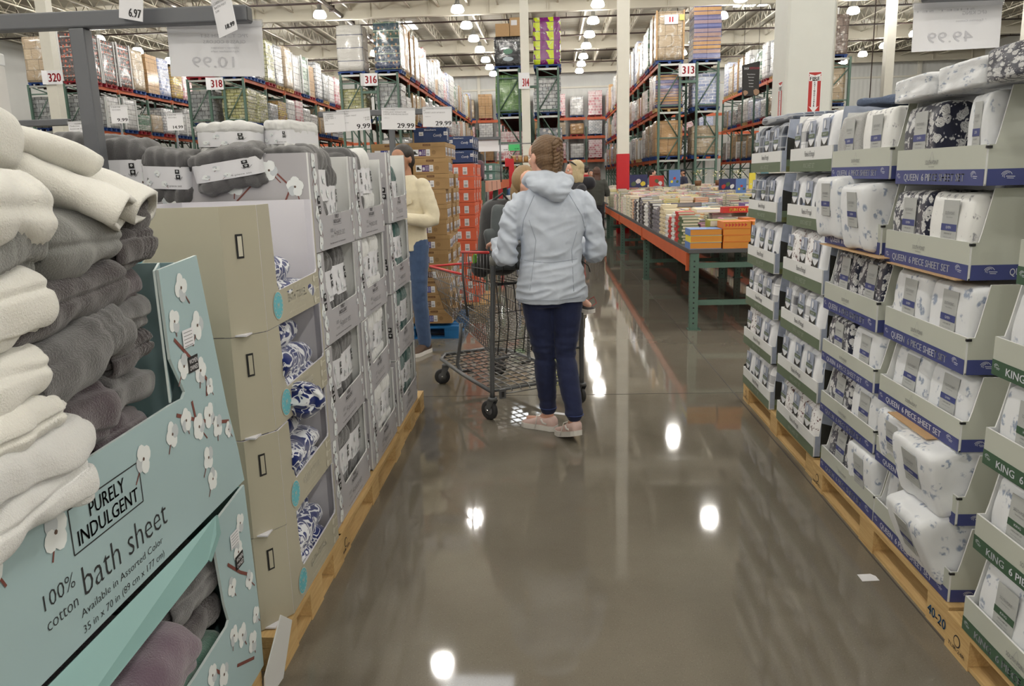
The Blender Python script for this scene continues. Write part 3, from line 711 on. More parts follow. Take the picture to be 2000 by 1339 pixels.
FAB = {'navy': ('navy floral', m_navyfloral()), 'wht': ('white floral', m_whitefloral()), 'dia': ('diamond-print white', m_diamond()), 'hea': ('heather grey', m_heather()),
       'pla': ('grey plaid', m_plaid('grey_plaid', rgb(74, 76, 84), rgb(226, 226, 228), rgb(150, 152, 160))), 'dpl': ('dark blue plaid', m_plaid('dark_plaid', rgb(34, 39, 52), rgb(108, 116, 132), rgb(206, 210, 216))),
       'lea': ('leaf-print', m_leaf()), 'ber': ('berry-print', m_speckle())}
CARTG = plain('carton_sage_grey', rgb(186, 189, 178), .55, 0, .03, 3, .05, 3)
INW = plain('carton_inside_white', rgb(224, 225, 224), .6, 0, .02, 3)
BLUEB = plain('carton_blue_band', rgb(62, 70, 124), .5)
GREENB = plain('carton_green_band', rgb(60, 88, 66), .5)
SAGE = plain('flannel_green', rgb(100, 114, 92), .55)
SKYP = plain('photo_sky', rgb(158, 166, 184), .5, 0, .35, 22)
CLOUD = plain('photo_cloud', rgb(226, 228, 232), .5)
HILL = plain('photo_hill', rgb(40, 40, 36), .6, 0, .6, 30)
MOSS = plain('photo_moss', rgb(92, 96, 56), .6, 0, .6, 40)
TXL = plain('pale_lettering', rgb(210, 212, 220), .5)
TXS = plain('sage_lettering', rgb(150, 162, 144), .5)
CARDG = plain('card_grey', rgb(176, 178, 176), .5)
def swirl(mb, o, u, w, r, mat):
    for k in range(3):
        a0 = .3 + k * .55
        for j in range(6):
            a, b = a0 + j * .42, a0 + (j + 1) * .42; q = r * (1 - k * .27)
            strip(mb, (math.cos(a) * q, math.sin(a) * q * .8), (math.cos(b) * q, math.sin(b) * q * .8), r * .09, o, u, w, mat, .0016)
    strip(mb, (-r * .1, -r * .05), (r * 1.5, -r * .1), r * .12, o, u, w, mat, .0016); strip(mb, (r * .1, -r * .35), (r * 1.3, -r * .4), r * .1, o, u, w, mat, .0016)
    text(mb, '6 pc', Vector(o) + Vector(u) * (r * .6) + Vector(w) * (-r * 1.1), u, w, r * .3, mat)
X_, Y_, Z_ = Vector((1, 0, 0)), Vector((0, 1, 0)), Vector((0, 0, 1))
def sheet_carton(size_word, band, W_=.6, D_=.42, H_=.258, RH=.108):
    r = empty('sheet_set_carton', cat='carton'); h = W_ / 2; mb = MB()
    mb.box((-h, 0, 0), (h, D_, .005), INW); mb.box((-h, D_ - .006, 0), (h, D_, H_), INW)
    pg = [(0.004, 0), (D_, 0), (D_, H_), (.055, H_), (.03, RH + .03), (.022, RH), (0.004, RH)]
    for sx in (-1, 1):
        mb.prism(pg, (sx * h, 0, 0), Y_, Z_, Vector((-sx, 0, 0)), .005, CARTG, INW)
        u = Y_ if sx > 0 else -Y_; o = Vector((sx * h, 0, 0)) if sx > 0 else Vector((-h, D_, 0))
        rect(mb, .005, 0, D_, .044, o, u, Z_, band, .0012); swirl(mb, o + u * .06 + Z_ * .025, u, Z_, .016, TXL); text(mb, size_word + '  6 PIECE SHEET SET', o + u * .12 + Z_ * .013, u, Z_, .02, TXL, .26, 'l', eps=.002)
    ob('carton_body', mb, r)
    mb = MB(); mb.prism([(-h, 0), (h, 0), (h, RH), (-h, RH)], (0, -.002, 0), X_, Z_, Y_, .006, CARTG, INW)
    o = Vector((0, -.002, 0)); rect(mb, -h, 0, h, .044, o, X_, Z_, band, .0012)
    text(mb, size_word + '  6 PIECE SHEET SET', o + Z_ * .011 - X_ * .02, X_, Z_, .0215, TXL, .42, eps=.002, bold=.0006)
    swirl(mb, o + X_ * (-h + .022) + Z_ * .024, X_, Z_, .012, TXL); swirl(mb, o + X_ * (h - .06) + Z_ * .026, X_, Z_, .016, TXL)
    text(mb, 'SOUTH POINT', o + Z_ * .06 - X_ * .03, X_, Z_, .013, GREYINK, .09, eps=.002); text(mb, 'Home Fashions', o + Z_ * .052 - X_ * .03, X_, Z_, .004, GREYINK, .04, eps=.002)
    for a, b in (((-.05, .062), (-.03, .098)), ((-.03, .098), (-.01, .062))): strip(mb, a, b, .0012, o, X_, Z_, LGREYINK, .002)
    mb.box((h - .004, -.004, RH - .01), (h + .004, .012, RH - .003), BLACK)
    ob('front_panel', mb, r); return r
def flannel_carton(W_=.64, D_=.42, H_=.262, RH=.108):
    r = empty('flannel_set_carton', cat='carton'); h = W_ / 2; mb = MB()
    mb.box((-h, 0, 0), (h, D_, .005), INW); mb.box((-h, D_ - .006, 0), (h, D_, H_), INW)
    pg = [(0.004, 0), (D_, 0), (D_, H_), (.04, H_), (.022, RH), (0.004, RH)]
    for sx in (-1, 1):
        mb.prism(pg, (sx * h, 0, 0), Y_, Z_, Vector((-sx, 0, 0)), .005, SKYP, INW)
        u = Y_ if sx > 0 else -Y_; o = Vector((sx * h, 0, 0)) if sx > 0 else Vector((-h, D_, 0))
        rect(mb, .03, 0, D_ - .002, .028, o, u, Z_, MOSS, .0012); rect(mb, .03, .028, D_ - .002, .062, o, u, Z_, SAGE, .0012)
        mb.poly([o + Vector((sx * .0013, 0, 0)) + u * a + Z_ * b for a, b in ((.03, .062), (D_ - .002, .062), (D_ - .002, .12), (.3, .15), (.2, .165), (.12, .15), (.03, .175))], HILL)
    ob('carton_body', mb, r)
    mb = MB(); o = Vector((0, -.002, 0)); mb.prism([(-h, 0), (h, 0), (h, RH), (-h, RH)], o, X_, Z_, Y_, .006, INW, INW); rect(mb, -h, 0, h, .052, o, X_, Z_, SAGE, .0012)
    text(mb, 'Flannel of Portugal', o + Z_ * .068, X_, Z_, .024, INK, .15, eps=.002, shear=.12); text(mb, 'KING SHEET SET', o + Z_ * .017, X_, Z_, .02, TXS, .17, eps=.002)
    ob('front_panel', mb, r); return r
def pack(fab, kind, w=.27, d=.34, h=.235, seed=0, word='QUEEN', band=None):
    m = FAB[fab][1]; mb = MB(); flan = kind == 'flannel'
    def fn(p, nr, q):
        z = p.z / h + .5
        p = p + Vector((0, -1, 0)) * (.012 * math.sin(PI * z)) * (1 if q[1] < 0 else 0)
        if flan: p.x *= 1 - .22 * max(0, z - .7) / .3; p.y += .05 * max(0, z - .75) ** 1.2
        cr = noise.noise(Vector((p.x * 22 + seed, p.y * 6, p.z * 7 + seed))) * .005
        return p + nr * cr
    soft(mb, (w, d, h), .02 if not flan else .04, m, 16, .006, 9, seed, Matrix.Translation((0, d / 2, h / 2)), fn)
    root = ob('sheet_set', mb, cat='sheet set')
    mb = MB(); y = -.0165; k = .052
    if flan:
        cw, ch, z0 = .046, .118, .102; y = -.0135; o = Vector((-.03, y, z0))
        mb.prism([(-cw, 0), (cw, 0), (cw, ch), (-cw, ch)], o, X_, Z_, Y_, .002, SKYP, SKYP)
        rect(mb, -cw, 0, cw, .036, o, X_, Z_, CLOUD); mb.poly([o + Vector((0, -.0015, 0)) + X_ * a + Z_ * b for a, b in ((-cw, 0), (cw, 0), (cw, .034), (.02, .014), (0, .006), (-.02, .014), (-cw, .034))], HILL)
        rect(mb, -cw, .042, cw, .06, o, X_, Z_, SAGE, .002); disc(mb, o + X_ * -.012 + Z_ * .093, X_, Z_, .014, CLOUD, .002, sy=1.4, wob=.2); text(mb, 'Flannel', o + Z_ * .068 + X_ * .01, X_, Z_, .008, INK, .04, eps=.003)
        text(mb, 'KING SET', o + Z_ * .047, X_, Z_, .007, TXL, .05, eps=.003)
    else:
        cw, ch, z0 = .048, .125, .088; y = -.0145; o = Vector((.01, y, z0)); b_ = band or BLUEB
        mb.prism([(-cw, 0), (cw, 0), (cw, ch), (-cw, ch)], o, X_, Z_, Y_, .002, CARDG, CARDG)
        rect(mb, -cw, .036, cw, .056, o, X_, Z_, b_); text(mb, word, o + Z_ * .043, X_, Z_, .007, TXL, .032, eps=.002)
        text(mb, 'SOUTH POINT', o + Z_ * .083, X_, Z_, .009, GREYINK, .06, eps=.002); text(mb, 'home fashions', o + Z_ * .074, X_, Z_, .004, GREYINK, .04, eps=.002)
        text(mb, '6 PIECE SHEET SET', o + Z_ * .026, X_, Z_, .004, INK, .05, eps=.002); text(mb, 'fitted flat cases', o + Z_ * .016, X_, Z_, .003, GREYINK, .05, eps=.002)
    ob('label_card', mb, root); return root
def pallet(L=1.22, Wd=1.0, stampA=None, stampB=None, mat=None, cat='pallet'):
    """x = long side facing the aisle, y depth from the front"""
    m = mat or WOOD; mb = MB(); h = L / 2
    for i in range(7):
        y = i * (Wd - .1) / 6; mb.box((-h, y, .1), (h, y + .1, .118), m)
    for x in (-h, -.07, h - .14):
        mb.box((x, 0, .082), (x + .14, Wd, .099), m)
        for y in (0, Wd / 2 - .05, Wd - .1): mb.box((x + .001, y + .001, .016), (x + .139, y + .099, .081), m)
        mb.box((x, 0, 0), (x + .14, Wd, .015), m)
    for y in (0, Wd / 2 - .05, Wd - .1): mb.box((-h + .141, y + .005, .0), (-.071, y + .095, .014), m); mb.box((.071, y + .005, .0), (h - .141, y + .095, .014), m)
    o = Vector((0, .001, 0))
    if stampA: text(mb, stampA, o + Vector((h - .07, 0, .028)), X_, Z_, .034, plain('stamp_blue', rgb(60, 110, 150), .7), .12, eps=.0015, bold=.001)
    if stampB:
        disc(mb, o + Vector((-h + .07, 0, .055)), X_, Z_, .02, INK, .0012); disc(mb, o + Vector((-h + .07, 0, .055)), X_, Z_, .016, m, .0016); text(mb, stampB, o + Vector((-h + .07, 0, .022)), X_, Z_, .012, INK, .1, eps=.0016)
    return mb
RZR = -PI / 2; RZL = PI / 2
TIER = ['bottom', 'second', 'third', 'fourth', 'fifth', 'top']
def r_local(o_x, o_y, lx, ly):  # local offset -> world for the right-hand stacks
    return (o_x + ly, o_y - lx)
QP = sheet_carton('QUEEN', BLUEB); KP = sheet_carton('KING', GREENB); FP = flannel_carton()
PACKS = {}
def get_pack(fab, kind, word='QUEEN', band=None):
    k = (fab, kind, word)
    if k not in PACKS: PACKS[k] = [pack(fab, kind, seed=len(PACKS) * 7 + 1, word=word, band=band, w=.27 if kind != 'flannel' else .205, h=.235 if kind != 'flannel' else .25), 0]; 
    e = PACKS[k]; e[1] += 1
    return e[0] if e[1] == 1 else copy_tree(e[0])
used = {'Q': 0, 'K': 0, 'F': 0}
def stack(kind, cx_y, fx, zs, contents, title, jit, group, seed=0):
    rd = random.Random(seed); proto = {'Q': QP, 'K': KP, 'F': FP}[kind]
    for i, z in enumerate(zs):
        used[kind] += 1; c = proto if used[kind] == 1 else copy_tree(proto)
        jx, jy, jr = jit[i] if i < len(jit) else (0, 0, 0)
        jr += rd.uniform(-.008, .008); x0 = fx + jx; y0 = cx_y + jy
        desc = {'Q': 'sage-grey queen sheet-set carton with blue band', 'K': 'sage-grey king sheet-set carton with green band', 'F': 'white and green flannel sheet-set carton'}[kind]
        pz = ((zs[i + 1] - z) if i < len(zs) - 1 else .29) / (.2665 if kind != 'F' else .27)
        place(c, (x0, y0, z), RZR + jr, scale=(1, 1, pz), label='%s, %s tier of %s' % (desc, TIER[i] if i < len(zs) - 1 or len(zs) == 6 else 'top', title), group=group)
        row = contents[i]
        for j, it in enumerate(row):
            fab, lx, ly, lz, tilt, roll, s = it
            k = 'flannel' if kind == 'F' else 'sheet'
            p = get_pack(fab, k, 'KING' if kind == 'K' else 'QUEEN', GREENB if kind == 'K' else None)
            wx, wy = r_local(x0, y0, lx, ly)
            side = 'left' if lx < -.05 else 'right' if lx > .05 else 'middle'
            place(p, (wx, wy, z + .0055 + lz), None, 'wrapped %s sheet set, %s in the %s carton of %s' % (FAB[fab][0], side, TIER[i], title), 'sheet sets in ' + title)
            p.rotation_euler = (tilt, roll, RZR + jr); p.scale = (s, .95, pz * (1.02 if kind != 'F' else 1.0))
            p.rotation_mode = 'XYZ'
def two(a, b, t=(-.06, -.06), ly=.02, s=1.0, lz=0.0): return [(a, -.142, ly, lz, t[0], 0, s), (b, .142, ly, lz, t[1], 0, s)]
ZT = [.12, .392, .664, .936, 1.208, 1.458]
ZQ = [.12, .38, .62, .868, 1.155, 1.438]; ZB = [.12, .385, .627, .868, 1.168, 1.455]
stack('Q', 2.66, 1.262, ZQ, [
    [('wht', -.15, .03, 0, -.1, 0, 1), ('wht', .13, -.01, .02, .38, 0, 1)],
    [('wht', -.15, .01, .0, .12, 0, 1), ('wht', .135, -.035, .0, .22, 0, 1.05)],
    two('wht', 'wht', (-.12, -.1), .03), two('wht', 'wht', (-.05, -.04), .015), two('navy', 'dia', (-.02, -.03), .012), [('navy', -.15, .012, 0, -.02, 0, .95), ('wht', .225, .012, 0, 0, 0, .42)]],
    'the near blue-banded column', [(0, -.01, .0), (0, 0, .006), (0, .018, 0), (0, .022, -.006), (0, .058, .0), (0, .015, -.006)], 'queen sheet-set cartons', 1)
stack('Q', 3.3, 1.26, ZB, [
    two('navy', 'wht', (-.1, .1), .02), two('navy', 'wht', (-.1, -.06), .02), two('navy', 'wht', (-.03, -.06), .02), two('navy', 'navy', (-.08, -.08), .025), [('wht', -.15, -.045, .03, .05, 0, 1.05), ('wht', .14, -.03, .0, .1, 0, 1)], two('hea', 'dia', (-.03, -.02), .012)],
    'the far blue-banded column', [(.0, -.045, .0), (0, 0, 0), (0, .03, 0), (0, .045, .0), (.0, .065, 0), (0, .03, .0)], 'queen sheet-set cartons', 2)
ZF = [.12, .39, .655, .92, 1.21, 1.487]
def thr(a, b, c, t=-.04): return [(a, -.205, .015, 0, t, 0, .98), (b, 0.0, .02, 0, t, 0, .98), (c, .205, .015, 0, t, 0, .98)]
stack('F', 3.99, 1.262, ZF, [thr('ber', 'ber', 'ber'), thr('lea', 'lea', 'lea'), thr('pla', 'pla', 'lea'), thr('ber', 'ber', 'lea'), thr('lea', 'lea', 'dpl'), thr('pla', 'lea', 'lea')],
    'the near flannel column', [(0, 0, .0), (0, .01, .01), (0, 0, 0), (.0, .01, -.01), (.01, 0, 0), (.01, 0, 0)], 'flannel sheet-set cartons', 3)
stack('F', 4.79, 1.265, ZF, [thr('lea', 'lea', 'pla'), thr('ber', 'lea', 'lea'), thr('pla', 'pla', 'pla'), thr('lea', 'lea', 'lea'), thr('dpl', 'dpl', 'lea'), thr('dpl', 'dpl', 'dpl')],
    'the far flannel column', [(0, 0, .0), (0, .01, .01), (0, 0, 0), (.0, .01, -.01), (0, .02, 0), (.01, .02, 0)], 'flannel sheet-set cartons', 4)
ZK = [.119 + .2665 * k for k in range(5)]
stack('K', 1.905, 1.245, ZK, [two('wht', 'wht'), two('wht', 'wht'), two('wht', 'wht', (-.03, -.03)), two('wht', 'wht'), two('wht', 'wht', (.05, 0), .0)],
    'the green-banded king column', [(-.01, 0, .0), (0, .0, .005), (0, .0, 0), (.0, .0, 0), (0, -.07, 0)], 'king sheet-set cartons', 5)
# packs lying loose on the tops
for i, (fab, x, y, z, rz, rx, s, lb) in enumerate((('wht', 1.52, 2.87, 1.722, 1.5, 0, (1.15, .8, .34), 'wrapped white floral set lying on the near blue-banded stack, farther half'), ('wht', 1.52, 2.545, 1.722, 1.52, 0, (1.15, .8, .36), 'wrapped white floral set lying on the near blue-banded stack, nearer half'), ('navy', 1.5, 2.24, 1.722, 1.5, 0, (1, .8, .4), 'navy floral set at the right edge, on the topmost carton'),
        ('wht', 1.27, 1.98, 1.447, RZR, .05, (1, .9, .9), 'white floral set standing on the king column, far side'), ('wht', 1.27, 1.69, 1.447, RZR, 0, (1, .9, 1), 'white floral set standing on the king column, near side'))):
    p = copy_tree(PACKS[(fab, 'sheet', 'QUEEN')][0]); place(p, (x, y, z), None, lb, 'loose sheet sets on the stacks', rot=(rx, 0, rz), scale=s)
mb = MB(); soft(mb, (.34, .3, .035), .016, plain('blue_towelling', rgb(92, 104, 128), .95, 0, .25, 60, .4, 160), 14, .012, 9, 3); ob('folded_throw', mb, None, (1.5, 3.4, 1.765), .4, 'folded blue throw lying on top of the far blue-banded stack', 'throw')
mb = MB(); soft(mb, (.3, .5, .045), .02, FAB['dpl'][1], 14, .01, 9, 5); ob('folded_flannel', mb, None, (1.46, 4.75, 1.785), .1, 'dark folded flannel lying on top of the far flannel column', 'folded sheet')
# kraft slip sheets between tiers
for y, fx, z, w, lb in ((3.3, 1.22, ZB[4] - .004, .66, 'brown cardboard slip sheet under the spilling carton of the far blue-banded column'), (2.66, 1.225, ZQ[2] - .004, .3, 'brown cardboard slip sheet low in the near blue-banded column'), (2.7, 1.24, ZQ[4] - .004, .5, 'brown cardboard slip sheet high in the near blue-banded column')):
    mb = MB(); mb.box((-w / 2, 0, 0), (w / 2, .4, .0035), KRAFT); ob('slip_sheet', mb, None, (fx, y, z), RZR, lb, 'slip sheet')
ob('wooden_pallet', pallet(1.32, 1.0, '40-20', 'IPPC'), None, (1.25, 2.98, 0), RZR, 'wooden pallet stamped 40-20 under the blue-banded cartons', 'pallet')
ob('wooden_pallet', pallet(1.45, 1.0, None, 'TWPA'), None, (1.27, 4.39, 0), RZR, 'wooden pallet under the flannel sheet-set cartons', 'pallet')
ob('wooden_pallet', pallet(.95, 1.0, None, 'TUR-24R'), None, (1.235, 1.825, 0), RZR, 'wooden pallet stamped TUR-24R at the lower right corner', 'pallet')
mb = MB(); mb.prism([(-.035, -.02), (.03, -.02), (.032, .012), (.02, .03), (-.03, .03)], (0, 0, .0005), X_, Y_, Z_, .0012, PAPER); ob('paper_scrap', mb, None, (1.163, 2.718, .0), .1, 'small white paper scrap lying on the floor at right', 'paper scrap')
mb = MB(); mb.prism([(-.06, -.02), (.07, -.03), (.075, .005), (-.05, .02)], (0, 0, .0005), X_, Y_, Z_, .0012, PAPER); ob('receipt', mb, None, (.05, 4.82, .0), -.35, "crumpled white receipt on the floor behind the woman's shoes", 'receipt')
# ================================================================== towels and cartons on the left
def m_terry(name, c, var=.22, sc=260, rough=1.0):
    t = NT(name); v = t.coord(7.0); n = t.noise(v, sc, 3, .7); l = t.noise(v, 14, 4, .6)
    f = t.math('ADD', t.math('MULTIPLY', n, .6), t.math('MULTIPLY', l, .4))
    t.base(t.mix(f, tuple(x * (1 - var) for x in c), tuple(min(1, x * (1 + var)) for x in c))); t.pr(Roughness=rough)
    t.b.inputs['Sheen Weight'].default_value = .6; t.b.inputs['Sheen Roughness'].default_value = .5; t.b.inputs['Specular IOR Level'].default_value = .1
    t.bump(f, .8, .008); return t.m
TW = {'grey': ('mid-grey', m_terry('terry_grey', rgb(94, 93, 94))), 'dark': ('charcoal', m_terry('terry_dark', rgb(68, 62, 64))), 'light': ('pale grey', m_terry('terry_light', rgb(132, 133, 130))),
      'plum': ('plum-grey', m_terry('terry_plum', rgb(78, 66, 73))), 'mauve': ('mauve', m_terry('terry_mauve', rgb(112, 94, 108))), 'white': ('ivory white', m_terry('terry_white', rgb(246, 244, 236), .04)),
      'teal': ('dark teal', m_terry('terry_teal', rgb(56, 94, 90))), 'snow': ('white', m_terry('terry_snow', rgb(232, 232, 230), .05)), 'green': ('green', m_terry('terry_green', rgb(70, 110, 96)))}
def m_damask():
    t = NT('navy_damask'); v = t.coord(9.0)
    n = t.noise(v, 11, 1, .4, 1.6); e = t.math('ABSOLUTE', t.math('SUBTRACT', n, .5)); line = t.step(e, .05, .035)
    n2 = t.noise(v, 19, 0, .4, 1.0); e2 = t.math('ABSOLUTE', t.math('SUBTRACT', n2, .56)); l2 = t.step(e2, .04, .028)
    d = t.voro(v, 26, rnd=1).outputs[0]; dots = t.math('MULTIPLY', t.step(d, .2, .17), t.step(n, .52, .56))
    t.base(t.mix(t.math('MAXIMUM', t.math('MAXIMUM', line, l2), dots), rgb(24, 40, 102), rgb(222, 224, 228))); fabric(t, .95, .4, .3); return t.m
DAM = m_damask()
AQUA = plain('aqua_sheet_carton', rgb(166, 190, 194), .5, 0, .06, 2)
AQUAE = plain('aqua_carton_edge', rgb(208, 220, 220), .6)
AQIN = plain('aqua_carton_underside', rgb(134, 172, 170), .5)
COT = plain('cotton_print', rgb(232, 236, 236), .6)
COTG = plain('cotton_print_grey', rgb(196, 202, 206), .6)
TWIG = plain('twig_print', rgb(122, 70, 62), .6)
HUSK = plain('husk_print', rgb(96, 74, 62), .6)
GCART = plain('cotton_grey_carton', rgb(176, 174, 178), .5, 0, .05, 3)
BAND = plain('paper_band', rgb(226, 226, 230), .45)
BEIGE = plain('beige_carton', rgb(176, 171, 152), .6, 0, .03, 2, .04, 3)
BEIGE2 = plain('beige_pale_print', rgb(204, 200, 184), .6)
BEIGEIN = plain('beige_carton_inside', rgb(216, 214, 220), .6)
CIRC = plain('aqua_circle', rgb(104, 184, 196), .5)
def boll(mb, o, u, w, cx, cy, r, seed=0, eps=.0015):
    rd = random.Random(seed); u = Vector(u).normalized(); w = Vector(w).normalized(); o = Vector(o)
    strip(mb, (cx, cy), (cx + r * 1.3 * math.cos(seed), cy - r * 1.4), r * .12, o, u, w, TWIG, eps * .8)
    n = rd.choice([4, 4, 5]); a0 = rd.random() * 6
    for k in range(n):
        a = a0 + k * 2 * PI / n; disc(mb, o + u * (cx + math.cos(a) * r * .5) + w * (cy + math.sin(a) * r * .55), u, w, r * .55, COTG if (k + seed) % 4 == 3 else COT, eps + k * .0001, 10, 1.08, .12, seed + k)
    disc(mb, o + u * cx + w * cy, u, w, r * .14, HUSK, eps + .0007, 6)
def sprig(mb, o, u, w, pts, r, seed=0):
    for (a, b) in zip(pts, pts[1:]): strip(mb, a, b, r * .2, o, u, w, TWIG, .0012)
    for k, p in enumerate(pts): boll(mb, o, u, w, p[0] + r * .5 * (-1) ** k, p[1], r, seed + k)
def icons(mb, o, u, w, s=.022):
    for k, (dx, dy) in enumerate(((0, 0), (.12, -1.25))):
        q = Vector(o) + Vector(u) * dx * s + Vector(w) * dy * s
        rect(mb, -s / 2, -s / 2, s / 2, s / 2, q, u, w, BLACK, .002); disc(mb, q + Vector(w) * s * .08, u, w, s * .24, COT, .0026, 8); disc(mb, q + Vector(w) * s * .08, u, w, s * .1, BLACK, .003, 6)
def purely(mb, o, u, w, s, thin=INK, sub='4-piece set', pre=('100%', 'cotton'), lines=()):
    """logo box with two words, below it the light lettering"""
    o = Vector(o); u = Vector(u); w = Vector(w)
    for a, b in (((-.5, 0), (.5, 0)), ((-.5, .36), (.5, .36)), ((-.5, 0), (-.5, .36)), ((.5, 0), (.5, .36))): strip(mb, (a[0] * s, a[1] * s), (b[0] * s, b[1] * s), s * .012, o, u, w, thin)
    text(mb, 'PURELY', o + w * .2 * s, u, w, .12 * s, INK, .5 * s, bold=.002 * s); text(mb, 'INDULGENT', o + w * .04 * s, u, w, .12 * s, INK, .86 * s, bold=.002 * s)
    text(mb, sub, o - w * .36 * s + u * .2 * s, u, w, .24 * s, thin, 1.3 * s, light=.011); text(mb, pre[0], o - w * .22 * s - u * .72 * s, u, w, .12 * s, thin, .36 * s, light=.011); text(mb, pre[1], o - w * .38 * s - u * .72 * s, u, w, .1 * s, thin, .36 * s, light=.011)
    for k, l in enumerate(lines): text(mb, l, o - w * (.5 + k * .13) * s + u * .1 * s, u, w, .065 * s, thin, 1.25 * s, light=.008)
def towelset_carton(W_=.6, D_=.46, H_=.358, RH=.135):
    r = empty('towel_set_carton', cat='carton'); h = W_ / 2; mb = MB()
    mb.box((-h, 0, 0), (h, D_, .005), INW); mb.box((-h, D_ - .006, 0), (h, D_, H_), INW)
    for sx in (-1, 1): mb.prism([(0.004, 0), (D_, 0), (D_, H_), (0.004, H_)], (sx * h, 0, 0), Y_, Z_, Vector((-sx, 0, 0)), .005, GCART, INW)
    o = Vector((-h, D_, 0)); u = -Y_
    sprig(mb, o, u, Z_, [(D_ - .16, .09), (D_ - .11, .16), (D_ - .07, .24), (D_ - .13, .3)], .032, 3); boll(mb, o, u, Z_, .08, .12, .03, 5); boll(mb, o, u, Z_, .18, .25, .034, 8); strip(mb, (.1, .12), (.3, .3), .006, o, u, Z_, TWIG)
    icons(mb, o + u * (D_ - .025) + Z_ * .17, u, Z_, .026); disc(mb, o + u * .24 + Z_ * .1, u, Z_, .022, plain('leaf_badge', rgb(80, 150, 96), .5), .002)
    ob('carton_body', mb, r)
    mb = MB(); o = Vector((0, -.002, 0))
    pg = [(-h, 0), (h, 0), (h, H_), (h - .028, H_), (h - .03, RH + .01), (h - .04, RH), (-h + .18, RH - .008), (-h + .155, RH + .02), (-h + .15, H_ * .5), (-h + .12, H_ * .62), (-h + .115, H_), (-h, H_)]
    mb.prism(pg, o, X_, Z_, Y_, .006, GCART, INW)
    sprig(mb, o, X_, Z_, [(-h + .07, .03), (-h + .10, .09), (-h + .05, .14)], .026, 11); sprig(mb, o, X_, Z_, [(-h + .05, .22), (-h + .075, .28), (-h + .04, .33)], .027, 21)
    sprig(mb, o, X_, Z_, [(h - .02, .04), (h - .025, .1), (h - .012, .15)], .014, 31)
    icons(mb, o + X_ * (-h + .09) + Z_ * .19, X_, Z_, .03)
    purely(mb, o + Z_ * .088 + X_ * .03, X_, Z_, .125, GREYINK); text(mb, 'Two bath towels  two hand towels', o + Z_ * .016 + X_ * .02, X_, Z_, .006, INK, .24)
    ob('front_panel', mb, r); return r
def bundle(col, seed=0, w=.23, d=.3, h=.27):
    """four towels folded into upright loops and held by a printed paper band"""
    m = TW[col][1]; mb = MB()
    def fn(p, nr, q):
        k = abs(math.sin(p.x * 62 + noise.noise(Vector((seed, p.z * 5, p.y * 3))) * 1.6)); z = p.z / h
        p = p + nr * (k - .6) * .012 * (.35 if abs(z) < .17 else 1.0)
        if abs(z) < .2: p.y *= .96; p.x *= .97
        p.z += math.sin(p.x * 30 + seed) * .006
        return p
    soft(mb, (w, d, h), .045, m, 26, .012, 11, seed, Matrix.Translation((0, d / 2, h / 2)), fn)
    root = ob('towel_bundle', mb, cat='towel bundle')
    mb = MB(); z0, z1 = h * .3, h * .7; pts = []
    K = 28
    for k in range(K):
        a = 2 * PI * k / K; ca, sa = math.cos(a), math.sin(a); e = .35
        pts.append((math.copysign(abs(ca) ** e, ca) * (w / 2 + .003), d / 2 + math.copysign(abs(sa) ** e, sa) * (d / 2 + .004)))
    vs = [(x, y, z) for z in (z0, z1) for x, y in pts]; mb.add(vs, [(k, (k + 1) % K, K + (k + 1) % K, K + k) for k in range(K)], BAND, True)
    o = Vector((0, -.0045, z0)); icons(mb, o + X_ * (w * .28) + Z_ * (.085), X_, Z_, .02)
    for k, (a, b) in enumerate(((-.07, .03), (-.03, .075), (.0, .025))): boll(mb, o, X_, Z_, a, b, .014, seed + k)
    text(mb, '4-piece set', o + Z_ * .012 + X_ * .045, X_, Z_, .01, GREYINK, .07)
    for k in range(2): strip(mb, (.05 + k * .015, .055), (.06 + k * .015, .045), .002, o, X_, Z_, GREYINK, .002); strip(mb, (.06 + k * .015, .045), (.072 + k * .015, .062), .002, o, X_, Z_, GREYINK, .002)
    ob('paper_band', mb, root); return root
BUN = {}
def get_bundle(col, seed=0):
    k = (col, seed % 2)
    if k not in BUN: BUN[k] = bundle(col, len(BUN) * 3 + 1); return BUN[k]
    return copy_tree(BUN[k])
TSC = towelset_carton(); nts = 0
COLT = ['bottom', 'second', 'third', 'top']
def l_world(ox, oy, lx, ly, a): return (ox - ly * math.cos(a) - lx * math.sin(a) * 0, oy + lx)
def tstack(cy, fx, zs, cont, title, jit, grp='towel-set cartons'):
    global nts
    for i, z in enumerate(zs):
        c = TSC if nts == 0 else copy_tree(TSC); nts += 1
        jx, jy, jr = jit[i]; x0, y0 = fx + jx, cy + jy
        place(c, (x0, y0, z), RZL + jr, scale=(1, 1, (zs[1] - zs[0]) / .3625), label='grey cotton-print towel-set carton, %s tier of %s' % (COLT[i], title), group=grp)
        for j, (col, lx, ly, lz, tl, ro, s) in enumerate(cont[i]):
            b = get_bundle(col, i + j)
            place(b, (x0 - ly, y0 + lx, z + .006 + lz), None, '%s towel bundle with paper band, %s, %s carton of %s' % (TW[col][0], 'left' if j == 0 else 'right' if j == 1 else 'front', COLT[i], title), 'towel bundles in ' + title, rot=(tl, ro, RZL + jr), scale=(s * 1.06, .92, 1.16))
ZS = [.122, .4945, .867, 1.2395]; ZK3 = [.122, .5045, .887, 1.2695]
def tb(a, b, t=-.06, lz=.05, s=.86, r1=0, r2=0): return [(a, -.045, .03, lz, t, r1, s), (b, .165, .03, lz + .01, t, r2, s)]
tstack(3.17, -.885, ZS, [tb('grey', 'grey', .05), tb('grey', 'grey', .0, .05, .86, .1, -.05), tb('grey', 'grey', -.04), [('grey', .04, .03, .085, -.05, 0, 1.25), ('grey', .1, .03, 0.02, 0, 0, 0.6)]], 'the near towel-set column', [(0, 0, 0), (0, 0, .01), (0, .0, -.01), (0, .01, 0)])
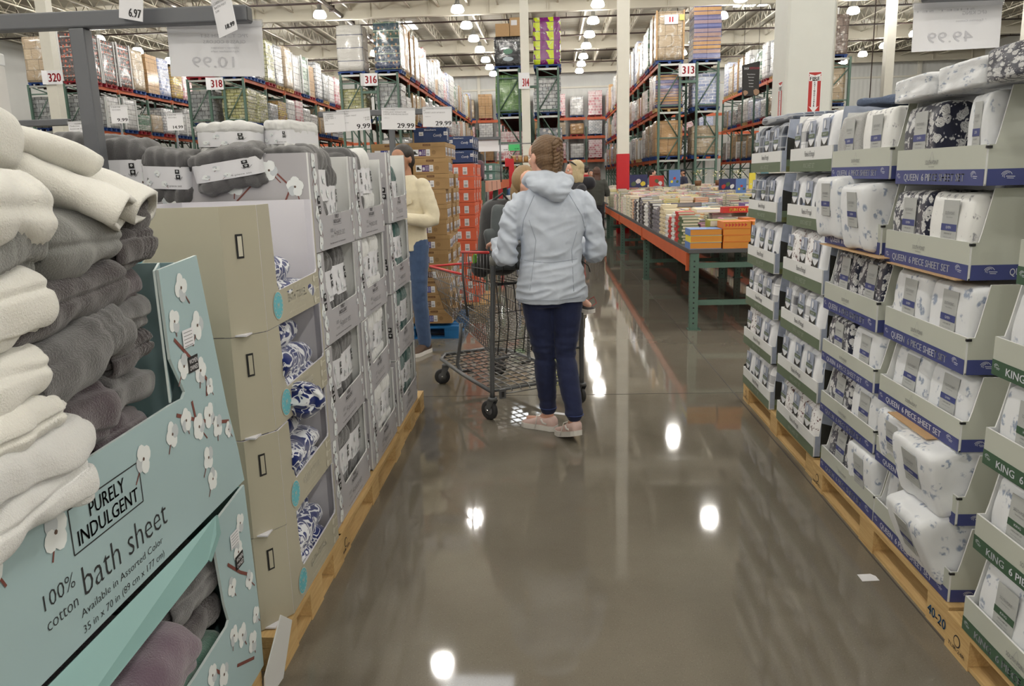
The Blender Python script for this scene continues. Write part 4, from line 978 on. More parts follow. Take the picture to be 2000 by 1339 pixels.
tstack(3.79, -.885, ZS, [tb('snow', 'snow', .06), tb('snow', 'snow', .05, .06), tb('snow', 'snow', .04, .05), tb('grey', 'snow', -.05, .09)], 'the middle towel-set column', [(.0, .05, 0), (.0, .0, .02), (0, .0, 0), (0, .02, -.01)])
tstack(4.52, -.885, ZK3, [tb('teal', 'teal', .05), tb('teal', 'teal', .03, .05), tb('snow', 'teal', -.04, .05), [('snow', -.04, .03, .02, -.05, 0, .8), ('teal', .17, .05, -.0, 0, 0, .7)]], 'the far towel-set column', [(0, .0, .0), (0, .0, .0), (.0, -.02, 0), (0, .02, .02)])
# cartons and bundles lying on the row behind, seen over the beige carton
for i, (x, y, z) in enumerate(((-1.36, 3.17, 1.2095), (-1.84, 3.17, 1.2095), (-1.36, 3.80, 1.2095), (-1.36, 4.5, 1.2095), (-1.84, 3.8, 1.2095))):
    c = copy_tree(TSC); place(c, (x, y, z), RZL, 'grey towel-set carton in the %s row behind the front columns, %s' % (('second', 'third', 'second', 'second', 'third')[i], ('near end', 'near end', 'middle', 'far end', 'middle')[i]), 'towel-set cartons'); nts += 1
    mb = MB(); mb.box((-.3, .0, -1.085), (.3, .455, -.002), GCART)
    ob('carton_stack', mb, None, (x, y, z), RZL, 'plain side of the closed cartons under the %s-row towel-set carton, %s' % (('second', 'third', 'second', 'second', 'third')[i], ('near end', 'near end', 'middle', 'far end', 'centre')[i]), 'carton')
for i, (col, x, y, z, rz, rx, ry, s, lb) in enumerate((
    ('snow', -1.22, 2.96, 1.60, .1, 0, 0, (.95, .9, .5), 'white towel bundle lying highest on the towel-set cartons, left one'), ('snow', -1.07, 3.1, 1.61, -.15, 0, 0, (.55, .9, .5), 'white towel bundle lying highest on the towel-set cartons, right one'),
    ('grey', -1.16, 2.84, 1.475, .1, .12, -.14, (1.1, .7, .58), 'grey towel bundle with cotton-print band slumped over the beige carton, middle'), ('grey', -1.42, 2.86, 1.43, 0, .05, .05, (.8, .7, .75), 'grey towel bundle standing left of the slumped one'),
    ('grey', -1.6, 2.86, 1.42, .05, 0, 0, (1.0, .7, .95), 'grey towel bundle in clear bag, right of the two at far left'), ('grey', -1.78, 2.9, 1.46, -.1, 0, 0, (1.0, .8, .9), 'grey towel bundle in clear bag, leftmost on the cartons'), ('dark', -1.0, 2.94, 1.5, .1, 0, 0, (.8, .7, .5), 'charcoal towel bundle on the top near carton'))):
    b = get_bundle('grey' if col == 'dark' else col, i); place(b, (x, y, z), None, lb, 'loose towel bundles on top', rot=(rx, ry, rz), scale=s)
ob('wooden_pallet', pallet(1.26, 1.0, None, '89'), None, (-.862, 3.475, 0), RZL, 'wooden pallet under the near and middle towel-set columns', 'pallet')
ob('wooden_pallet', pallet(.86, 1.0), None, (-.872, 4.565, 0), RZL, 'wooden pallet under the far towel-set column', 'pallet')
# ------------------------------------------------------------------ beige bath-towel cartons
def beige_carton(H_=.312, top=False):
    W_, D_, h, RH = .68, .5, .34, .115; r = empty('bath_towel_carton', cat='carton'); mb = MB(); th = .006
    mb.box((-h + .01, .03, 0), (h - .01, D_, .005), BEIGEIN)
    pl = [(-h, D_), (-h, .07), (-h + .1, 0), (h - .03, 0), (h, .035), (h, D_), (-h, D_)]
    for i, (a, b) in enumerate(zip(pl, pl[1:])):
        if i == 2: continue
        A, B = Vector((*a, 0)), Vector((*b, 0)); u = (B - A); L = u.length; u.normalize(); n = u.cross(Z_)
        mb.prism([(0, 0), (L, 0), (L, H_), (0, H_)], A, u, Z_, -n, th, BEIGE, BEIGEIN)
        if i == 1:
            q = A + u * L * .45 + Z_ * (H_ * .6); rect(mb, -.012, 0, .012, .07, q, u, Z_, BLACK, .002); rect(mb, -.006, .006, .008, .064, q, u, Z_, BEIGE2 if top else BEIGE, .003)
        if i == 0:
            text(mb, 'INSPIRED LIVING', A + u * .28 + Z_ * .035, u, Z_, .01, BEIGE2, .1)
            if top:
                q = A + u * (.5 - .36) + Z_ * .27; disc(mb, q, u, Z_, .075, BEIGE2, .0015, 28); disc(mb, q, u, Z_, .07, CIRC, .002, 28)
                for k, ch in enumerate('THAT I MAKES'): a_ = .9 - k * .38; text(mb, ch, q + u * math.cos(a_) * .052 + Z_ * math.sin(a_) * .052, u * math.sin(a_) + Z_ * -math.cos(a_), u * math.cos(a_) + Z_ * math.sin(a_), .013, BEIGE2, eps=.003)
    ob('carton_body', mb, r)
    mb = MB(); o = Vector((0, -.001, 0)); a, b = -h + .1, h - .03
    mb.prism([(a, 0), (b, 0), (b, H_), (b - .012, H_), (b - .014, RH + .01), (b - .024, RH), (a + .13, RH - .01), (a + .115, RH + .01), (a + .1, H_), (a, H_)], o, X_, Z_, Y_, th, BEIGE, BEIGEIN)
    q = o + X_ * (a + .105) + Z_ * .06; disc(mb, q, X_, Z_, .045, BEIGE2, .0015, 24); disc(mb, q, X_, Z_, .042, CIRC, .002, 24); text(mb, 'M', q - Z_ * .009, X_, Z_, .018, BEIGE2, eps=.003)
    for k in range(14): a_ = k * 2 * PI / 14; strip(mb, (math.cos(a_) * .033, math.sin(a_) * .033), (math.cos(a_ + .2) * .033, math.sin(a_ + .2) * .033), .004, q, X_, Z_, BEIGE2, .003)
    text(mb, 'Inspired', o + Z_ * .092 + X_ * .06, X_, Z_, .012, BEIGE2, .07, shear=.25); text(mb, 'BATH TOWEL', o + Z_ * .055 + X_ * .06, X_, Z_, .026, BEIGE2, .19, bold=.0012); text(mb, '100% cotton jacquard', o + Z_ * .04 + X_ * .06, X_, Z_, .007, BEIGE2, .13); text(mb, 'soft absorbent quick dry', o + Z_ * .018 + X_ * .05, X_, Z_, .006, BEIGE2, .17)
    for k in range(3): disc(mb, o + X_ * (b - .06) + Z_ * (.02 + k * .038), X_, Z_, .013, BEIGE2, .0015, 10); strip(mb, (b - .043, .02 + k * .038), (b - .01, .02 + k * .038), .004, o, X_, Z_, BEIGE2)
    ob('front_panel', mb, r); return r
def lump(name, size, mat, seed, fold=0, amp=.02, n=24, freq=7.0, r=.06, pleat=0.0, pf=40, ax='z'):
    mb = MB()
    def fn(p, nr, q):
        if pleat:
            c = {'z': p.z, 'x': p.x, 'y': p.y}[ax]; w_ = math.sin(c * pf + noise.noise(p * 5 + Vector((seed, 0, 0))) * 2.5); p = p + nr * w_ * pleat
        if fold:   # rolled or folded layers seen at the two ends
            ex = abs(q[0]); 
            if ex > .97:
                rr = math.hypot(q[1], q[2]); p.x -= math.copysign(.018 * (0.5 + .5 * math.cos(rr * PI * fold + math.atan2(q[2], q[1]))), p.x) * 1
        return p
    soft(mb, size, r, mat, n, amp, freq, seed, None, fn); return mb
for i, z in enumerate((.122, .4365, .751, 1.0655)):
    top = i == 3; c = beige_carton(.375 if top else .312, top)
    place(c, (-.862 - (.0 if i else .0), 2.51, z), RZL + (.0, .012, -.01, .0)[i], 'beige bath-towel carton, %s tier of the beige column' % COLT[i], 'beige bath-towel cartons')
    n_ = 0
    for (dy, dx, dz, sz, ry) in (((.06, .19, .065, (.46, .34, .12), .0), (.05, .17, .15, (.44, .32, .11), .12), (.08, .20, .235, (.36, .3, .1), .1)) if not top else ((.05, .17, .065, (.46, .32, .12), .0), (.0, .19, .155, (.34, .3, .12), .2), (-.05, .22, .25, (.22, .26, .12), .35))):
        mb = lump('damask_towel', sz, DAM, i * 5 + n_, 3, .02, 26, 9, .05, .007, 55, 'z')
        o = ob('damask_towel', mb, None, (-.862 - dx, 2.5 + dy, z + dz), 0, 'blue and white patterned bath towel, %s in the %s beige carton' % (('lowest', 'middle one', 'uppermost')[n_], COLT[i]), 'towel', 'patterned towels in the beige cartons', rot=(ry * .5, .12, RZL + .1 * n_)); n_ += 1
mb = lump('d', (.34, .3, .11), DAM, 77, 3, .022, 28, 8, .055, .008, 50, 'y'); ob('damask_towel', mb, None, (-.95, 2.55, .79), 0, 'blue and white patterned towel spilling out between the second and third beige cartons', 'towel', rot=(.35, .25, RZL + .3))
ob('wooden_pallet', pallet(.72, 1.0), None, (-.858, 2.5, 0), RZL, 'wooden pallet under the beige bath-towel cartons', 'pallet')
mb = MB(); mb.prism([(-.04, 0), (.06, .02), (.09, .2), (.02, .26), (-.05, .1)], (0, 0, 0), (.2, .98, 0), Vector((.15, 0, .98)).normalized(), (.97, 0, -.2), .004, INW); ob('cardboard_flap', mb, None, (-.86, 2.02, 0.001), 0, 'loose white cardboard flap on the floor by the beige column', 'cardboard flap')
# ------------------------------------------------------------------ aqua bath-sheet cartons in the foreground
def sheet_front(poly, z0, name, o, label_tag=True):
    pass
PLX = -.86
def W3(y, z, x=PLX): return Vector((x, y, z))
O_ = Vector((PLX, 0, 0)); NY = Vector((-1, 0, 0))
def aqua(tier, poly, zb, zt, yr, title):
    r = empty('bath_sheet_carton', (0, 0, 0), label=title, cat='carton', group='aqua bath-sheet cartons')
    mb = MB(); mb.prism(poly, O_, Y_, Z_, NY, .007, AQUA, AQUAE); ob_ = mb
    return r, mb
# upper carton
up = [(.62, .69), (1.99, .70), (1.97, .80), (1.93, .93), (1.85, 1.335), (1.66, 1.322), (1.665, 1.12), (1.715, 1.03), (1.70, 1.018), (1.64, 1.02), (.62, 1.0)]
r, mb = aqua('u', up, .7, 1.33, 1.99, 'large aqua bath-sheet carton, upper tier, lettered bath sheet')
purely(mb, O_ + Vector((0, 1.36, .86)), Y_, Z_, .24, INK, 'bath sheet', lines=('Available in Assorted Color', '35 in x 70 in (89 cm x 177 cm)'))
for (a, b, q, s_) in ((1.04, .955, .042, 1), (1.20, .925, .034, 2), (1.50, .945, .03, 3), (1.63, .955, .028, 4), (1.70, .965, .026, 5), (1.76, .93, .03, 6), (1.82, .94, .03, 7), (1.86, .90, .028, 8), (1.79, .84, .028, 9), (1.80, .78, .026, 10), (1.92, .87, .02, 12), (1.75, 1.27, .03, 13), (1.70, 1.20, .026, 14), (1.81, 1.17, .032, 15), (1.72, 1.09, .028, 16), (1.80, 1.06, .03, 17), (1.84, 1.01, .02, 18), (.9, .97, .03, 19), (.82, .8, .04, 20)): boll(mb, O_, Y_, Z_, a, b, q, s_)
for a, b in (((1.66, .99), (1.74, .955)), ((1.74, .955), (1.84, .915)), ((1.84, .915), (1.93, .89)), ((1.69, 1.16), (1.76, 1.10)), ((1.76, 1.10), (1.83, 1.03)), ((1.75, .95), (1.74, 1.0)), ((1.83, 1.03), (1.82, .99))): strip(mb, a, b, .009, O_, Y_, Z_, TWIG)
o = O_ + Vector((0, 1.755, 1.15)); rect(mb, -.028, -.02, .028, .022, o, Y_, Z_, PAPER, .003)
for k in range(5): strip(mb, (-.022, .015 - k * .008), (.02, .015 - k * .008), .0015, o, Y_, Z_, GREYINK, .0034)
o = O_ + Vector((0, 1.765, 1.085)); rect(mb, -.026, -.018, .026, .02, o, Y_, Z_, BLACK, .003); text(mb, 'WOMEN', o + Vector((0, 0, .003)), Y_, Z_, .011, PAPER, .042, eps=.004); text(mb, 'OWNED', o - Vector((0, 0, .013)), Y_, Z_, .011, PAPER, .042, eps=.004)
ob('front_panel', mb, r, label='aqua printed front reading bath sheet')
mb = MB(); mb.box((-1.5, .62, .693), (PLX - .01, 1.98, .70), AQIN); mb.add([W3(1.975, .70, PLX - .008), W3(1.975, .70, -1.5), W3(1.84, 1.32, -1.5), W3(1.84, 1.32, PLX - .008), W3(1.969, .70, PLX - .008), W3(1.969, .70, -1.5), W3(1.834, 1.32, -1.5), W3(1.834, 1.32, PLX - .008)], [(0, 3, 2, 1), (4, 5, 6, 7), (0, 1, 5, 4), (2, 3, 7, 6), (0, 4, 7, 3), (1, 2, 6, 5)], AQUA); mb.box((-1.5, .62, .7), (-1.493, 1.97, 1.3), AQIN)
mb.prism([(0, 0), (.2, 0), (.2, .3), (0, .3)], (PLX - .008, 1.66, 1.02), Vector((-.4, .9, 0)).normalized(), Z_, Vector((-.9, -.4, 0)).normalized(), .005, AQUA, AQUAE)
ob('carton_body', mb, r)
mb = MB(); f0, f1 = (1.13, 1.76)
mb.add([W3(1.0, .688, -.855), W3(1.78, .688, -.855), W3(1.74, .655, -.84), W3(1.66, .625, -.83), W3(1.05, .625, -.80), W3(1.0, .63, -.8)], [(0, 1, 2, 3, 4, 5)], AQIN); mb.add([W3(1.63, .68, -.855), W3(1.79, .687, -.855), W3(1.785, .64, -.85), W3(1.71, .60, -.846)], [(0, 1, 2, 3)], AQIN)
o_ = ob('bottom_flap', mb, r, label='pale teal cardboard flap bent out under the front'); sd = o_.modifiers.new('solid', 'SOLIDIFY'); sd.thickness = .004
# lower carton
lo = [(.62, .125), (1.99, .125), (2.0, .30), (1.985, .688), (1.96, .686), (1.765, .665), (1.79, .44), (1.805, .385), (1.79, .375), (1.6, .36), (.62, .34)]
r, mb = aqua('l', lo, .13, .7, 1.99, 'large aqua bath-sheet carton, lower tier, partly below the picture')
for (a, b, q, s_) in ((1.93, .60, .026, 1), (1.90, .53, .03, 2), (1.84, .46, .026, 3), (1.95, .42, .026, 4), (1.87, .30, .03, 5), (1.82, .33, .026, 6), (1.74, .27, .03, 7), (1.68, .31, .026, 8), (1.93, .24, .03, 9), (1.64, .22, .03, 10), (1.97, .30, .024, 11)): boll(mb, O_, Y_, Z_, a, b, q, s_ + 40)
for a, b in (((1.83, .53), (1.90, .47)), ((1.90, .47), (1.96, .43)), ((1.68, .33), (1.76, .25)), ((1.82, .24), (1.93, .19))): strip(mb, a, b, .009, O_, Y_, Z_, TWIG)
o = O_ + Vector((0, 1.885, .575)); rect(mb, -.028, -.02, .028, .022, o, Y_, Z_, PAPER, .003)
for k in range(5): strip(mb, (-.022, .015 - k * .008), (.02, .015 - k * .008), .0015, o, Y_, Z_, GREYINK, .0034)
o = O_ + Vector((0, 1.9, .505)); rect(mb, -.026, -.018, .026, .02, o, Y_, Z_, BLACK, .003); text(mb, 'WOMEN', o + Vector((0, 0, .003)), Y_, Z_, .011, PAPER, .042, eps=.004); text(mb, 'OWNED', o - Vector((0, 0, .013)), Y_, Z_, .011, PAPER, .042, eps=.004)
ob('front_panel', mb, r)
mb = MB(); mb.box((-1.5, .62, .126), (PLX - .01, 1.98, .132), AQIN); mb.box((-1.49, 1.975, .13), (PLX - .008, 1.982, .685), AQIN); mb.box((-1.5, .62, .13), (-1.493, 1.97, .685), AQIN); ob('carton_body', mb, r)
ob('wooden_pallet', pallet(1.3, 1.0), None, (-.865, 1.33, 0), RZL, 'wooden pallet under the aqua bath-sheet cartons', 'pallet')
# the bath sheets: folded logs lying along the aisle; (colour, y, z, x, length, height, depth, tilts, label)
BS = [
 ('dark', 1.05, .765, -1.14, .74, .12, .5, 0, 0, 'charcoal bath sheet, bottom layer of the upper aqua carton, near end'), ('plum', 1.56, .77, -1.14, .26, .12, .5, 0, 0, 'plum-grey bath sheet, bottom layer of the upper aqua carton, far end'),
 ('dark', 1.12, .88, -1.12, .62, .11, .46, 0, 0, 'charcoal bath sheet, second layer of the upper aqua carton, near end'), ('grey', 1.57, .89, -1.12, .24, .11, .46, 0, 0, 'mid-grey bath sheet, second layer of the upper aqua carton'),
 ('dark', 1.06, .985, -1.09, .62, .09, .42, 0, .05, 'charcoal bath sheet just above the lettered front'), ('plum', 1.50, 1.0, -1.09, .26, .1, .42, 0, .1, 'plum bath sheet with ribbed border just above the lettered front'),
 ('grey', 1.56, 1.085, -1.07, .22, .085, .38, 0, .05, 'mid-grey folded bath sheet beside the inner post, lowest of three'), ('dark', 1.57, 1.16, -1.07, .2, .08, .38, 0, 0, 'charcoal folded bath sheet beside the inner post, middle of three'), ('grey', 1.57, 1.235, -1.07, .2, .085, .38, 0, 0, 'mid-grey folded bath sheet beside the inner post, top of three'),
 ('plum', 1.36, 1.09, -1.04, .24, .13, .36, .1, .1, 'plum bath sheet rolled into a swirl in the middle of the pile'), ('grey', 1.34, 1.215, -1.03, .36, .12, .42, -.12, .05, 'mid-grey bath sheet with a ribbed band, large log in the middle of the pile'), ('dark', 1.33, 1.315, -1.05, .40, .1, .42, -.12, .05, 'charcoal bath sheet lying on the large ribbed grey one'),
 ('plum', 1.57, 1.31, -1.05, .16, .09, .34, 0, .1, 'crumpled plum bath sheet beside the top of the post'), ('dark', 1.58, 1.375, -1.03, .2, .09, .36, .05, 0, 'charcoal bath sheet bulging above the post'), ('dark', 1.54, 1.45, -1.04, .3, .11, .36, .1, 0, 'charcoal bath sheet under the drooping white one'),
 ('light', 1.38, 1.415, -1.02, .30, .12, .38, .02, .05, 'pale grey bath sheet under the white heap, right one'), ('light', 1.13, 1.415, -1.0, .26, .12, .38, -.05, .05, 'pale grey bath sheet under the white heap, left one, open fold'),
 ('white', 1.12, 1.33, -.985, .26, .11, .36, -.06, .08, 'ivory bath sheet under the pale grey ones at the left edge'), ('white', 1.10, 1.225, -.99, .24, .085, .36, -.02, .1, 'ivory bath sheet with a care label, second of the ivory stack'), ('white', 1.10, 1.155, -.985, .27, .07, .36, -.02, .08, 'ivory bath sheet, third of the ivory stack'),
 ('snow', 1.12, 1.085, -.98, .34, .085, .36, -.06, .06, 'white bath sheet, fourth of the ivory stack'), ('snow', 1.10, 1.01, -.98, .34, .08, .36, -.06, .06, 'white bath sheet at the foot of the ivory stack'),
 ('white', 1.13, 1.49, -1.0, .30, .15, .42, .1, .1, 'large ivory bath sheet rounded over the pale grey ones'), ('white', 1.40, 1.515, -1.12, .36, .09, .42, .28, .08, 'ivory bath sheet drooping down to the right with open folded ends'), ('white', 1.2, 1.60, -1.08, .3, .11, .4, .1, 0, 'topmost ivory bath sheet of the heap'),
 ('grey', 1.75, .20, -1.12, .4, .13, .48, 0, 0, 'mid-grey bath sheet at the bottom of the lower aqua carton, far end'), ('plum', 1.3, .2, -1.12, .46, .13, .48, 0, 0, 'plum bath sheet at the bottom of the lower aqua carton, near end'), ('green', 1.66, .325, -1.06, .32, .12, .4, 0, .05, 'green bath sheet in the lower aqua carton'),
 ('dark', 1.74, .41, -1.1, .3, .1, .42, 0, 0, 'charcoal bath sheet in the lower aqua carton, under the standing one'), ('grey', 1.72, .535, -1.08, .34, .13, .42, .1, .1, 'grey bath sheet sagging in the opening of the lower carton'), ('mauve', 1.32, .50, -.99, .44, .14, .42, -.1, .12, 'mauve rolled bath sheet bulging from the lower aqua carton'), ('mauve', 1.22, .38, -.99, .5, .13, .42, -.05, .1, 'mauve bath sheet beneath the bulging roll in the lower aqua carton')]
for i, (col, y, z, x, L, H_, D_, rx, ry, lb) in enumerate(BS):
    mb = MB(); m = TW[col][1]; sd = i * 1.7
    def fn(p, nr, q, sd=sd, L=L, H_=H_, D_=D_, i=i):
        # local x along the log; the aisle edge is -y; the cloth is folded over itself in layers that show at both ends
        nl = 2 + (i % 2)
        if abs(q[0]) > .9:
            rr = math.hypot((p.y + D_ / 2 - H_ * .5) / H_ * 1.1, p.z / H_ * 2) if p.y < -D_ / 2 + H_ * .55 else abs(p.z / H_ * 2)
            g = .5 + .5 * math.cos(rr * PI * nl * 1.5 + .5 * math.sin(p.y * 20 + sd)); p.x -= math.copysign(.022 * g * min(1, (abs(q[0]) - .9) / .06), p.x)
        s1 = noise.noise(Vector((p.x * 6 + sd, p.y * 5, p.z * 3))) * .02; p.z += s1
        if q[1] < -.5:   # soft pinch lines running along the rounded edge
            lay = math.cos(p.z / H_ * PI * 2 * nl * .5 + sd + 1.2 * noise.noise(Vector((p.x * 5 + sd, 0, 0)))); p = p - nr * .008 * max(0, lay) ** 6
        w_ = noise.noise(Vector((p.x * 20 + sd, p.y * 5 + sd, p.z * 9))); p = p + nr * w_ * .009
        if i % 3 == 1 and abs(p.x - L * .22) < .04: p = p + nr * (.003 * math.cos((p.x - L * .22) * 500) - .003)
        return p
    soft(mb, (L, D_, H_), H_ * .49, m, 44, .012, 9, sd, None, fn)
    if col == 'mauve' and z > .45: pass
    o = ob('bath_sheet', mb, None, (x, y, z), 0, lb, 'bath sheet', 'bath sheets in the aqua cartons', rot=(ry, rx, RZL))
# the drooping ivory sheets: flattened open folds whose mouths face the aisle end
def open_fold(path, wid, thk, name, label, seed, up=(0, 0, 1)):
    mb = MB(); n = 36; P = [Vector(p) for p in path]; N = 26; vs = []
    for i in range(N):
        t = i / (N - 1) * (len(P) - 1); k = min(int(t), len(P) - 2); f = t - k
        p0, p1, p2, p3 = P[max(0, k - 1)], P[k], P[k + 1], P[min(len(P) - 1, k + 2)]
        c = .5 * ((2 * p1) + (p2 - p0) * f + (2 * p0 - 5 * p1 + 4 * p2 - p3) * f * f + (3 * p1 - p0 - 3 * p2 + p3) * f ** 3)
        d = (p2 - p1).normalized(); sd_ = d.cross(Vector(up)).normalized(); u_ = sd_.cross(d); s_ = i / (N - 1); w_ = wid[0] * (1 - s_) + wid[1] * s_; h_ = thk[0] * (1 - s_) + thk[1] * s_
        for j in range(n):
            a_ = 2 * PI * j / n; e = .8; x = math.copysign(abs(math.cos(a_)) ** e, math.cos(a_)) * w_; z = math.copysign(abs(math.sin(a_)) ** e, math.sin(a_)) * h_
            q = c + sd_ * x + u_ * z; q = q + u_ * (noise.noise(Vector((x * 14 + seed, s_ * 4, z * 8))) * .014 + math.sin(x * 40 + s_ * 5 + seed) * .004)
            vs.append(q)
    mb.add(vs, [(i * n + j, i * n + (j + 1) % n, (i + 1) * n + (j + 1) % n, (i + 1) * n + j) for i in range(N - 1) for j in range(n)] + [tuple(range(n))], TW['white'][1], True)
    o = ob(name, mb, None, (0, 0, 0), 0, label, 'bath sheet', 'bath sheets in the aqua cartons'); sm_ = o.modifiers.new('solid', 'SOLIDIFY'); sm_.thickness = .011; sm_.offset = -1; return o
open_fold([(-1.25, 1.44, 1.585), (-1.12, 1.50, 1.57), (-.99, 1.565, 1.525), (-.90, 1.60, 1.485), (-.845, 1.615, 1.455)], (.1, .075), (.03, .026), 'bath_sheet', 'thin ivory bath sheet hanging lowest over the charcoal ones, its fold open', 3)
open_fold([(-1.2, 1.30, 1.585), (-1.08, 1.34, 1.575), (-.95, 1.42, 1.525), (-.87, 1.46, 1.48), (-.82, 1.48, 1.45)], (.11, .078), (.032, .026), 'bath_sheet', 'second thin ivory bath sheet draped in front, its open fold over the pale grey one', 8)
open_fold([(-1.25, 1.12, 1.62), (-1.12, 1.26, 1.63), (-1.0, 1.42, 1.585), (-.93, 1.52, 1.54)], (.15, .1), (.03, .012), 'bath_sheet', 'ivory bath sheet draped behind the two open folds', 12)
mb = MB(); mb.box((0, 0, 0), (.6, .1, .57), plain('white_carton', rgb(214, 212, 208), .6)); mb.box((-.002, -.002, .54), (.602, .102, .574), INW); ob('white_carton', mb, None, (-2.12, 2.1, 1.301), .05, 'tall white carton at the left edge behind the ivory heap', 'carton', bev=.004)
mb = MB(); soft(mb, (.14, .2, .08), .035, plain('blue_towelling2', rgb(112, 134, 176), .95, 0, .2, 60, .3, 160), 16, .015, 7, 9); ob('blue_towel', mb, None, (-1.52, 2.45, 1.585), .2, 'pale blue towel peeking out behind the ivory heap', 'towel')
mb = MB(); mb.box((-.6, -.3, 0), (.43, .3, 1.54), GCART); ob('display_carton', mb, None, (-1.85, 2.3, 0), 0, 'plain grey carton hidden behind the aqua cartons', 'carton')
# ================================================================== price signs and their frames
def sheet(name, w, h, loc, rz=0.0, label='', back=None, lines=(), price=None, grp=None, rot=None, mat=None):
    mb = MB(); mb.box((0, 0, -h), (w, .002, 0), mat or PAPER)
    o = Vector((0, 0, 0))
    if back:   # lettering of the far side showing through the sheet
        for (s, x, z, sz, wd) in back: text(mb, s, o + X_ * x + Z_ * z, -X_, Z_, sz, plain('show_through', rgb(196, 196, 202), .5), wd, eps=-.0015 * -1 * -1)
    for (s, x, z, sz, wd) in lines: text(mb, s, o + X_ * x + Z_ * z, X_, Z_, sz, GREYINK, wd, 'l', eps=.001)
    if price: text(mb, price[0], o + X_ * price[1] + Z_ * price[2], X_, Z_, price[3], BLACK, price[4], 'r', eps=.001, bold=.0012)
    r = empty(name, loc, rz, label, 'sign', grp, rot); ob('printed_sheet', mb, r); 
    mb = MB(); mb.box((-.004, -.003, -.02), (w + .004, .005, .004), CLEARP); ob('clear_sleeve', mb, r); return r
tt = NT('clear_plastic'); tt.base((.9, .9, .92)); tt.pr(Roughness=.1); tt.b.inputs['Transmission Weight'].default_value = .6; tt.b.inputs['Alpha'].default_value = .35; CLEARP = tt.m
def sign_frame(name, x0, x1, y, z, post_x, label, s=.05, post_z=0.0, bp=.2):
    r = empty(name, (0, 0, 0), label=label, cat='sign frame'); mb = MB()
    mb.box((x0, y - s / 2, z - s / 2), (x1, y + s / 2, z + s / 2), GREY_STEEL); ob('rail', mb, r, bev=.006)
    mb = MB(); mb.box((post_x - s / 2, y - s / 2 + .001, post_z), (post_x + s / 2, y + s / 2 - .001, z - s / 2), GREY_STEEL); mb.box((post_x - bp, y - bp, post_z), (post_x + bp, y + bp, post_z + .01), GREY_STEEL); ob('post', mb, r, bev=.006)
    mb = MB(); e = s / 2 - .006
    for xe, d in ((x1, 1), (x0, -1)):
        mb = MB(); mb.box((min(xe, xe + d * .0015), y - e, z - e), (max(xe, xe + d * .0015), y + e, z + e), BLACK); ob('end_cap', mb, r)
    return r
sign_frame('sign_frame', -2.2, -1.015, 2.78, 2.066, -1.615, 'grey square-tube sign frame nearest the camera at upper left', .054)
sheet('price_sign', .335, .185, (-1.33, 2.83, 2.065), .02, 'large white price sheet seen from behind, 10.99 showing through', back=[('10.99', .155, -.155, .036, .15), ('7PC T... LASH SET', .2, -.055, .011, .17), ('GLASS 8 COLORS', .2, -.075, .011, .15), ('shatter resistant', .2, -.092, .006, .1), ('dishwasher safe', .2, -.104, .006, .1)], rot=(0, .03, .02))
sheet('price_sign', .095, .125, (-1.125, 2.735, 2.105), -.35, 'small plastic-sleeved price card clipped on the grey rail, nearer its open end', lines=[('1389112', .01, -.02, .007, .05), ('BATH MAT', .01, -.034, .007, .06), ('2 PK', .01, -.046, .006, .02)], price=('18.99', .088, -.108, .014, .045), rot=(0, -.18, -.5))
sheet('price_sign', .12, .105, (-1.43, 2.73, 2.165), -.3, 'tilted price card reading 6.97 above the grey rail', lines=[('ITEM', .01, -.02, .006, .03)], price=('6.97', .112, -.095, .026, .06), rot=(0, .22, -.45))
sign_frame('sign_frame', 1.245, 2.7, 2.82, 2.058, 2.55, 'grey square-tube sign frame at the upper right edge', .054)
sheet('price_sign', .29, .155, (1.235, 2.87, 2.035), 0, 'white price sheet at upper right seen from behind, 49.99 showing through', back=[('49.99', .125, -.13, .034, .15), ('6PC KING', .2, -.045, .012, .08), ('* Egyptian Cotton', .19, -.066, .006, .1), ('SHEET SET', .1, -.03, .006, .2)], rot=(0, -.02, 0))
sheet('price_sign', .1, .06, (1.45, 2.765, 2.085), .2, 'corner of a white price card in front of the upper right rail', price=('12.99', .09, -.05, .02, .05), rot=(0, -.25, .1))
sign_frame('sign_frame', -4.6, -3.66, 6.0, 2.0, -4.3, 'grey sign frame behind the ivory towel heap at far left', .05)
sheet('price_sign', .16, .2, (-3.66, 5.97, 2.0), 0, 'white price card at the end of the far left sign frame', lines=[('1638015', .05, -.02, .01, .08), ('THROW', .01, -.04, .012, .08), ('ASSORTED', .01, -.06, .012, .12), ('60 x 70', .01, -.08, .01, .08), ('Instant savings', .01, -.12, .007, .1)])
sign_frame('sign_frame', -2.06, -.86, 7.14, 2.09, -1.41, 'grey sign frame carrying three price cards above the shoe boxes', .05, 0, .09)
sheet('price_sign', .19, .17, (-2.01, 7.1, 2.1), 0, 'white price card overlapped by the 9.99 card', lines=[('1507810', .03, -.022, .009, .06), ('32 DEGREES', .01, -.04, .011, .08), ('LADIES HEAT T', .01, -.056, .011, .1), ('2 PK', .01, -.072, .01, .03), ('Instant savings', .01, -.1, .006, .08)], rot=(0, -.03, 0))
sheet('price_sign', .3, .185, (-1.89, 7.108, 2.12), 0, 'white price card reading 9.99, left of the three', lines=[('1507791', .04, -.022, .01, .07), ('32 DEGREES', .015, -.042, .011, .09), ('LADIES HEAT PANT', .015, -.06, .011, .16), ('2PK', .015, -.08, .01, .03), ('Instant Savings', .02, -.115, .007, .08), ('14.99', .24, -.085, .012, .05), ('5.00', .25, -.102, .012, .04)], price=('9.99', .29, -.17, .04, .12), rot=(0, -.04, 0))
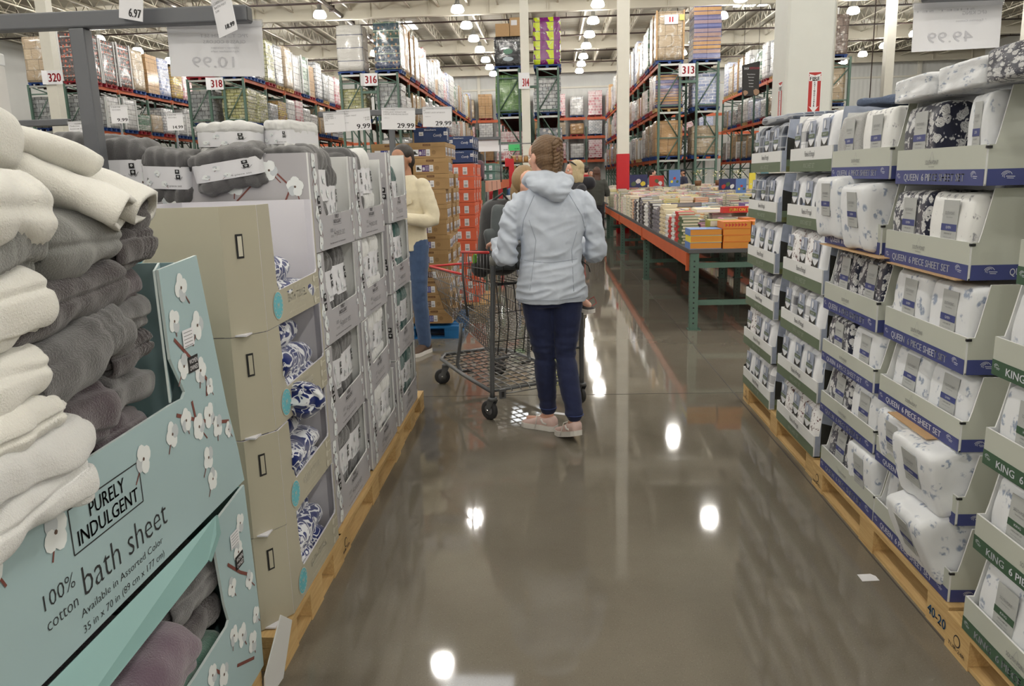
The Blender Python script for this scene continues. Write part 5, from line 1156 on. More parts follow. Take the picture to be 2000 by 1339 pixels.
sheet('price_sign', .3, .185, (-1.485, 7.108, 2.13), 0, 'white price card for shearling boots reading 29.99, middle of the three', lines=[('1711735', .04, -.022, .01, .08), ('KIRKLAND SIGNATURE', .02, -.042, .012, .2), ('LADIES SHEARLING BOOT', .02, -.06, .012, .22), ('5 SIZES 5-10', .02, -.09, .006, .05)], price=('29.99', .29, -.17, .04, .15), rot=(0, .04, 0))
sheet('price_sign', .26, .17, (-1.12, 7.108, 2.125), 0, 'white price card for lace up boots reading 29.99, right of the three', lines=[('1555136', .03, -.02, .01, .07), ('BC', .01, -.036, .01, .02), ('LADIES LACE UP BOOT', .012, -.054, .011, .19), ('5 SIZES 5-10', .02, -.085, .006, .05)], price=('29.99', .255, -.158, .037, .14), rot=(0, .02, 0))
for i, (x, y, z, t_) in enumerate(((-5.0, 9.0, 2.42, '9.99'), (-4.55, 9.4, 2.35, '14.99'), (-4.0, 10.0, 2.2, '8.99'))):
    sheet('price_sign', .2, .2, (x, y, z), 0, 'small white price card seen over the grey towels, %s of three' % ('left', 'middle', 'right')[i], lines=[('15078', .02, -.03, .015, .1), ('WOVEN', .02, -.06, .015, .1)], price=(t_, .19, -.18, .035, .12))
    mb = MB(); mb.tube([(x + .1, y + .01, 0), (x + .1, y + .01, z - .21)], .012, GREY_STEEL, 6); ob('card_post', mb, label='slim grey post under the %s small price card' % ('left', 'middle', 'right')[i], cat='post')
# ================================================================== shoe boxes
SB = plain('shoe_carton', rgb(160, 128, 86), .7, 0, .08, 20); SBL = plain('shoe_carton_lid', rgb(172, 140, 96), .7, 0, .08, 20)
NAVYB = plain('navy_box', rgb(28, 52, 98), .5); ORB = plain('orange_box', rgb(212, 98, 66), .55); TEALB = plain('teal_grey_box', rgb(96, 128, 120), .6); GRYB = plain('dark_blue_grey_box', rgb(40, 56, 72), .6)
SIZC = {'9': plain('size_brown', rgb(74, 46, 34), .5), '8': plain('size_purple', rgb(72, 44, 112), .5), '7': plain('size_blue', rgb(44, 60, 140), .5), '6': plain('size_yellow', rgb(226, 196, 40), .5), '5': plain('size_teal', rgb(40, 110, 120), .5)}
BROWNI = plain('boot_brown', rgb(96, 62, 38), .7)
def barcode(mb, o, u, w, W_, H_):
    rect(mb, 0, 0, W_, H_, o, u, w, PAPER, .0012)
    for k in range(7): rect(mb, W_ * (.15 + k * .1), H_ * .1, W_ * (.15 + k * .1 + .05), H_ * .45, o, u, w, INK, .0016)
    for k in range(2): rect(mb, W_ * .15, H_ * (.6 + .15 * k), W_ * .8, H_ * (.65 + .15 * k), o, u, w, LGREYINK, .0016)
def shoe_box(size, W_=.335, D_=.21, H_=.138, m=None, lid=None, kind='k'):
    m = m or SB; lid = lid or SBL; r = empty('shoe_box', cat='shoe box'); mb = MB(); h = W_ / 2; lh = .036
    mb.box((-h + .003, .003, 0), (h - .003, D_ - .003, H_ - .012), m)
    o = Vector((-h, .003, 0))
    if kind == 'k':
        rect(mb, .03, .02, .085, .078, o, X_, Z_, PAPER, .0008); q = o + X_ * .057 + Z_ * .045
        shp = [(-.02, -.012), (.022, -.012), (.022, -.004), (.008, .0), (.0, .018), (-.018, .018)]
        mb.poly([q + Vector((0, -.002, 0)) + X_ * a + Z_ * b for a, b in shp], BROWNI if size in '9' else BLACK)
        rect(mb, .087, .02, .152, .078, o, X_, Z_, SIZC[size], .0008); text(mb, size, o + X_ * .102 + Z_ * .03, X_, Z_, .03, PAPER, bold=.0016, eps=.002)
        for k in range(4):
            for j in range(2): rect(mb, .12 + j * .017, .03 + k * .012, .131 + j * .017, .034 + k * .012, o, X_, Z_, PAPER, .0016)
        barcode(mb, o + X_ * .155 + Z_ * .02, X_, Z_, .036, .058); disc(mb, o + X_ * .225 + Z_ * .05, X_, Z_, .02, plain('seal_print', rgb(140, 110, 72), .7), .001)
    elif kind == 'n':
        text(mb, 'Comfy', o + X_ * .22 + Z_ * .05, X_, Z_, .024, PAPER, .08, shear=.2); barcode(mb, o + X_ * .05 + Z_ * .06, X_, Z_, .04, .05); barcode(mb, o + X_ * .28 + Z_ * .06, X_, Z_, .035, .05)
    else:
        barcode(mb, o + X_ * .1 + Z_ * .02, X_, Z_, .05, .08); rect(mb, .04, .02, .09, .1, o, X_, Z_, INK, .001); barcode(mb, o + X_ * .2 + Z_ * .02, X_, Z_, .05, .08)
    for sx in (1,):  # end label
        o2 = Vector((h - .003, 0, 0)); 
        for k in range(1 if kind != 'k' else 2): barcode(mb, o2 + Y_ * (.03 + k * .08) + Z_ * .02, Y_, Z_, .05, .075); rect(mb, .085 + k * .08, .02, .1 + k * .08, .095, o2, Y_, Z_, SIZC.get(size, INK), .0012)
    ob('box_body', mb, r)
    mb = MB(); mb.box((-h, 0, H_ - lh), (h, D_, H_), lid)
    if kind == 'k':
        for k in range(34): mb.box((-h + .006 + k * .0096, -.001, H_ - lh + .002), (-h + .009 + k * .0096, 0, H_ - .004), SB)
        rect(mb, -.04, H_ - .03, .03, H_ - .012, Vector((0, 0, 0)), X_, Z_, BROWNI, .0015); text(mb, 'KIRKLAND', Vector((-.005, 0, H_ - .025)), X_, Z_, .008, SBL, .055, eps=.002)
        for k in range(2): disc(mb, Vector((h, .05 + k * .1, H_ - .018)), Y_, Z_, .008, BLACK, .001, 8)
    elif kind == 'n': text(mb, 'Skechers', Vector((0, 0, H_ - .026)), X_, Z_, .014, PAPER, .11, eps=.0015)
    ob('lid', mb, r); return r
SBP = {}
def get_box(key, *a, **k):
    if key not in SBP: SBP[key] = shoe_box(*a, **k); return SBP[key]
    return copy_tree(SBP[key])
rd = random.Random(5)
order = ['7', '8', '7', '6', '7', '8', '9', '8', '9', '8', '9', '9']
order = ['7', '6', '8', '6', '7', '8', '9', '8', '9', '8', '9', '9']
TWELVE = ['bottom'] + ORD[1:11] + ['top']
for k in range(12):
    z = .145 + k * .1405
    for j in range(4):
        b = get_box('k' + (order[k] if j == 0 else rd.choice('6789')), order[k] if j == 0 else '8') if j == 0 else get_box('k' + rd.choice(['6', '7', '8', '9']), rd.choice('6789'))
        dx = rd.uniform(-.014, .014) + (.03 if (k in (9, 10) and j == 0) else 0)
        place(b, (-1.13 + dx - (.03 if k == 10 and j else 0), 7.3 + j * .222, z), rd.uniform(-.02, .02), 'tan shoe box, %s tier, %s' % (TWELVE[k], ('front face of the stack', 'second row back', 'third row back', 'rear row')[j]) + ', behind the cart', 'tan shoe boxes')
for k in range(12):
    b = get_box('k8', '8'); place(b, (-1.48, 7.32, .145 + k * .1405), 0, 'tan shoe box, %s tier of the stack behind the man in the cream jacket' % TWELVE[k], 'tan shoe boxes')
mb = pallet(1.0, .95, None, None, BLUEP); ob('blue_pallet', mb, None, (-1.4, 7.28, 0), 0, 'bright blue pallet under the tan shoe boxes', 'pallet')
b = get_box('n', '9', .31, .2, .13, NAVYB, NAVYB, 'n'); place(b, (-1.105, 7.4, 1.835), 0, 'navy shoe box on top of the tan shoe boxes', 'navy shoe boxes')
for k in range(2):
    for j in range(3):
        for i in range(2):
            b = get_box('n'); place(b, (-1.0 - i * .33, 8.75 + j * .24, 1.67 + k * .15), rd.uniform(-.03, .03), 'navy shoe box on the orange stack, %s layer, %s row, %s' % (('lower', 'upper')[k], ('front', 'middle', 'rear')[j], ('right', 'left')[i]), 'navy shoe boxes')
for k in range(11):
    for j in range(4):
        b = get_box('o', '9', .32, .22, .135, PAPER if 0 else ORB, ORB, 'o'); place(b, (-.995 + rd.uniform(-.012, .012), 8.7 + j * .225, .125 + k * .1395), rd.uniform(-.02, .02), 'orange shoe box, %s tier, %s of the orange stack' % (ORD[k], ('front face', 'second row', 'third row', 'rear row')[j]), 'orange shoe boxes')
    b = get_box('o'); place(b, (-1.33, 8.7, .125 + k * .1395), 0, 'orange shoe box, %s tier, left half of the orange stack' % ORD[k], 'orange shoe boxes')
ob('wooden_pallet', pallet(.9, .95), None, (-1.2, 8.68, 0), 0, 'wooden pallet under the orange shoe boxes', 'pallet')
# low steel shelf with shoes behind the stacks
r = empty('shoe_rack', (-1.35, 10.2, 0), label='low orange and green shelf with shoes behind the orange boxes', cat='shelf rack')
for y in (0, 2.6, 5.2):
    mb = MB()
    for x in (-.5, .42): mb.box((x, y - .04, 0), (x + .08, y + .04, 1.46), GREEN_ST)
    mb.box((-.42, y - .02, .3), (.42, y + .02, .35), GREEN_ST); ob('upright_frame', mb, r)
PINKB = plain('faded_orange_beam', rgb(214, 160, 138), .5)
mb = MB(); mb.box((.51, .0, 1.32), (.55, 2.55, 1.46), PINKB); mb.box((.5, .6, 1.33), (.553, .63, 1.45), INK); mb.box((.5, 1.6, 1.33), (.553, 1.63, 1.45), INK); ob('beam', mb, r, label='faded orange beam'); mb = MB(); mb.box((.51, 2.6, 1.32), (.55, 5.2, 1.46), ORANGE_ST); ob('beam', mb, r); mb = MB(); mb.box((-.5, 0, 1.44), (.51, 5.2, 1.458), DECK); ob('deck', mb, r)
for i in range(9):
    for k in range(2):
        b = get_box('t', '5', .3, .2, .13, TEALB, TEALB, 'o'); place(b, (-1.05, 13.0 + i * .24, 1.459 + k * .14), 0, 'grey-green shoe box on the low shelf, %s along, %s layer' % (ORD[i], ('lower', 'upper')[k]), 'grey-green shoe boxes')
for i in range(7):
    for k in range(8):
        if k > 4 + (i % 3): continue
        b = get_box('k' + '6789'[(i + k) % 4], '8'); place(b, (-1.05, 10.3 + i * .36, .02 + k * .14), rd.uniform(-.05, .05), 'tan shoe box under the low shelf, %s pile along, %s tier' % (ORD[i], ORD[k]), 'tan shoe boxes under the low shelf')
mb = MB(); prof = [(0, 0), (.30, 0), (.31, .03), (.24, .08), (.16, .11), (.13, .24), (.0, .24), (-.01, .1)]
mb.prism([(a, b) for a, b in prof], (-1.08, 12.3, 1.86), (-1, 0, 0), Z_, (0, 1, 0), .1, plain('dark_boot', rgb(48, 42, 38), .7)); ob('display_boot', mb, label='dark brown display boot standing on a box above the low shelf', cat='boot', bev=.02)
mb = MB(); mb.box((-1.4, 12.2, 1.459), (-1.05, 12.6, 1.858), BLACK); ob('display_stand', mb, label='black stand carrying the dark display boot', cat='display stand')
for i, (x, y, z, s_, m_, lb) in enumerate(((-1.08, 11.2, 1.6, (.3, .3, .28), plain('plum_bag', rgb(92, 66, 78), .6), 'plum and black bag on the low shelf'), (-1.12, 10.6, 1.65, (.28, .3, .36), plain('pale_bag', rgb(176, 178, 190), .6, 0, .2, 20), 'pale grey bagged shoes on the low shelf'), (-.68, 12.9, .6, (.2, .5, 1.2), plain('grey_bags', rgb(170, 170, 168), .6, 0, .3, 30), 'pale wrapped bundles hanging under the low shelf'), (-.7, 14.4, .65, (.2, .7, 1.3), plain('blue_bags', rgb(70, 104, 150), .6, 0, .25, 20), 'blue cartons under the far end of the low shelf'))):
    mb = MB(); soft(mb, s_, .06, m_, 12, .02, 8, i); ob('wrapped_goods', mb, None, (x, y, z), 0, lb, 'bag' if i < 2 else 'goods')
r = empty('red_display', (-.76, 15.6, 0), label='tall red display post at the end of the low shelf', cat='display'); mb = MB(); mb.box((-.05, -.05, 0), (.05, .05, 1.85), REDP); ob('post', mb, r); mb = MB(); mb.box((-.12, -.06, 1.7), (-.05, .06, 1.86), REDP); mb.tube([(-.1, 0, 1.86), (-.03, 0, 1.95), (.02, 0, 1.9)], .008, WHITE, 5); ob('hook', mb, r)
r = empty('jar_rack', (-.35, 18.5, 0), label='wooden rack of jars seen left of the woman', cat='rack'); mb = MB()
for k in range(7): mb.box((-.55, -.25, .5 + k * .22), (.55, .25, .515 + k * .22), plain('dark_shelf_wood', rgb(110, 76, 48), .6))
for x in (-.55, .53): mb.box((x, -.25, 0), (x + .02, .25, 1.98), MATS['dark_shelf_wood'])
ob('shelves', mb, r)
JAR = plain('amber_jar', rgb(150, 110, 60), .3, 0, .3, 12); JL = plain('jar_lid', rgb(176, 160, 120), .4); jp = None
for k in range(6):
    for i in range(8):
        if jp is None:
            jp = empty('jar', cat='jar'); mb = MB(); mb.lathe([(.001, 0), (.05, 0), (.055, .02), (.055, .1), (.04, .12)], JAR, 10); ob('glass', mb, jp); mb = MB(); mb.lathe([(.044, .118), (.044, .145), (.001, .147)], JL, 10); ob('lid', mb, jp); o = jp
        else: o = copy_tree(jp)
        place(o, (-.35 - .48 + i * .137, 18.35, .7355 + k * .22), 0, 'amber jar on the wooden jar rack, %s shelf, %s from the left' % (ORD[k], ORD[i]), 'jars on the wooden rack')
sheet('price_sign', .26, .16, (-.92, 10.3, 1.99), 0, 'blank-backed white card hanging above the low shelf')
mb = MB(); mb.box((-.95, 10.27, 1.975), (-.63, 10.32, 2.01), GREY_STEEL); mb.tube([(-.64, 10.295, 1.44), (-.64, 10.295, 1.98)], .01, GREY_STEEL, 6); ob('card_rail', mb, label='short grey rail holding the blank-backed card', cat='rail')
GRC = plain('green_card', rgb(70, 190, 110), .5)
sheet('price_sign', .2, .13, (-1.03, 15.9, 2.13), 0, 'white card beside the green one, above the shelf end', price=('19.99', .19, -.11, .025, .08))
sheet('price_sign', .22, .13, (-.82, 15.89, 2.14), 0, 'green price card above the red display post', price=('9.99', .2, -.11, .025, .08), mat=GRC)
sheet('price_sign', .2, .14, (.0, 15.9, 2.15), 0, 'green price card just right of the hair bun of the woman', mat=GRC)
mb = MB(); mb.tube([(-1.3, 15.95, 2.145), (.35, 15.95, 2.145)], .01, GREY_STEEL, 6); mb.tube([(.35, 15.95, 0), (.35, 15.95, 2.145)], .015, GREY_STEEL, 6); mb.tube([(-1.3, 15.95, 0), (-1.3, 15.95, 2.145)], .015, GREY_STEEL, 6); ob('card_rail', mb, label='long thin rail carrying the white and green cards', cat='rail')
# ================================================================== book tables
TOPM = plain('grey_table_top', rgb(78, 78, 80), .55)
def table(x0, x1, y0, y1, lb):
    r = empty('display_table', (x0, y0, 0), label=lb, cat='table'); L = y1 - y0; w = x1 - x0
    mb = MB(); mb.box((0, 0, .745), (w, L, .78), TOPM); ob('table_top', mb, r)
    nb = max(1, round(L / 3.45)); st = (L - .1) / nb
    for k in range(nb + 1):
        for x in (.02, w - .1):
            mb = MB(); y = .05 + k * st - .04; mb.box((x, y, 0), (x + .08, y + .07, .744), GREEN_ST); mb.box((x - .01, y - .02, 0), (x + .11, y + .1, .008), GREEN_ST)
            for j in range(13): mb.box((x + .03, y - .001, .06 + j * .05), (x + .045, y, .075 + j * .05), BLACK); mb.box((x - .001, y + .028, .06 + j * .05), (x, y + .042, .075 + j * .05), BLACK)
            ob('leg', mb, r)
        mb = MB(); mb.box((.1, .05 + k * st - .02, .24), (w - .1, .05 + k * st + .01, .29), GREEN_ST); mb.box((.1, .05 + k * st - .02, .6), (w - .1, .05 + k * st + .01, .65), GREEN_ST); ob('cross_rail', mb, r)
    for k in range(nb):
        for x in (-.006, w - .03):
            mb = MB(); y = .05 + k * st; mb.box((x, y + .045, .615), (x + .036, y + st - .045, .742), ORANGE_ST); mb.box((x - .004, y + .035, .57), (x + .04, y + .06, .743), ORANGE_ST); mb.box((x - .004, y + st - .06, .57), (x + .04, y + st - .035, .743), ORANGE_ST); ob('beam', mb, r)
    return r
table(1.3, 2.5, 7.48, 18.9, 'long grey-topped book table with orange beams along the aisle'); table(1.42, 2.5, 19.3, 26, 'second book table beyond, behind the red column foot')
table(2.6, 3.35, 7.6, 26, 'middle book table parallel to the aisle one'); table(3.9, 5.4, 13.0, 26, 'third book table, nearest the fifth rack')
BC = {n: plain('book_' + n, c, .5) for n, c in dict(blue=rgb(96, 130, 190), red=rgb(190, 50, 44), green=rgb(78, 100, 66), olive=rgb(150, 150, 60), white=rgb(222, 222, 220), grey=rgb(120, 118, 126), black=rgb(40, 38, 42), pink=rgb(222, 130, 180), purple=rgb(90, 60, 130), cream=rgb(220, 208, 176), teal=rgb(84, 130, 140), orange=rgb(214, 120, 46), yellow=rgb(224, 206, 70), navy=rgb(44, 50, 96)).items()}
PG = plain('page_block', rgb(214, 206, 184), .8); PGO = plain('orange_box_side', rgb(206, 136, 50), .6)
BKP = {}
def book(col, page, w, d, h, deco=None):
    key = (col, page, w, d, h, deco)
    if key in BKP: return copy_tree(BKP[key])
    r = empty('book', cat='book'); m = BC[col]; t = min(.004, h * .12); mb = MB()
    mb.box((0, 0, 0), (w, d, t), m); mb.box((0, 0, h - t), (w, d, h), m); mb.box((0, 0, t), (t, d, h - t), m); ob('cover', mb, r)
    mb = MB(); mb.box((t, .003, t), (w - .003, d - .003, h - t), page)
    if deco == 'arrow':
        for k in range(7): mb.poly([Vector((.02 + k * .03, .002, h * .2)), Vector((.045 + k * .03, .002, h * .5)), Vector((.02 + k * .03, .002, h * .8))], BC['red'])
    ob('pages', mb, r); BKP[key] = r; return r
rd = random.Random(11); nbk = 0
def bk(x, y, z, rz, b, lb, grp):
    place(b, (x, y, z), rz, lb, grp)
# game boxes on the near end
for c_, (x, w, n, nm) in enumerate(((1.315, .30, 3, 'left'), (1.63, .26, 4, 'middle'), (1.90, .26, 4, 'right'), (2.17, .26, 4, 'far right'))):
    for k in range(n):
        b = book('blue' if (c_ == 0 and k != 1) else 'orange' if c_ else 'yellow', PGO, w, .27, .062, 'arrow' if (k == 3 and c_ == 1) else None)
        bk(x + rd.uniform(-.004, .004), 7.52, .7805 + k * .063, rd.uniform(-.01, .01), b, 'boxed book with ochre sides, %s of the %s pile at the near table end' % (('lowest', 'second', 'third', 'top')[k], nm), 'boxed books at the near table end')
for k in range(4): bk(1.56, 7.82, .7805 + k * .063, .0, book('olive', PG, .3, .24, .06), 'olive boxed book behind the ochre boxes, %s' % ('lowest', 'second', 'third', 'top')[k], 'olive books')
for k in range(3): bk(1.9, 7.84, .7805 + .25 * 0 + k * .1, .02, book('orange', PGO, .42, .26, .06), 'orange boxed book behind the near boxes, %s' % ('lowest', 'middle', 'top')[k], 'orange books')
b = book('red', BC['red'], .5, .1, .06); bk(1.72, 8.0, 1.09, .06, b, 'red boxed game reading FUN ON THE FARM lying on the book piles', 'red game')
mb = MB(); text(mb, 'FUN ON THE FARM', Vector((.25, 0, .015)), X_, Z_, .03, BC['yellow'], .36, eps=.002, bold=.001); ob('lettering', mb, b)
for q, (x, y, z, s_, c_, lb) in enumerate(((1.55, 8.5, 1.07, (.42, .3, .04), 'cream', 'cream flat book lying behind the red game'), (2.0, 8.6, 1.06, (.45, .3, .04), 'cream', 'second cream flat book lying right of the first'), (1.45, 9.6, 1.09, (.36, .04, .05), 'black', 'black boxed set lying on the piles'), (2.25, 9.3, 1.06, (.5, .3, .07), 'purple', 'purple boxed set by the sheet cartons'), (2.45, 8.6, 1.04, (.4, .3, .06), 'blue', 'blue and white boxed set by the sheet cartons'))):
    mb = MB(); mb.box((x, y, z), (x + s_[0], y + s_[1], z + s_[2]), BC[c_]); mb.box((x + .004, y - .001, z + .006), (x + s_[0] - .004, y, z + s_[2] - .006), BC['white'] if c_ != 'black' else BC['grey']); ob('flat_book', mb, label=lb, cat='book')
cols = ['green', 'red', 'white', 'red', 'white', 'cream', 'cream', 'grey', 'grey', 'grey', 'black', 'grey', 'white', 'white', 'black', 'grey', 'black', 'white', 'black', 'grey']
hs = {'green': .03, 'red': .028, 'white': .024, 'cream': .024, 'grey': .026, 'black': .036}
NS = 20
for s in range(NS):
    c_ = cols[s]; h = hs[c_]; n = int((.27 + .05 * math.sin(s * 1.3) + s * .004) / h); y = 8.08 + s * .235
    for k in range(n):
        b = book(c_, PG if c_ != 'black' else BC['white'], .17, .215, h); bk(1.325 + (.012 if k % 2 else 0) + rd.uniform(-.003, .003), y, .7805 + k * (h + .0008), rd.uniform(-.015, .015), b, '%s hardback in the %s pile along the aisle edge of the book table' % (c_, ORD[s]), '%s pile along the aisle edge' % ORD[s]); nbk += 1
# everything further in: uncountable piles
mb = MB(); names = ['white', 'white', 'cream', 'grey', 'teal', 'pink', 'purple', 'yellow', 'blue', 'green', 'white', 'black', 'cream', 'red', 'navy', 'orange']
def pile(x, y, hmax, w=.2, d=.23):
    c_ = BC[rd.choice(names)]; h = rd.choice([.02, .026, .034, .05]); k = 0; z = .7805
    while z + h < .78 + hmax:
        dx, dy = rd.uniform(-.006, .006), rd.uniform(-.006, .006)
        mb.box((x + dx, y + dy, z), (x + dx + w, y + dy + d, z + h - .003), c_); mb.box((x + dx + .004, y + dy - .001, z + .003), (x + dx + w - .004, y + dy, z + h - .006), PG); mb.box((x + dx - .001, y + dy + .004, z + .003), (x + dx, y + dy + d - .004, z + h - .006), PG); z += h
    top = BC[rd.choice(names)]; mb.box((x + .02, y + .03, z - .002), (x + w - .02, y + d - .04, z - .0015), top)
for x0, x1, y0, y1 in ((1.52, 2.46, 8.1, 18.6), (1.33, 1.5, 12.85, 18.6), (1.45, 2.46, 19.4, 25.8), (2.63, 3.32, 7.7, 25.8), (3.93, 5.3, 13.1, 25.8)):
    y = y0
    while y + .25 < y1:
        x = x0
        while x + .16 < x1:
            if not (abs(x - 1.86) < .3 and abs(y - 20.6) < .45) and not (x < 1.5 and 16.9 < y < 17.8): pile(x, y, rd.uniform(.2, .3) + (.08 if y > 12 else 0))
            x += .225
        y += .255
ob('books', mb, label='many piles of books covering the tables behind the aisle-edge piles', cat='books', kind='stuff')
for i, (x, y, w, h, c_, lb) in enumerate(((3.12, 13.5, .16, .24, 'blue', 'bright blue boxed book standing on the middle table'), (3.4, 16.2, .34, .22, 'navy', 'rainbow-coloured book standing on the piles'), (4.3, 16.5, .26, .34, 'teal', 'children book with a red and green cover standing on the piles'), (4.12, 16.7, .12, .32, 'yellow', 'yellow box standing beside the children book'), (3.25, 22, .3, .44, 'blue', 'blue boxed toy standing at the back of the middle table'), (2.75, 22.3, .4, .3, 'red', 'reddish boxed toy standing left of the blue one'), (2.1, 21.5, .5, .34, 'navy', 'dark blue boxed toy standing right of the red column'), (4.5, 14.2, .24, .24, 'purple', 'purple box standing on the third table'))):
    mb = MB(); z = 1.13 if y < 20 else 1.13; mb.box((x, y, z), (x + w, y + .07, z + h), BC[c_])
    for k in range(3): disc(mb, (x + w * (.25 + k * .25), y, z + h * (.3 + .2 * (k % 2))), X_, Z_, w * .13, BC[('yellow', 'red', 'green', 'white')[(i + k) % 4]], .002, 10, 1, .4, i)
    ob('standing_book', mb, label=lb, cat='book')
# poinsettia-like white flowers
LF = plain('leaf_green', rgb(84, 104, 50), .6); PT = plain('cream_petal', rgb(226, 222, 180), .6); rd = random.Random(3)
for i, (x, lbb) in enumerate(((4.0, 'left'), (4.55, 'middle'), (5.1, 'right'))):
    r = empty('potted_flower', (x, 21.8, 1.13), label='cream-flowered potted plant at the back of the book tables, %s one' % lbb, cat='plant', group='potted plants')
    mb = MB(); mb.lathe([(.001, 0), (.08, 0), (.1, .14), (.001, .13)], MATS['dark_shelf_wood'], 12); ob('pot', mb, r)
    ml = MB(); mp = MB()
    for k in range(60):
        a, q = rd.random() * 6.28, rd.random() ** .5 * .22; c = Vector((math.cos(a) * q, math.sin(a) * q, .2 + rd.random() * .2)); t_ = Vector((math.cos(a), math.sin(a), rd.uniform(-.2, .9))).normalized(); s_ = t_.cross(Z_).normalized() * .022
        (mp if k % 2 else ml).add([c, c + t_ * .04 + s_, c + t_ * .09, c + t_ * .04 - s_], [(0, 1, 2, 3)], PT if k % 2 else LF)
    ob('leaves', ml, r); ob('petals', mp, r)
# ================================================================== people
def skin(name, c):
    t = NT(name); v = t.coord(); t.base(t.mix(t.noise(v, 18, 3), tuple(x * .9 for x in c), tuple(min(1, x * 1.08) for x in c))); t.pr(Roughness=.5)
    t.b.inputs['Subsurface Weight'].default_value = .08; t.b.inputs['Subsurface Scale'].default_value = .01; return t.m
SK = skin('skin_fair', rgb(222, 172, 150)); SK2 = skin('skin_tan', rgb(176, 130, 104)); LIP = plain('lips', rgb(172, 96, 90), .5); EYE = plain('eye_white', rgb(225, 222, 216), .3); IRIS = plain('iris', rgb(50, 40, 34), .3)
def hairm(name, a, b):
    t = NT(name); v = t.coord(0, (1, 1, 1)); n = t.noise(t.coord(0, (60, 60, 6)), 3, 3, .6); t.base(t.mix(n, a, b)); t.pr(Roughness=.42); t.bump(n, .6, .01); return t.m
def cloth(name, c, c2=None, b=.25, rough=.8, sh=.2):
    t = NT(name); v = t.coord(); t.base(t.mix(t.noise(v, 30, 4, .6), c, c2 or tuple(x * .86 for x in c))); t.pr(Roughness=rough); t.b.inputs['Sheen Weight'].default_value = sh; t.bump(t.noise(v, 14, 4, .6), b, .01); return t.m
def V(*a): return Vector(a)
def limb(mb, pts, rs, mat, n=14, sub=4):
    """tapered limb through joints, smoothly bent"""
    P = [V(*p) for p in pts]; out = []; rr = []
    for i in range(len(P) - 1):
        p0 = P[max(0, i - 1)]; p1 = P[i]; p2 = P[i + 1]; p3 = P[min(len(P) - 1, i + 2)]
        for k in range(sub):
            t = k / sub
            a = p1 * 2; b = (p2 - p0) * t; c = (p0 * 2 - p1 * 5 + p2 * 4 - p3) * t * t; d = (p1 * 3 - p0 - p2 * 3 + p3) * t ** 3
            q = (a + b + c + d) * .5; lin = p1.lerp(p2, t); out.append(q.lerp(lin, .45)); rr.append(rs[i] * (1 - t) + rs[i + 1] * t)
    out.append(P[-1]); rr.append(rs[-1]); mb.tube(out, rr, mat, n)
    ball(mb, P[0], rs[0] * .98, mat, 12); ball(mb, P[-1], rs[-1] * .98, mat, 12)
def hand(mb, w, d, nrm, mat, curl=.9, s=1.0, thumb=1, spread=.0):
    """w wrist, d direction of the palm, nrm the back-of-hand normal; fingers curl away from nrm"""
    w = V(*w); d = V(*d).normalized(); nrm = V(*nrm); nrm = (nrm - d * nrm.dot(d)).normalized(); sd = d.cross(nrm)
    pal = w + d * .045 * s
    loft(mb, [(w - d * .01 * s, sd, nrm, .024 * s, .018 * s), (w + d * .02 * s, sd, nrm, .03 * s, .017 * s), (w + d * .055 * s, sd, nrm, .039 * s, .015 * s), (w + d * .085 * s, sd, nrm, .037 * s, .012 * s)], mat, 14, 2.6)
    for k, (o, L) in enumerate(((-.029, .064), (-.01, .078), (.0095, .074), (.028, .06))):
        p = w + d * (.078 * s) + sd * o * s; pts = [p]; dr = d.copy(); L *= s
        for j, f in enumerate((.45, .31, .24)):
            an = curl * (1.0, 1.15, .8)[j] * (1 + .08 * k); dr = (dr * math.cos(an) - nrm * math.sin(an)).normalized(); 
            nn = (nrm - dr * nrm.dot(dr)); nrm_l = nn.normalized() if nn.length > 1e-6 else nrm
            p = p + dr * L * f; pts.append(p); 
            c2 = dr
        # recompute bends in the finger plane
        pts = [w + d * (.078 * s) + sd * o * s]; a = 0
        for j, f in enumerate((.45, .31, .24)):
            a += curl * (.75, 1.0, .7)[j]; pts.append(pts[-1] + (d * math.cos(a) - nrm * math.sin(a)) * L * f)
        mb.tube(pts, [.0095 * s, .009 * s, .008 * s, .0065 * s], mat, 10); ball(mb, pts[-1], .0068 * s, mat, 8); ball(mb, pts[1], .0095 * s, mat, 8); ball(mb, pts[0], .0105 * s, mat, 8)
    t0 = w + d * .022 * s - sd * thumb * .026 * s; t1 = t0 + (d * .5 - sd * thumb * .75 - nrm * .35).normalized() * .036 * s; t2 = t1 + (d * .85 - sd * thumb * .1 - nrm * .6).normalized() * .03 * s
    mb.tube([t0, t1, t2], [.014 * s, .0105 * s, .0085 * s], mat, 10); ball(mb, t2, .0086 * s, mat, 8)
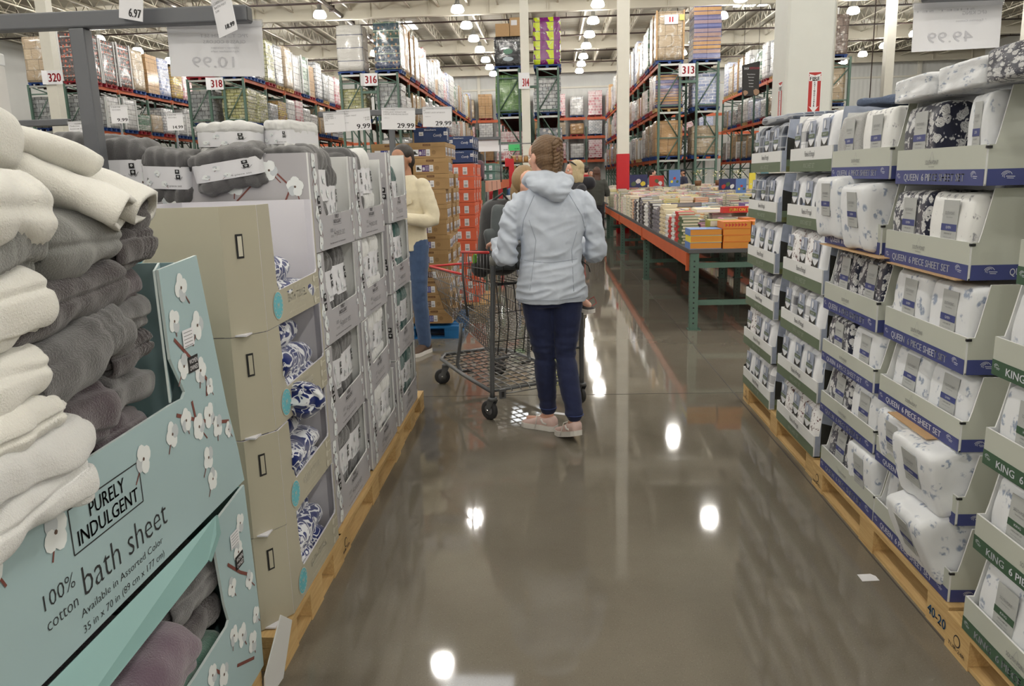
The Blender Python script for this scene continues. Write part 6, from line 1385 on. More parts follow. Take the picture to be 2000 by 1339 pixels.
def head(mb, c, f, mat, s=1.0, tilt=0.0):
    """c head centre, f facing direction; half-depth .095, half-width .074, crown .115 above"""
    c = V(*c); f = V(f[0], f[1], 0).normalized(); u = (Z_ + f * tilt).normalized(); sd = f.cross(u).normalized(); f = u.cross(sd).normalized() * 1.0
    M = Matrix((( sd.x, f.x, u.x, c.x), (sd.y, f.y, u.y, c.y), (sd.z, f.z, u.z, c.z), (0, 0, 0, 1)))
    def q(x, y, z): return M @ V(x * s, y * s, z * s)
    def el(x, y, z, rx, ry, rz):
        L = MB(); ball(L, (0, 0, 0), 1, mat, 16); mb.add([M @ V((p[0] * rx + x) * s, (p[1] * ry + y) * s, (p[2] * rz + z) * s) for p in L.v], L.f, mat, True)
    el(0, -.012, .022, .074, .090, .086); el(0, .022, -.03, .056, .062, .078); el(0, .05, -.075, .03, .03, .026); el(0, .06, .03, .056, .026, .05)
    el(0, .096, -.012, .011, .015, .018); el(0, .088, .012, .008, .012, .026); el(0, .084, -.042, .022, .012, .007); el(0, .081, -.052, .018, .012, .007)
    for x in (-1, 1): el(x * .033, .068, .02, .02, .018, .012 * .6); el(x * .036, .055, -.022, .024, .024, .022); el(x * .077, -.008, -.005, .008, .018, .03)
    return q, M
def face_parts(par, q, s=1.0):
    mb = MB()
    for x in (-1, 1): ball(mb, q(x * .031, .079, .006), .0125 * s, EYE, 10); ball(mb, q(x * .031, .0885, .006), .006 * s, IRIS, 8)
    ob('eyes', mb, par); mb = MB(); ball(mb, q(0, .0925, -.0455), .01 * s, LIP, 10, (1.6, .5, .55)); ob('lips', mb, par)
def person_body(J, mat, vox=.006, s=1.0, curl=(.9, .9), hn=None, tilt=0.0):
    mb = MB(); q, M = head(mb, J['head'], J['face'], mat, s, tilt)
    nk = V(*J['neck']); hc = V(*J['head']); limb(mb, [nk, hc - Z_ * .05 * s - V(*J['face']).normalized() * .02 * s], [.06 * s, .052 * s], mat)
    pel = V(*J['pelvis']); ch = V(*J['chest']); ax = (V(*J['shR']) - V(*J['shL'])).normalized(); fw = Z_.cross(ax)
    loft(mb, [(pel - Z_ * .08 * s, ax, fw, .13 * s, .09 * s), (pel + Z_ * .04 * s, ax, fw, .135 * s, .09 * s), (pel.lerp(ch, .5), ax, fw, .11 * s, .08 * s), (ch, ax, fw, .14 * s, .09 * s), (nk - Z_ * .06 * s, ax, fw, .13 * s, .07 * s), (nk, ax, fw, .06 * s, .055 * s)], mat)
    for sdn in 'LR':
        limb(mb, [J['sh' + sdn], J['el' + sdn], J['wr' + sdn]], [.036 * s, .028 * s, .023 * s], mat); limb(mb, [J['hip' + sdn], J['kn' + sdn], V(*J['kn' + sdn]).lerp(V(*J['an' + sdn]), .4), J['an' + sdn]], [.07 * s, .044 * s, .044 * s, .034 * s], mat, sub=2)
        d = V(*J['hd' + sdn]); n = V(*(hn or {}).get(sdn, (0, 0, 1))); hand(mb, J['wr' + sdn], d, n, mat, curl[0 if sdn == 'L' else 1], s * 1.03, 1 if sdn == 'L' else -1)
        an = V(*J['an' + sdn]); to = V(*J['to' + sdn]); limb(mb, [an, an + (to - an) * .3 - Z_ * .03 * s, an.lerp(to, .8) - Z_ * .005], [.034 * s, .026 * s, .016 * s], mat)
    return mb, q, M
def shoe(par, heel, toe, lift, upper, sole, laces=None, s=1.0, low=True, name='shoe', collar=None):
    """heel and toe are ground points; lift raises the heel"""
    h = V(*heel); t = V(*toe); L = (t - h).length; f = (t - h).normalized(); sd = f.cross(Z_).normalized()
    def P(u, v, z):  # u 0..1 heel to toe
        bend = max(0.0, .68 - u); up = lift * (bend / .68) ** 1.1
        return h + f * (u * L) + sd * v + Z_ * (z + up)
    def ring(u, w, z0, z1, m, n=16):
        return u, w, z0, z1
    mb = MB(); N = 18; rings = []
    prof = [(.02, .026, .075), (.08, .034, .088), (.18, .037, .09), (.3, .036, .086), (.42, .037, .082), (.55, .041, .068), (.68, .045, .055), (.82, .045, .045), (.93, .036, .038), (.985, .018, .03)]
    vs = []
    for u, w, z in prof:
        for k in range(N):
            a = 2 * PI * k / N; ca, sa = math.cos(a), math.sin(a); vs.append(P(u, math.copysign(abs(ca) ** .75, ca) * w * s, .02 * s + (math.copysign(abs(sa) ** .8, sa) * .5 + .5) * (z - .018) * s))
    fs = [(i * N + k, i * N + (k + 1) % N, (i + 1) * N + (k + 1) % N, (i + 1) * N + k) for i in range(len(prof) - 1) for k in range(N)]
    fs.append(tuple(reversed(range(N)))); fs.append(tuple((len(prof) - 1) * N + k for k in range(N))); mb.add(vs, fs, upper, True)
    r = ob(name, mb, par)
    mb = MB(); out = [(0, 0), (.01, .026), (.1, .038), (.3, .038), (.5, .042), (.7, .049), (.85, .048), (.95, .036), (1.0, .012)]
    pl = [(u, w) for u, w in out] + [(u, -w) for u, w in reversed(out)][:-1]
    vs = [P(u, w * s, .001) for u, w in pl] + [P(u, w * s, .032 * s) for u, w in pl]; k = len(pl)
    mb.add(vs, [tuple(reversed(range(k))), tuple(range(k, 2 * k))] + [(i, (i + 1) % k, (i + 1) % k + k, i + k) for i in range(k)], sole, False); ob('sole', mb, r)
    if laces:
        mb = MB()
        for u in (.5, .56, .62, .44): mb.tube([P(u, -.02 * s, .074 * s - (u - .44) * .13), P(u + .01, 0, .086 * s - (u - .44) * .13), P(u, .02 * s, .074 * s - (u - .44) * .13)], .003, laces, 6)
        mb.tube([P(.46, 0, .09), P(.5, -.03, .085), P(.48, -.045, .05), P(.5, -.056, .012)], .0025, laces, 6); mb.tube([P(.46, 0, .09), P(.52, .03, .09), P(.48, .045, .05)], .0025, laces, 6); ob('laces', mb, r)
        mb = MB(); mb.tube([P(.36, -.0375 * s, .07), P(.3, -.0385 * s, .05), P(.2, -.038 * s, .045)], .006, sole, 6); mb.tube([P(.36, .0375 * s, .07), P(.3, .0385 * s, .05), P(.2, .038 * s, .045)], .006, sole, 6); ob('side_stripe', mb, r)
    return r
# ------------------------------------------------------------------ the woman with the cart
JK = cloth('pale_blue_jacket', rgb(196, 204, 216), rgb(184, 192, 206), .12, .65, .1)
DN = cloth('indigo_denim', rgb(30, 40, 78), rgb(22, 30, 62), .3, .85, .1)
PNK = plain('pink_suede', rgb(218, 190, 182), .85, 0, .06, 60, .1, 200); SOLE = plain('white_rubber', rgb(222, 218, 212), .5)
HB = hairm('brown_hair', rgb(70, 50, 34), rgb(136, 106, 74))
J = dict(head=(-.035, 4.385, 1.60), face=(-.62, .78, 0), neck=(-.012, 4.37, 1.43), chest=(.0, 4.39, 1.26), pelvis=(-.005, 4.385, .92),
         shL=(-.165, 4.345, 1.37), shR=(.165, 4.43, 1.37), elL=(-.243, 4.34, 1.075), elR=(.25, 4.46, 1.085), wrL=(-.315, 4.575, 1.125), wrR=(.165, 4.79, 1.115), hdL=(-.18, .95, -.05), hdR=(-.35, .9, -.05),
         hipL=(-.09, 4.385, .88), hipR=(.085, 4.385, .88), knL=(-.052, 4.43, .49), knR=(.068, 4.39, .49), anL=(-.035, 4.50, .1), anR=(.115, 4.275, .13), toL=(-.19, 4.62, .04), toR=(.04, 4.42, .035))
mb, q, HM = person_body(J, SK, .006, 1.0, (1.15, 1.15))
wm = fuse('person', mb, .0055, SK, 5)
WO = ob('person', wm, None, label='woman in a pale blue hooded jacket and dark jeans pushing the cart', cat='person')
face_parts(WO, q)
# jeans
mb = MB(); ax = V(.97, .24, 0); fw = V(-.24, .97, 0)
loft(mb, [((-.002, 4.385, .78), ax, fw, .15, .105), ((-.002, 4.385, .86), ax, fw, .172, .125), ((-.002, 4.385, .94), ax, fw, .165, .115), ((-.002, 4.385, 1.02), ax, fw, .14, .1)], DN, 24)
limb(mb, [(-.088, 4.385, .86), (-.075, 4.40, .68), (-.053, 4.43, .49), (-.047, 4.458, .34), (-.037, 4.497, .17), (-.036, 4.50, .135)], [.098, .083, .062, .064, .052, .05], DN, 18)
limb(mb, [(.083, 4.385, .86), (.078, 4.39, .68), (.07, 4.39, .49), (.088, 4.335, .34), (.113, 4.278, .19), (.115, 4.275, .165)], [.098, .083, .06, .062, .05, .05], DN, 18)
def dj(p, n):
    a = .007 * noise.noise(V(p.x * 9 + p.z * 6, p.y * 9, p.z * 34)); k = math.exp(-((p.z - .50) / .07) ** 2); k2 = math.exp(-((p.z - .16) / .04) ** 2)
    return a * (.35 + 1.5 * k + k2) + .002 * noise.noise(p * 30)
jm_ = fuse('jeans', mb, .007, DN, 4, dj); JE = ob('jeans', jm_, WO)
mb = MB()
for c_, r_ in (((-.036, 4.50, .142), .051), ((.115, 4.275, .166), .0515)):
    mb.tube([V(*c_) + V(math.cos(a) * r_, math.sin(a) * r_, 0) for a in [k * PI / 12 for k in range(24)]], .0022, plain('thread', rgb(60, 76, 130), .8), 6, True)
ob('hem_stitching', mb, JE)
# jacket
mb = MB()
loft(mb, [((-.003, 4.385, .805), ax, fw, .200, .15), ((-.003, 4.385, .85), ax, fw, .203, .152), ((-.002, 4.387, .95), ax, fw, .188, .14), ((0, 4.39, 1.05), ax, fw, .172, .125), ((0, 4.39, 1.16), ax, fw, .18, .128), ((0, 4.39, 1.28), ax, fw, .2, .13), ((0, 4.388, 1.36), ax, fw, .19, .115), ((-.003, 4.38, 1.415), ax, fw, .14, .095), ((-.01, 4.375, 1.455), ax, fw, .09, .08)], JK, 28, 2.2)
limb(mb, [(-.15, 4.35, 1.365), (-.20, 4.34, 1.30), (-.238, 4.335, 1.18), (-.247, 4.335, 1.075), (-.27, 4.40, 1.06), (-.30, 4.525, 1.10), (-.318, 4.585, 1.125)], [.064, .064, .056, .053, .051, .043, .034], JK, 18)
limb(mb, [(.15, 4.425, 1.365), (.20, 4.435, 1.30), (.238, 4.445, 1.18), (.252, 4.455, 1.085), (.24, 4.52, 1.065), (.20, 4.68, 1.09), (.168, 4.78, 1.112)], [.064, .064, .056, .053, .051, .043, .034], JK, 18)
def dk(p, n):
    e = math.exp(-((p.z - .88) / .07) ** 2) + .8 * math.exp(-((p.z - 1.04) / .05) ** 2); arm = 1.0 if abs(p.x) > .19 and p.z > .98 else 0
    def rg(v): return (1 - abs(noise.noise(v)) * 2.2)
    d = .009 * rg(V(p.x * 5 + p.z * 5, p.y * 6, p.z * 24 - p.x * 7)) * (.22 + e) + .011 * arm * rg(V(p.x * 9, p.y * 10 + p.z * 6, p.z * 20 + p.x * 14))
    d += .006 * rg(V(p.x * 7 + p.z * 9, p.y * 5, p.z * 5 - p.x * 6)) - .006
    if p.z < .822: d -= .003
    if .822 < p.z < .828 : d -= .003
    return d
jk = fuse('jacket', mb, .0065, JK, 6, dk); JKO = ob('jacket', jk, WO)
mb = MB()
hd = [((-.015, 4.345, 1.515), .098, .075), ((-.012, 4.325, 1.485), .125, .085), ((-.005, 4.295, 1.45), .128, .085), ((.012, 4.275, 1.415), .1, .07), ((.03, 4.262, 1.38), .052, .042), ((.036, 4.262, 1.365), .02, .02)]
loft(mb, [(c, ax, fw, a, b) for c, a, b in hd], JK, 24)
hm_ = None
mb.tube([V(-.015, 4.375, 1.475) + ax * math.cos(a) * .118 + fw * (math.sin(a) * .085) + Z_ * (-.025 * math.sin(a) - .012 * math.cos(a)) for a in [k * PI / 14 for k in range(28)]], .03, JK, 12, True)
def dh(p, n):
    return .009 * noise.noise(V(p.x * 13 + p.z * 22, p.y * 8, p.z * 26 - p.x * 16)) + .004 * noise.noise(p * 24)
hm_ = fuse('hood', mb, .0055, JK, 4, dh); ob('hood', hm_, JKO)
SEAM = plain('jacket_seam', rgb(150, 158, 172), .8)
from mathutils.bvhtree import BVHTree
bv = BVHTree.FromPolygons([v.co for v in jk.vertices], [tuple(p.vertices) for p in jk.polygons])
def seam(mb, pts, r=.0016):
    P = []
    for a, b in zip(pts, pts[1:]):
        for k in range(8):
            p = V(*a).lerp(V(*b), k / 8); hit = bv.ray_cast(V(p.x, p.y - .6, p.z), V(0, 1, 0)); 
            if hit[0] is not None: P.append(hit[0] + V(0, -.0006, 0))
    if len(P) > 1: mb.tube(P, r, SEAM, 5)
mb = MB()
for pts in ([(-.09, 4.3, 1.40), (-.15, 4.3, 1.27), (-.165, 4.3, 1.17)], [(.1, 4.3, 1.40), (.17, 4.3, 1.28), (.19, 4.3, 1.2)], [(-.12, 4.3, 1.27), (-.085, 4.3, 1.16), (-.10, 4.3, 1.04), (-.13, 4.3, .84)], [(.14, 4.3, 1.2), (.11, 4.3, 1.1), (.12, 4.3, .84)], [(-.17, 4.3, 1.05), (0, 4.3, 1.035), (.16, 4.3, 1.05)], [(-.18, 4.3, .838), (0, 4.3, .832), (.18, 4.3, .838)]): seam(mb, pts)
ob('seams', mb, JKO)
# hair and braid
mb = MB(); fd = V(-.62, .78, 0).normalized(); sdv = fd.cross(Z_)
def HP(x, y, z): return HM @ V(x, y, z)
L = MB(); ball(L, (0, 0, 0), 1, HB, 24)
def cap(rx, ry, rz, x, y, z): mb.add([HP(p[0] * rx + x, p[1] * ry + y, p[2] * rz + z) for p in L.v], L.f, HB, True)
cap(.0815, .092, .085, 0, -.026, .036); cap(.078, .07, .07, 0, -.045, -.01); cap(.06, .045, .04, 0, -.062, -.06); cap(.045, .04, .04, 0, -.075, .072)
def dhr(p, n):
    l = HM.inverted() @ p; return .0012 * math.sin(l.z * 420 + l.y * 160 + 4 * noise.noise(l * 14)) * (1 if l.y < .03 else .3)
hm2 = fuse('hair', mb, .005, HB, 3, dhr); HR = ob('hair', hm2, WO)
mb = MB()
for k in range(9):   # the braid down the back of the head
    t_ = k / 8; z = .078 - .155 * t_; y = -.122 - .006 * math.sin(PI * t_) + .03 * max(0, t_ - .6)
    for sx in (-1, 1):
        M_ = HM @ Matrix.Translation((sx * .011, y, z + sx * .004)) @ Matrix.Rotation(sx * .75, 4, 'Y') @ Matrix.Diagonal((.026 * (1 - .25 * t_), .02, .0135, 1))
        mb.add([M_ @ V(*p) for p in L.v], L.f, HB, True)
ob('braid', mb, HR)
mb = MB()
for sx in (-1, 0, 1): mb.tube([HP(sx * .014, -.135, .055), HP(sx * .018, -.142, .035), HP(sx * .012, -.136, .012)], [.006, .007, .004], plain('tortoise_clip', rgb(92, 66, 60), .2), 8)
ob('hair_clip', mb, HR)
mb = MB(); mb.tube([HP(-.08, .0, .012), HP(-.076, .09, .012), HP(-.05, .105, .008)], .0015, plain('glasses_wire', rgb(150, 120, 126), .3, .5), 6); ob('glasses', mb, WO)
shoe(WO, (.012, 4.475, 0), (-.195, 4.60, 0), 0.0, PNK, SOLE, SOLE); shoe(WO, (.135, 4.235, 0), (.025, 4.455, 0), .05, PNK, SOLE, SOLE)
# ------------------------------------------------------------------ the shopping cart
CG = plain('cart_grey_tube', rgb(96, 98, 100), .4, .3); WIRE = plain('cart_wire', rgb(128, 128, 128), .28, .9); REDR = plain('cart_red_rim', rgb(206, 60, 62), .4)
CART = empty('shopping_cart', (-.10, 4.865, 0), math.atan2(.4985, .867), 'grey wire shopping cart with red rims in front of the woman', 'cart')
mb = MB(); R_ = .0155
for sx in (-1, 1):
    mb.tube([(sx * .33, .0, .145), (sx * .33, .0, .20), (sx * .325, -.005, .42), (sx * .32, -.02, .7), (sx * .315, -.045, 1.04), (sx * .305, -.07, 1.085), (sx * .27, -.075, 1.105)], R_, CG, 12)
    mb.tube([(sx * .33, .02, .185), (sx * .31, .5, .185), (sx * .275, .98, .195), (sx * .2, 1.1, .2)], .014, CG, 10)
    mb.tube([(sx * .26, .62, .52), (sx * .27, .62, .4), (sx * .285, .66, .22), (sx * .27, .62, .18), (sx * .2, .6, .18)], .013, CG, 10)
    mb.tube([(sx * .325, 0.0, .39), (sx * .2, .02, .39)], .009, CG, 8)
mb.tube([(-.2, 1.1, .2), (.2, 1.1, .2)], .014, CG, 10); mb.tube([(-.33, .02, .185), (.33, .02, .185)], .01, CG, 8)
ob('frame', mb, CART)
mb = MB(); mb.tube([(-.272, -.075, 1.105), (.272, -.075, 1.105)], .0185, CG, 14); ob('handle', mb, CART)
for sx in (-1, 1):
    mb = MB(); mb.tube([(sx * .316, -.035, .985), (sx * .316, -.043, 1.035)], .021, plain('cart_collar', rgb(136, 136, 130), .4), 12); ob('handle_collar', mb, CART)
mb = MB(); w = .0022
def lerp3(a, b, t): return tuple(a[i] + (b[i] - a[i]) * t for i in range(3))
for sx in (-1, 1):
    rb, fb, ft, rt = (sx * .29, .03, .405), (sx * .225, 1.0, .56), (sx * .30, 1.05, .87), (sx * .31, .02, .86)
    for k in range(27): t_ = k / 26; mb.tube([lerp3(rb, fb, t_), lerp3(rt, ft, t_)], w, WIRE, 5)
    for h_ in (0, .2, .48, .76, 1): mb.tube([lerp3(rb, rt, h_), lerp3(fb, ft, h_)], .0035 if h_ in (0, .48, .76) else .003, WIRE, 6)
    for k in range(10): t_ = k / 9; y = .02 + .42 * t_; mb.tube([(sx * .31, y, .86), (sx * .315, y - .02, 1.05 - .03 * t_)], w, WIRE, 5)
    mb.tube([(sx * .311, .02, .95), (sx * .312, .44, .94)], .003, WIRE, 6)
    mb.tube([(sx * .29, .44, .6), (sx * .315, .43, .87), (sx * .316, .41, 1.03)], .008, CG, 8)
for k in range(15):
    t_ = k / 14; x0, x1 = -.225 + .45 * t_, -.30 + .6 * t_; mb.tube([(x0, 1.0, .56), (x1, 1.05, .87)], w, WIRE, 5)
for h_ in (0, .25, .5, .75): mb.tube([lerp3((-.225, 1.0, .56), (-.3, 1.05, .87), h_), lerp3((.225, 1.0, .56), (.3, 1.05, .87), h_)], .003, WIRE, 6)
for k in range(31): t_ = k / 30; x = .29 - .065 * t_; mb.tube([(-x, .03 + .97 * t_, .405 + .155 * t_), (x, .03 + .97 * t_, .405 + .155 * t_)], w, WIRE, 5)
for k in range(19): u_ = -1 + 2 * k / 18; mb.tube([(u_ * .29, .03, .402), (u_ * .225, 1.0, .557)], w, WIRE, 5)
ob('basket', mb, CART)
mb = MB(); DW = plain('cart_dark_wire', rgb(54, 54, 56), .4, .6)
for k in range(10): x = -.27 + .06 * k; mb.tube([(x, .03, .41), (x + .008, .0, .6), (x + .01, .03, .8), (x + .012, .05, .855)], .0035, DW, 6)
for z in (.5, .68): mb.tube([(-.3, .012, z), (.3, .012, z)], .003, DW, 6)
ob('rear_gate', mb, CART)
mb = MB(); mb.box((-.27, .0, .85), (.27, .04, .862), BLACK)
for x in (-.24, .24, 0): mb.tube([(x, -.0, .85), (x, -.05, 1.09)], .004, DW, 6)
for k in range(9): x = -.27 + k * .0675; mb.tube([(x, .03, .85), (x, .4, .84), (x, .43, 1.03)], .003, DW, 6)
mb.tube([(-.3, .43, 1.03), (.3, .43, 1.03)], .005, DW, 6); ob('child_seat', mb, CART)
for pts, nm in (([(-.302, .46, .878), (-.303, 1.05, .88)], 'l'), ([(.302, .46, .878), (.303, 1.05, .88)], 'r'), ([(-.303, 1.055, .88), (.303, 1.055, .88)], 'f'), ([(-.316, .02, 1.055), (-.318, .42, 1.03)], 'a'), ([(.316, .02, 1.055), (.318, .42, 1.03)], 'b')):
    mb = MB(); mb.tube(pts, .0085, REDR, 8); ob('red_rim', mb, CART)
mb = MB()
for k in range(12): y = .06 + k * .088; x = .3 - .045 * k / 11; mb.tube([(-x, y, .19), (x, y, .19)], .0042, WIRE, 6)
for k in range(9): x = -.26 + .065 * k; mb.tube([(x, -.01, .175), (x, .02, .2), (x * .9, 1.08, .205)], .0042, WIRE, 6)
mb.tube([(-.28, -.012, .165), (.28, -.012, .165)], .004, WIRE, 6)
ob('lower_rack', mb, CART)
mb = MB(); mb.box((-.29, -.03, .14), (-.25, -.012, .2), CG); mb.box((-.28, -.032, .15), (-.262, -.03, .185), BLACK); ob('coupling_plate', mb, CART)
for i, (x, y, a, R) in enumerate(((-.33, -.0, .35, .062), (.33, .0, .1, .062), (-.235, 1.0, 1.2, .058), (.235, 1.0, .9, .058))):
    c = empty('caster', (x, y, 0)); c.parent = CART; c.rotation_euler = (0, 0, a)
    mb = MB(); mb.lathe([(.001, .15), (.028, .15), (.03, .14), (.028, .13), (.001, .13)], CG, 12)
    for s_ in (-1, 1): mb.prism([(-.028, .135), (.028, .135), (.012 + .03, R), (.03, R - .02), (.012, R)], (s_ * .019 - .0015, 0, 0), Y_, Z_, (1, 0, 0), .003, CG)
    ob('fork', mb, c)
    mb = MB(); T = Matrix.Translation((0, .03, R)) @ Matrix.Rotation(PI / 2, 4, 'Y')
    mb.lathe([(R * .55, -.014), (R - .004, -.015), (R, -.009), (R, .009), (R - .004, .015), (R * .55, .014)], RUBBER, 24, T); mb.lathe([(.004, -.013), (R * .56, -.012), (R * .56, .012), (.004, .013)], plain('grey_hub', rgb(110, 110, 112), .5), 20, T); mb.tube([T @ V(0, 0, -.024), T @ V(0, 0, .024)], .006, CHROME, 8); ob('wheel', mb, c)
# backpack in the seat
BPK = cloth('grey_backpack', rgb(84, 90, 92), rgb(70, 76, 78), .3, .7); BPB = cloth('black_webbing', (.015, .015, .016), (.03, .03, .032), .3, .7)
def cartw(x, y, z): return CART_M @ V(x, y, z)
CART_M = Matrix.Translation((-.10, 4.865, 0)) @ Matrix.Rotation(math.atan2(.4985, .867), 4, 'Z')
BP = empty('backpack', cartw(-.165, .17, .875), math.atan2(.4985, .867), 'dark grey backpack standing in the child seat of the cart', 'backpack', rot=(-.12, .10, math.atan2(.4985, .867)))
mb = MB()
def fb(p, nr, q): 
    tz = p.z / .48 + .5; p.x *= 1 - .28 * max(0, tz - .45); p.y *= 1 - .25 * max(0, tz - .5); return p
soft(mb, (.27, .2, .48), .09, BPB, 18, .012, 6, 2, Matrix.Translation((0, .03, .26)), fb); ob('body', mb, BP)
mb = MB(); soft(mb, (.225, .07, .40), .034, BPK, 16, .006, 7, 3, Matrix.Translation((.0, -.075, .25)), fb); ob('padded_panel', mb, BP); mb = MB(); soft(mb, (.1, .05, .26), .024, BPK, 12, .005, 8, 4, Matrix.Translation((-.085, -.08, .17)) @ Matrix.Rotation(-.2, 4, 'Y')); ob('side_pocket', mb, BP)
mb = MB()
mb.tube([(.0, -.12, .42), (.0, -.135, .3), (.03, -.13, .16), (.06, -.1, .06)], [.008, .012, .012, .007], BPB, 8); ob('shoulder_strap', mb, BP); mb = MB(); mb.tube([(-.06, .0, .48), (0, -.02, .53), (.06, .0, .48)], .008, BPB, 8); ob('top_handle', mb, BP)
mb = MB(); soft(mb, (.12, .2, .12), .05, BPB, 12, .01, 9, 6); ob('black_pouch', mb, None, cartw(-.235, .31, .935), 0, 'small black bag with a green tag beside the backpack', 'bag'); b_ = bpy.data.objects['black_pouch']
mb = MB(); soft(mb, (.03, .05, .06), .012, plain('lime_tag', rgb(110, 180, 50), .6), 8, .002, 9, 1); ob('green_tag', mb, b_, (-.03, -.06, .06))
# child in the seat, mostly hidden
CH = empty('person', cartw(.13, .2, .86), math.atan2(.4985, .867), 'child with fair brown hair sitting in the seat of the cart', 'person')
def bodyl(mat):
    mb = MB(); head(mb, (-.08, .0, .60), (-.2, -1, 0), mat, .92); limb(mb, [(-.06, .0, .44), (-.07, .0, .52)], [.045, .04], mat)
    loft(mb, [((0, .0, .03), X_, Y_, .10, .07), ((-.02, .0, .2), X_, Y_, .095, .065), ((-.05, 0, .38), X_, Y_, .11, .06), ((-.06, 0, .45), X_, Y_, .05, .045)], mat)
    for sx in (-1, 1):
        limb(mb, [(-.05 + sx * .12, 0, .4), (-.03 + sx * .16, -.03, .25), (-.02 + sx * .13, -.12, .16)], [.038, .03, .022], mat); hand(mb, (-.02 + sx * .13, -.12, .16), (0, -1, -.1), (0, 0, 1), mat, .8, .7, -sx)
        limb(mb, [(sx * .06, 0, .05), (sx * .13, -.18, .06), (sx * .16, -.24, -.14)], [.055, .042, .032], mat); limb(mb, [(sx * .16, -.24, -.14), (sx * .17, -.33, -.17)], [.03, .026], mat)
    return mb
CHB = ob('child_body', fuse('child_body', bodyl(SK), .008, SK, 4), CH)
mb = MB(); LB = MB(); ball(LB, (0, 0, 0), 1, HB, 20); HF = hairm('fair_brown_hair', rgb(120, 94, 62), rgb(176, 146, 104))
mb.add([V(p[0] * .08 - .08, p[1] * .09 + .025, p[2] * .1 + .615) for p in LB.v], LB.f, HF, True); mb.add([V(p[0] * .085 - .08, p[1] * .06 + .05, p[2] * .12 + .54) for p in LB.v], LB.f, HF, True); ob('hair', mb, CH)
mb = MB(); BK = cloth('black_clothes', (.018, .018, .02), (.03, .03, .034), .3)
loft(mb, [((0, .0, .0), X_, Y_, .115, .085), ((-.02, .0, .2), X_, Y_, .11, .08), ((-.05, 0, .38), X_, Y_, .125, .072), ((-.06, 0, .44), X_, Y_, .06, .055)], BK)
for sx in (-1, 1): limb(mb, [(-.05 + sx * .12, 0, .4), (-.03 + sx * .16, -.03, .25), (-.02 + sx * .13, -.10, .17)], [.048, .042, .032], BK); limb(mb, [(sx * .06, 0, .05), (sx * .13, -.18, .06), (sx * .16, -.24, -.10)], [.065, .052, .042], BK)
ob('clothes', fuse('clothes', mb, .009, BK, 4), CH)
for sx in (-1, 1):
    s_ = shoe(CH, (sx * .16, -.215, -.215), (sx * .175, -.375, -.215), 0.0, BK, SOLE, None, .8)
mb = MB(); mb.tube([(.18, -.3, -.15), (.22, -.32, -.12), (.235, -.33, -.16), (.2, -.32, -.185), (.18, -.3, -.15)], .0025, REDT, 6); ob('red_lace', mb, CH)
mb = MB(); soft(mb, (.14, .12, .16), .05, BPB, 10, .01, 9, 3); mb.tube([(.05, -.05, -.02), (.09, -.06, -.05), (.1, -.05, -.09)], .004, BPB, 6); ob('black_purse', mb, None, cartw(.265, -.02, .99), 0, "black purse hanging at the right end of the cart handle", 'bag')
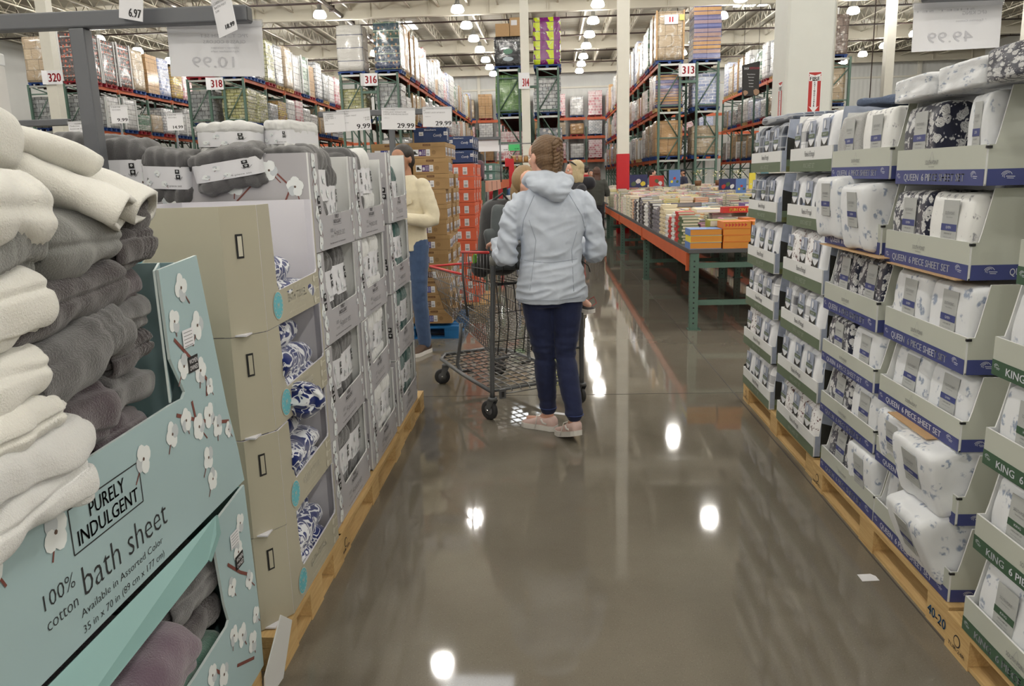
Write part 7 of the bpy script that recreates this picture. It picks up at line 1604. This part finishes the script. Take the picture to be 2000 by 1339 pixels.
# ------------------------------------------------------------------ generic standing people
def stander(x, y, face, ht, top, legs, hair, label, hair_len=0, sk=SK, arms='down', vox=.012, shoes=BK, detail=False, lean=0.0, cap_=None, group=None):
    s = ht / 1.7; f = V(*face, 0).normalized(); sd = f.cross(Z_).normalized()   # sd: person's right
    def P(a, b, c): q_ = V(x, y, 0) + sd * a * s + f * (b + lean * max(0, c - .9)) * s + Z_ * c * s; return tuple(q_)
    J = dict(head=P(0, .03, 1.585), face=tuple(f), neck=P(0, 0, 1.44), chest=P(0, .01, 1.27), pelvis=P(0, 0, .94), shL=P(-.165, 0, 1.38), shR=P(.165, 0, 1.38), hipL=P(-.09, 0, .9), hipR=P(.09, 0, .9), knL=P(-.1, .03, .5), knR=P(.1, .0, .5), anL=P(-.11, .0, .09), anR=P(.12, -.02, .09), toL=P(-.13, .15, .035), toR=P(.14, .13, .035))
    if arms == 'down': J.update(elL=P(-.24, -.03, 1.1), elR=P(.24, -.03, 1.1), wrL=P(-.24, .08, .88), wrR=P(.24, .08, .88), hdL=tuple(f * .3 - Z_), hdR=tuple(f * .3 - Z_))
    else: J.update(elL=P(-.25, .0, 1.1), elR=P(.25, .0, 1.1), wrL=P(-.11, .22, 1.13), wrR=P(.11, .22, 1.13), hdL=tuple(sd * .7 + f * .6), hdR=tuple(-sd * .7 + f * .6))
    mb, q, M = person_body(J, sk, vox, s, (.6, .6), {'L': tuple(Z_), 'R': tuple(Z_)} if arms != 'down' else {'L': tuple(-sd), 'R': tuple(sd)})
    r = ob('person', fuse('person', mb, vox if detail else vox, sk, 3), None, label=label, cat='person', group=group)
    face_parts(r, q, s)
    ax_ = sd
    mb = MB(); loft(mb, [(P(0, 0, .86), sd, f, .17 * s, .12 * s), (P(0, 0, 1.02), sd, f, .165 * s, .118 * s), (P(0, 0, 1.2), sd, f, .18 * s, .122 * s), (P(0, 0, 1.34), sd, f, .19 * s, .11 * s), (P(0, 0, 1.42), sd, f, .12 * s, .085 * s), (P(0, 0, 1.46), sd, f, .075 * s, .07 * s)], top, 22)
    for S in 'LR':
        a, e, w_ = V(*J['sh' + S]), V(*J['el' + S]), V(*J['wr' + S]); limb(mb, [a, a.lerp(e, .3), e, e.lerp(w_, .9)], [.062 * s, .07 * s, .056 * s, .044 * s], top)
    def dd(p, n): return .006 * noise.noise(V(p.x * 9, p.y * 9, p.z * 20))
    ob('top', fuse('top', mb, vox * .9, top, 4, dd), r)
    mb = MB(); loft(mb, [(P(0, 0, .8), sd, f, .15 * s, .1 * s), (P(0, 0, .92), sd, f, .158 * s, .11 * s), (P(0, 0, 1.0), sd, f, .14 * s, .1 * s)], legs)
    for S in 'LR': h_, k_, a_ = V(*J['hip' + S]), V(*J['kn' + S]), V(*J['an' + S]); limb(mb, [h_, k_, a_ + Z_ * .0], [.095 * s, .068 * s, .056 * s], legs)
    ob('trousers', fuse('trousers', mb, vox * .9, legs, 4, dd), r)
    for S, o_ in (('L', -.115), ('R', .125)): a_ = V(*J['an' + S]); shoe(r, tuple(V(a_.x, a_.y, 0) - f * .07 * s), tuple(V(a_.x, a_.y, 0) + f * .2 * s), 0, shoes, SOLE, None, s)
    mb = MB()
    def el(x_, y_, z_, rx, ry, rz): mb.add([M @ V((p[0] * rx + x_) * s, (p[1] * ry + y_) * s, (p[2] * rz + z_) * s) for p in LB.v], LB.f, hair, True)
    if cap_: el(0, -.03, .0, .08, .085, .08)
    else: el(0, -.022, .04, .083, .095, .084)
    el(0, -.05, -.01, .08, .065, .075)
    if hair_len > 0: el(0, -.05, -.08, .088, .055, .1); el(-.065, -.005, -.05, .024, .05, .09); el(.065, -.005, -.05, .024, .05, .09)
    if hair_len > 1: el(0, -.075, -.2, .09, .04, .16); el(0, -.08, -.3, .07, .03, .12)
    if hair_len < 0: el(0, -.13, .03, .035, .04, .05); el(0, -.15, -.03, .02, .03, .08)
    ob('hair', fuse('hair', mb, .008, hair, 3), r)
    if cap_:
        mb = MB(); mb.add([M @ V(p[0] * .086 * s, (p[1] * .1 - .01) * s, (max(p[2], -.1) * .075 + .05) * s) for p in LB.v], LB.f, cap_, True); mb.add([M @ V(a * s, b * s, c * s) for a, b, c in ((-.06, .07, .05), (.06, .07, .05), (.05, .16, .035), (-.05, .16, .035), (-.06, .07, .044), (.06, .07, .044), (.05, .16, .029), (-.05, .16, .029))], [(0, 1, 2, 3), (7, 6, 5, 4), (0, 4, 5, 1), (1, 5, 6, 2), (2, 6, 7, 3), (3, 7, 4, 0)], cap_); ob('cap', mb, r)
    return r, J, M, s
# man in the cream overshirt
CRM = cloth('cream_fleece', rgb(224, 214, 188), rgb(206, 196, 168), .35, .9, .5); BJ = cloth('blue_jeans', rgb(66, 90, 126), rgb(50, 70, 104), .35)
MS = plain('brown_suede', rgb(84, 66, 54), .9, 0, .1, 60)
DKH = hairm('dark_hair', rgb(24, 18, 16), rgb(48, 38, 32))
m1, J1, M1, s1 = stander(-1.235, 6.72, (-.42, -.9), 1.79, CRM, BJ, DKH, 'man in a cream overshirt and blue jeans, half hidden behind the towel sets', 0, SK2, 'bent', .009, MS, True)
mb = MB(); w_ = V(*J1['wrL']); e_ = V(*J1['elL']); d_ = (w_ - e_).normalized(); a_ = d_.orthogonal().normalized(); b2 = d_.cross(a_)
mb.tube([w_ - d_ * .01 + (a_ * math.cos(k * PI / 8) + b2 * math.sin(k * PI / 8)) * .031 for k in range(16)], .007, CHROME, 8, True); ball(mb, w_ - d_ * .01 + Z_ * .036, .02, plain('watch_face', rgb(70, 74, 80), .2, .5), 12, (1, 1, .5)); ob('wristwatch', mb, m1)
mb = MB(); f1 = V(-.42, -.9, 0).normalized(); s1v = f1.cross(Z_); o = V(-1.235, 6.72, 0) + f1 * .132 - s1v * .09 + Z_ * 1.36
mb.prism([(-.055, 0), (-.055, -.05), (0, -.07), (.055, -.05), (.055, 0)], o, s1v * -1 * -1, Z_, f1, .006, CRM); ball(mb, o + f1 * .009 - Z_ * .05, .007, BLACK, 8); ob('pocket_flap', mb, m1)
# blonde woman beyond
BLH = hairm('blonde_hair', rgb(160, 138, 98), rgb(216, 200, 164)); NVY = cloth('black_jacket', rgb(34, 34, 42), rgb(26, 26, 34), .35); DKJ = cloth('dark_trousers', rgb(38, 40, 48), None, .3)
m2, J2, M2, s2 = stander(.29, 8.75, (-.97, -.25), 1.66, NVY, DKJ, BLH, 'blonde woman in a black hooded jacket with sunglasses on her head, facing left', 1, SK, 'bent', .009, BK, True)
mb = MB(); mb.tube([M2 @ V(-.085, -.0, .055), M2 @ V(-.075, .05, .09), M2 @ V(0, .07, .105), M2 @ V(.075, .05, .09), M2 @ V(.085, .0, .055)], [.004, .011, .006, .011, .004], BLACK, 8); ob('sunglasses', mb, m2)
mb = MB(); f2 = V(-.93, -.35, 0).normalized(); c2 = V(.29, 8.75, 1.41) - f2 * .09; soft(mb, (.24, .15, .14), .06, NVY, 12, .012, 9, 3, Matrix.Translation(c2)); ob('hood', mb, m2)
BRH = hairm('long_brown_hair', rgb(58, 36, 28), rgb(96, 62, 46)); RDJ = cloth('red_top', rgb(166, 24, 36)); GRT = cloth('olive_top', rgb(58, 60, 54)); NVT = cloth('navy_top', rgb(34, 38, 62)); BGT = cloth('blue_grey_top', rgb(84, 94, 108)); GYT = cloth('charcoal_top', rgb(52, 54, 58))
stander(1.0, 19.4, (-.3, -1), 1.62, NVT, DKJ, DKH, 'dark-haired person in a navy V-neck top facing the camera beyond the blonde woman', 0, SK2, 'bent')
stander(1.0, 17.3, (-.1, 1), 1.66, GRT, DKJ, BRH, 'person with very long brown hair seen from behind, beyond the blonde woman', 2, SK, 'bent')
stander(1.0, 22.6, (.2, 1), 1.76, RDJ, DKJ, DKH, 'person in a red top seen from behind, left of the red-footed column', 0, SK, 'down')
stander(.6, 18.1, (-.9, -.5), 1.68, GYT, DKJ, BRH, 'person in a white cap right above the blonde woman', 0, SK, 'down', cap_=plain('white_cap', rgb(222, 222, 220), .7))
stander(3.2, 26.6, (.95, -.2), 1.62, BGT, DKJ, DKH, 'person with a ponytail in a blue-grey top behind the book tables', -1, SK, 'bent', lean=.25)
stander(4.45, 26.9, (-.9, -.3), 1.6, NVT, DKJ, DKH, 'person in a black cap behind the cream-flowered plants', 0, SK2, 'bent', cap_=plain('black_cap', rgb(26, 28, 34), .7))
stander(-1.7, 17.6, (.6, -.7), 1.72, GYT, DKJ, DKH, 'dark-clothed person left of the jar rack, leftmost of the two', 0, SK2, 'down')
stander(-1.35, 21.0, (-.2, 1), 1.7, RDJ, DKJ, DKH, 'person in red behind the jar rack, farther of the two', 0, SK2, 'down')
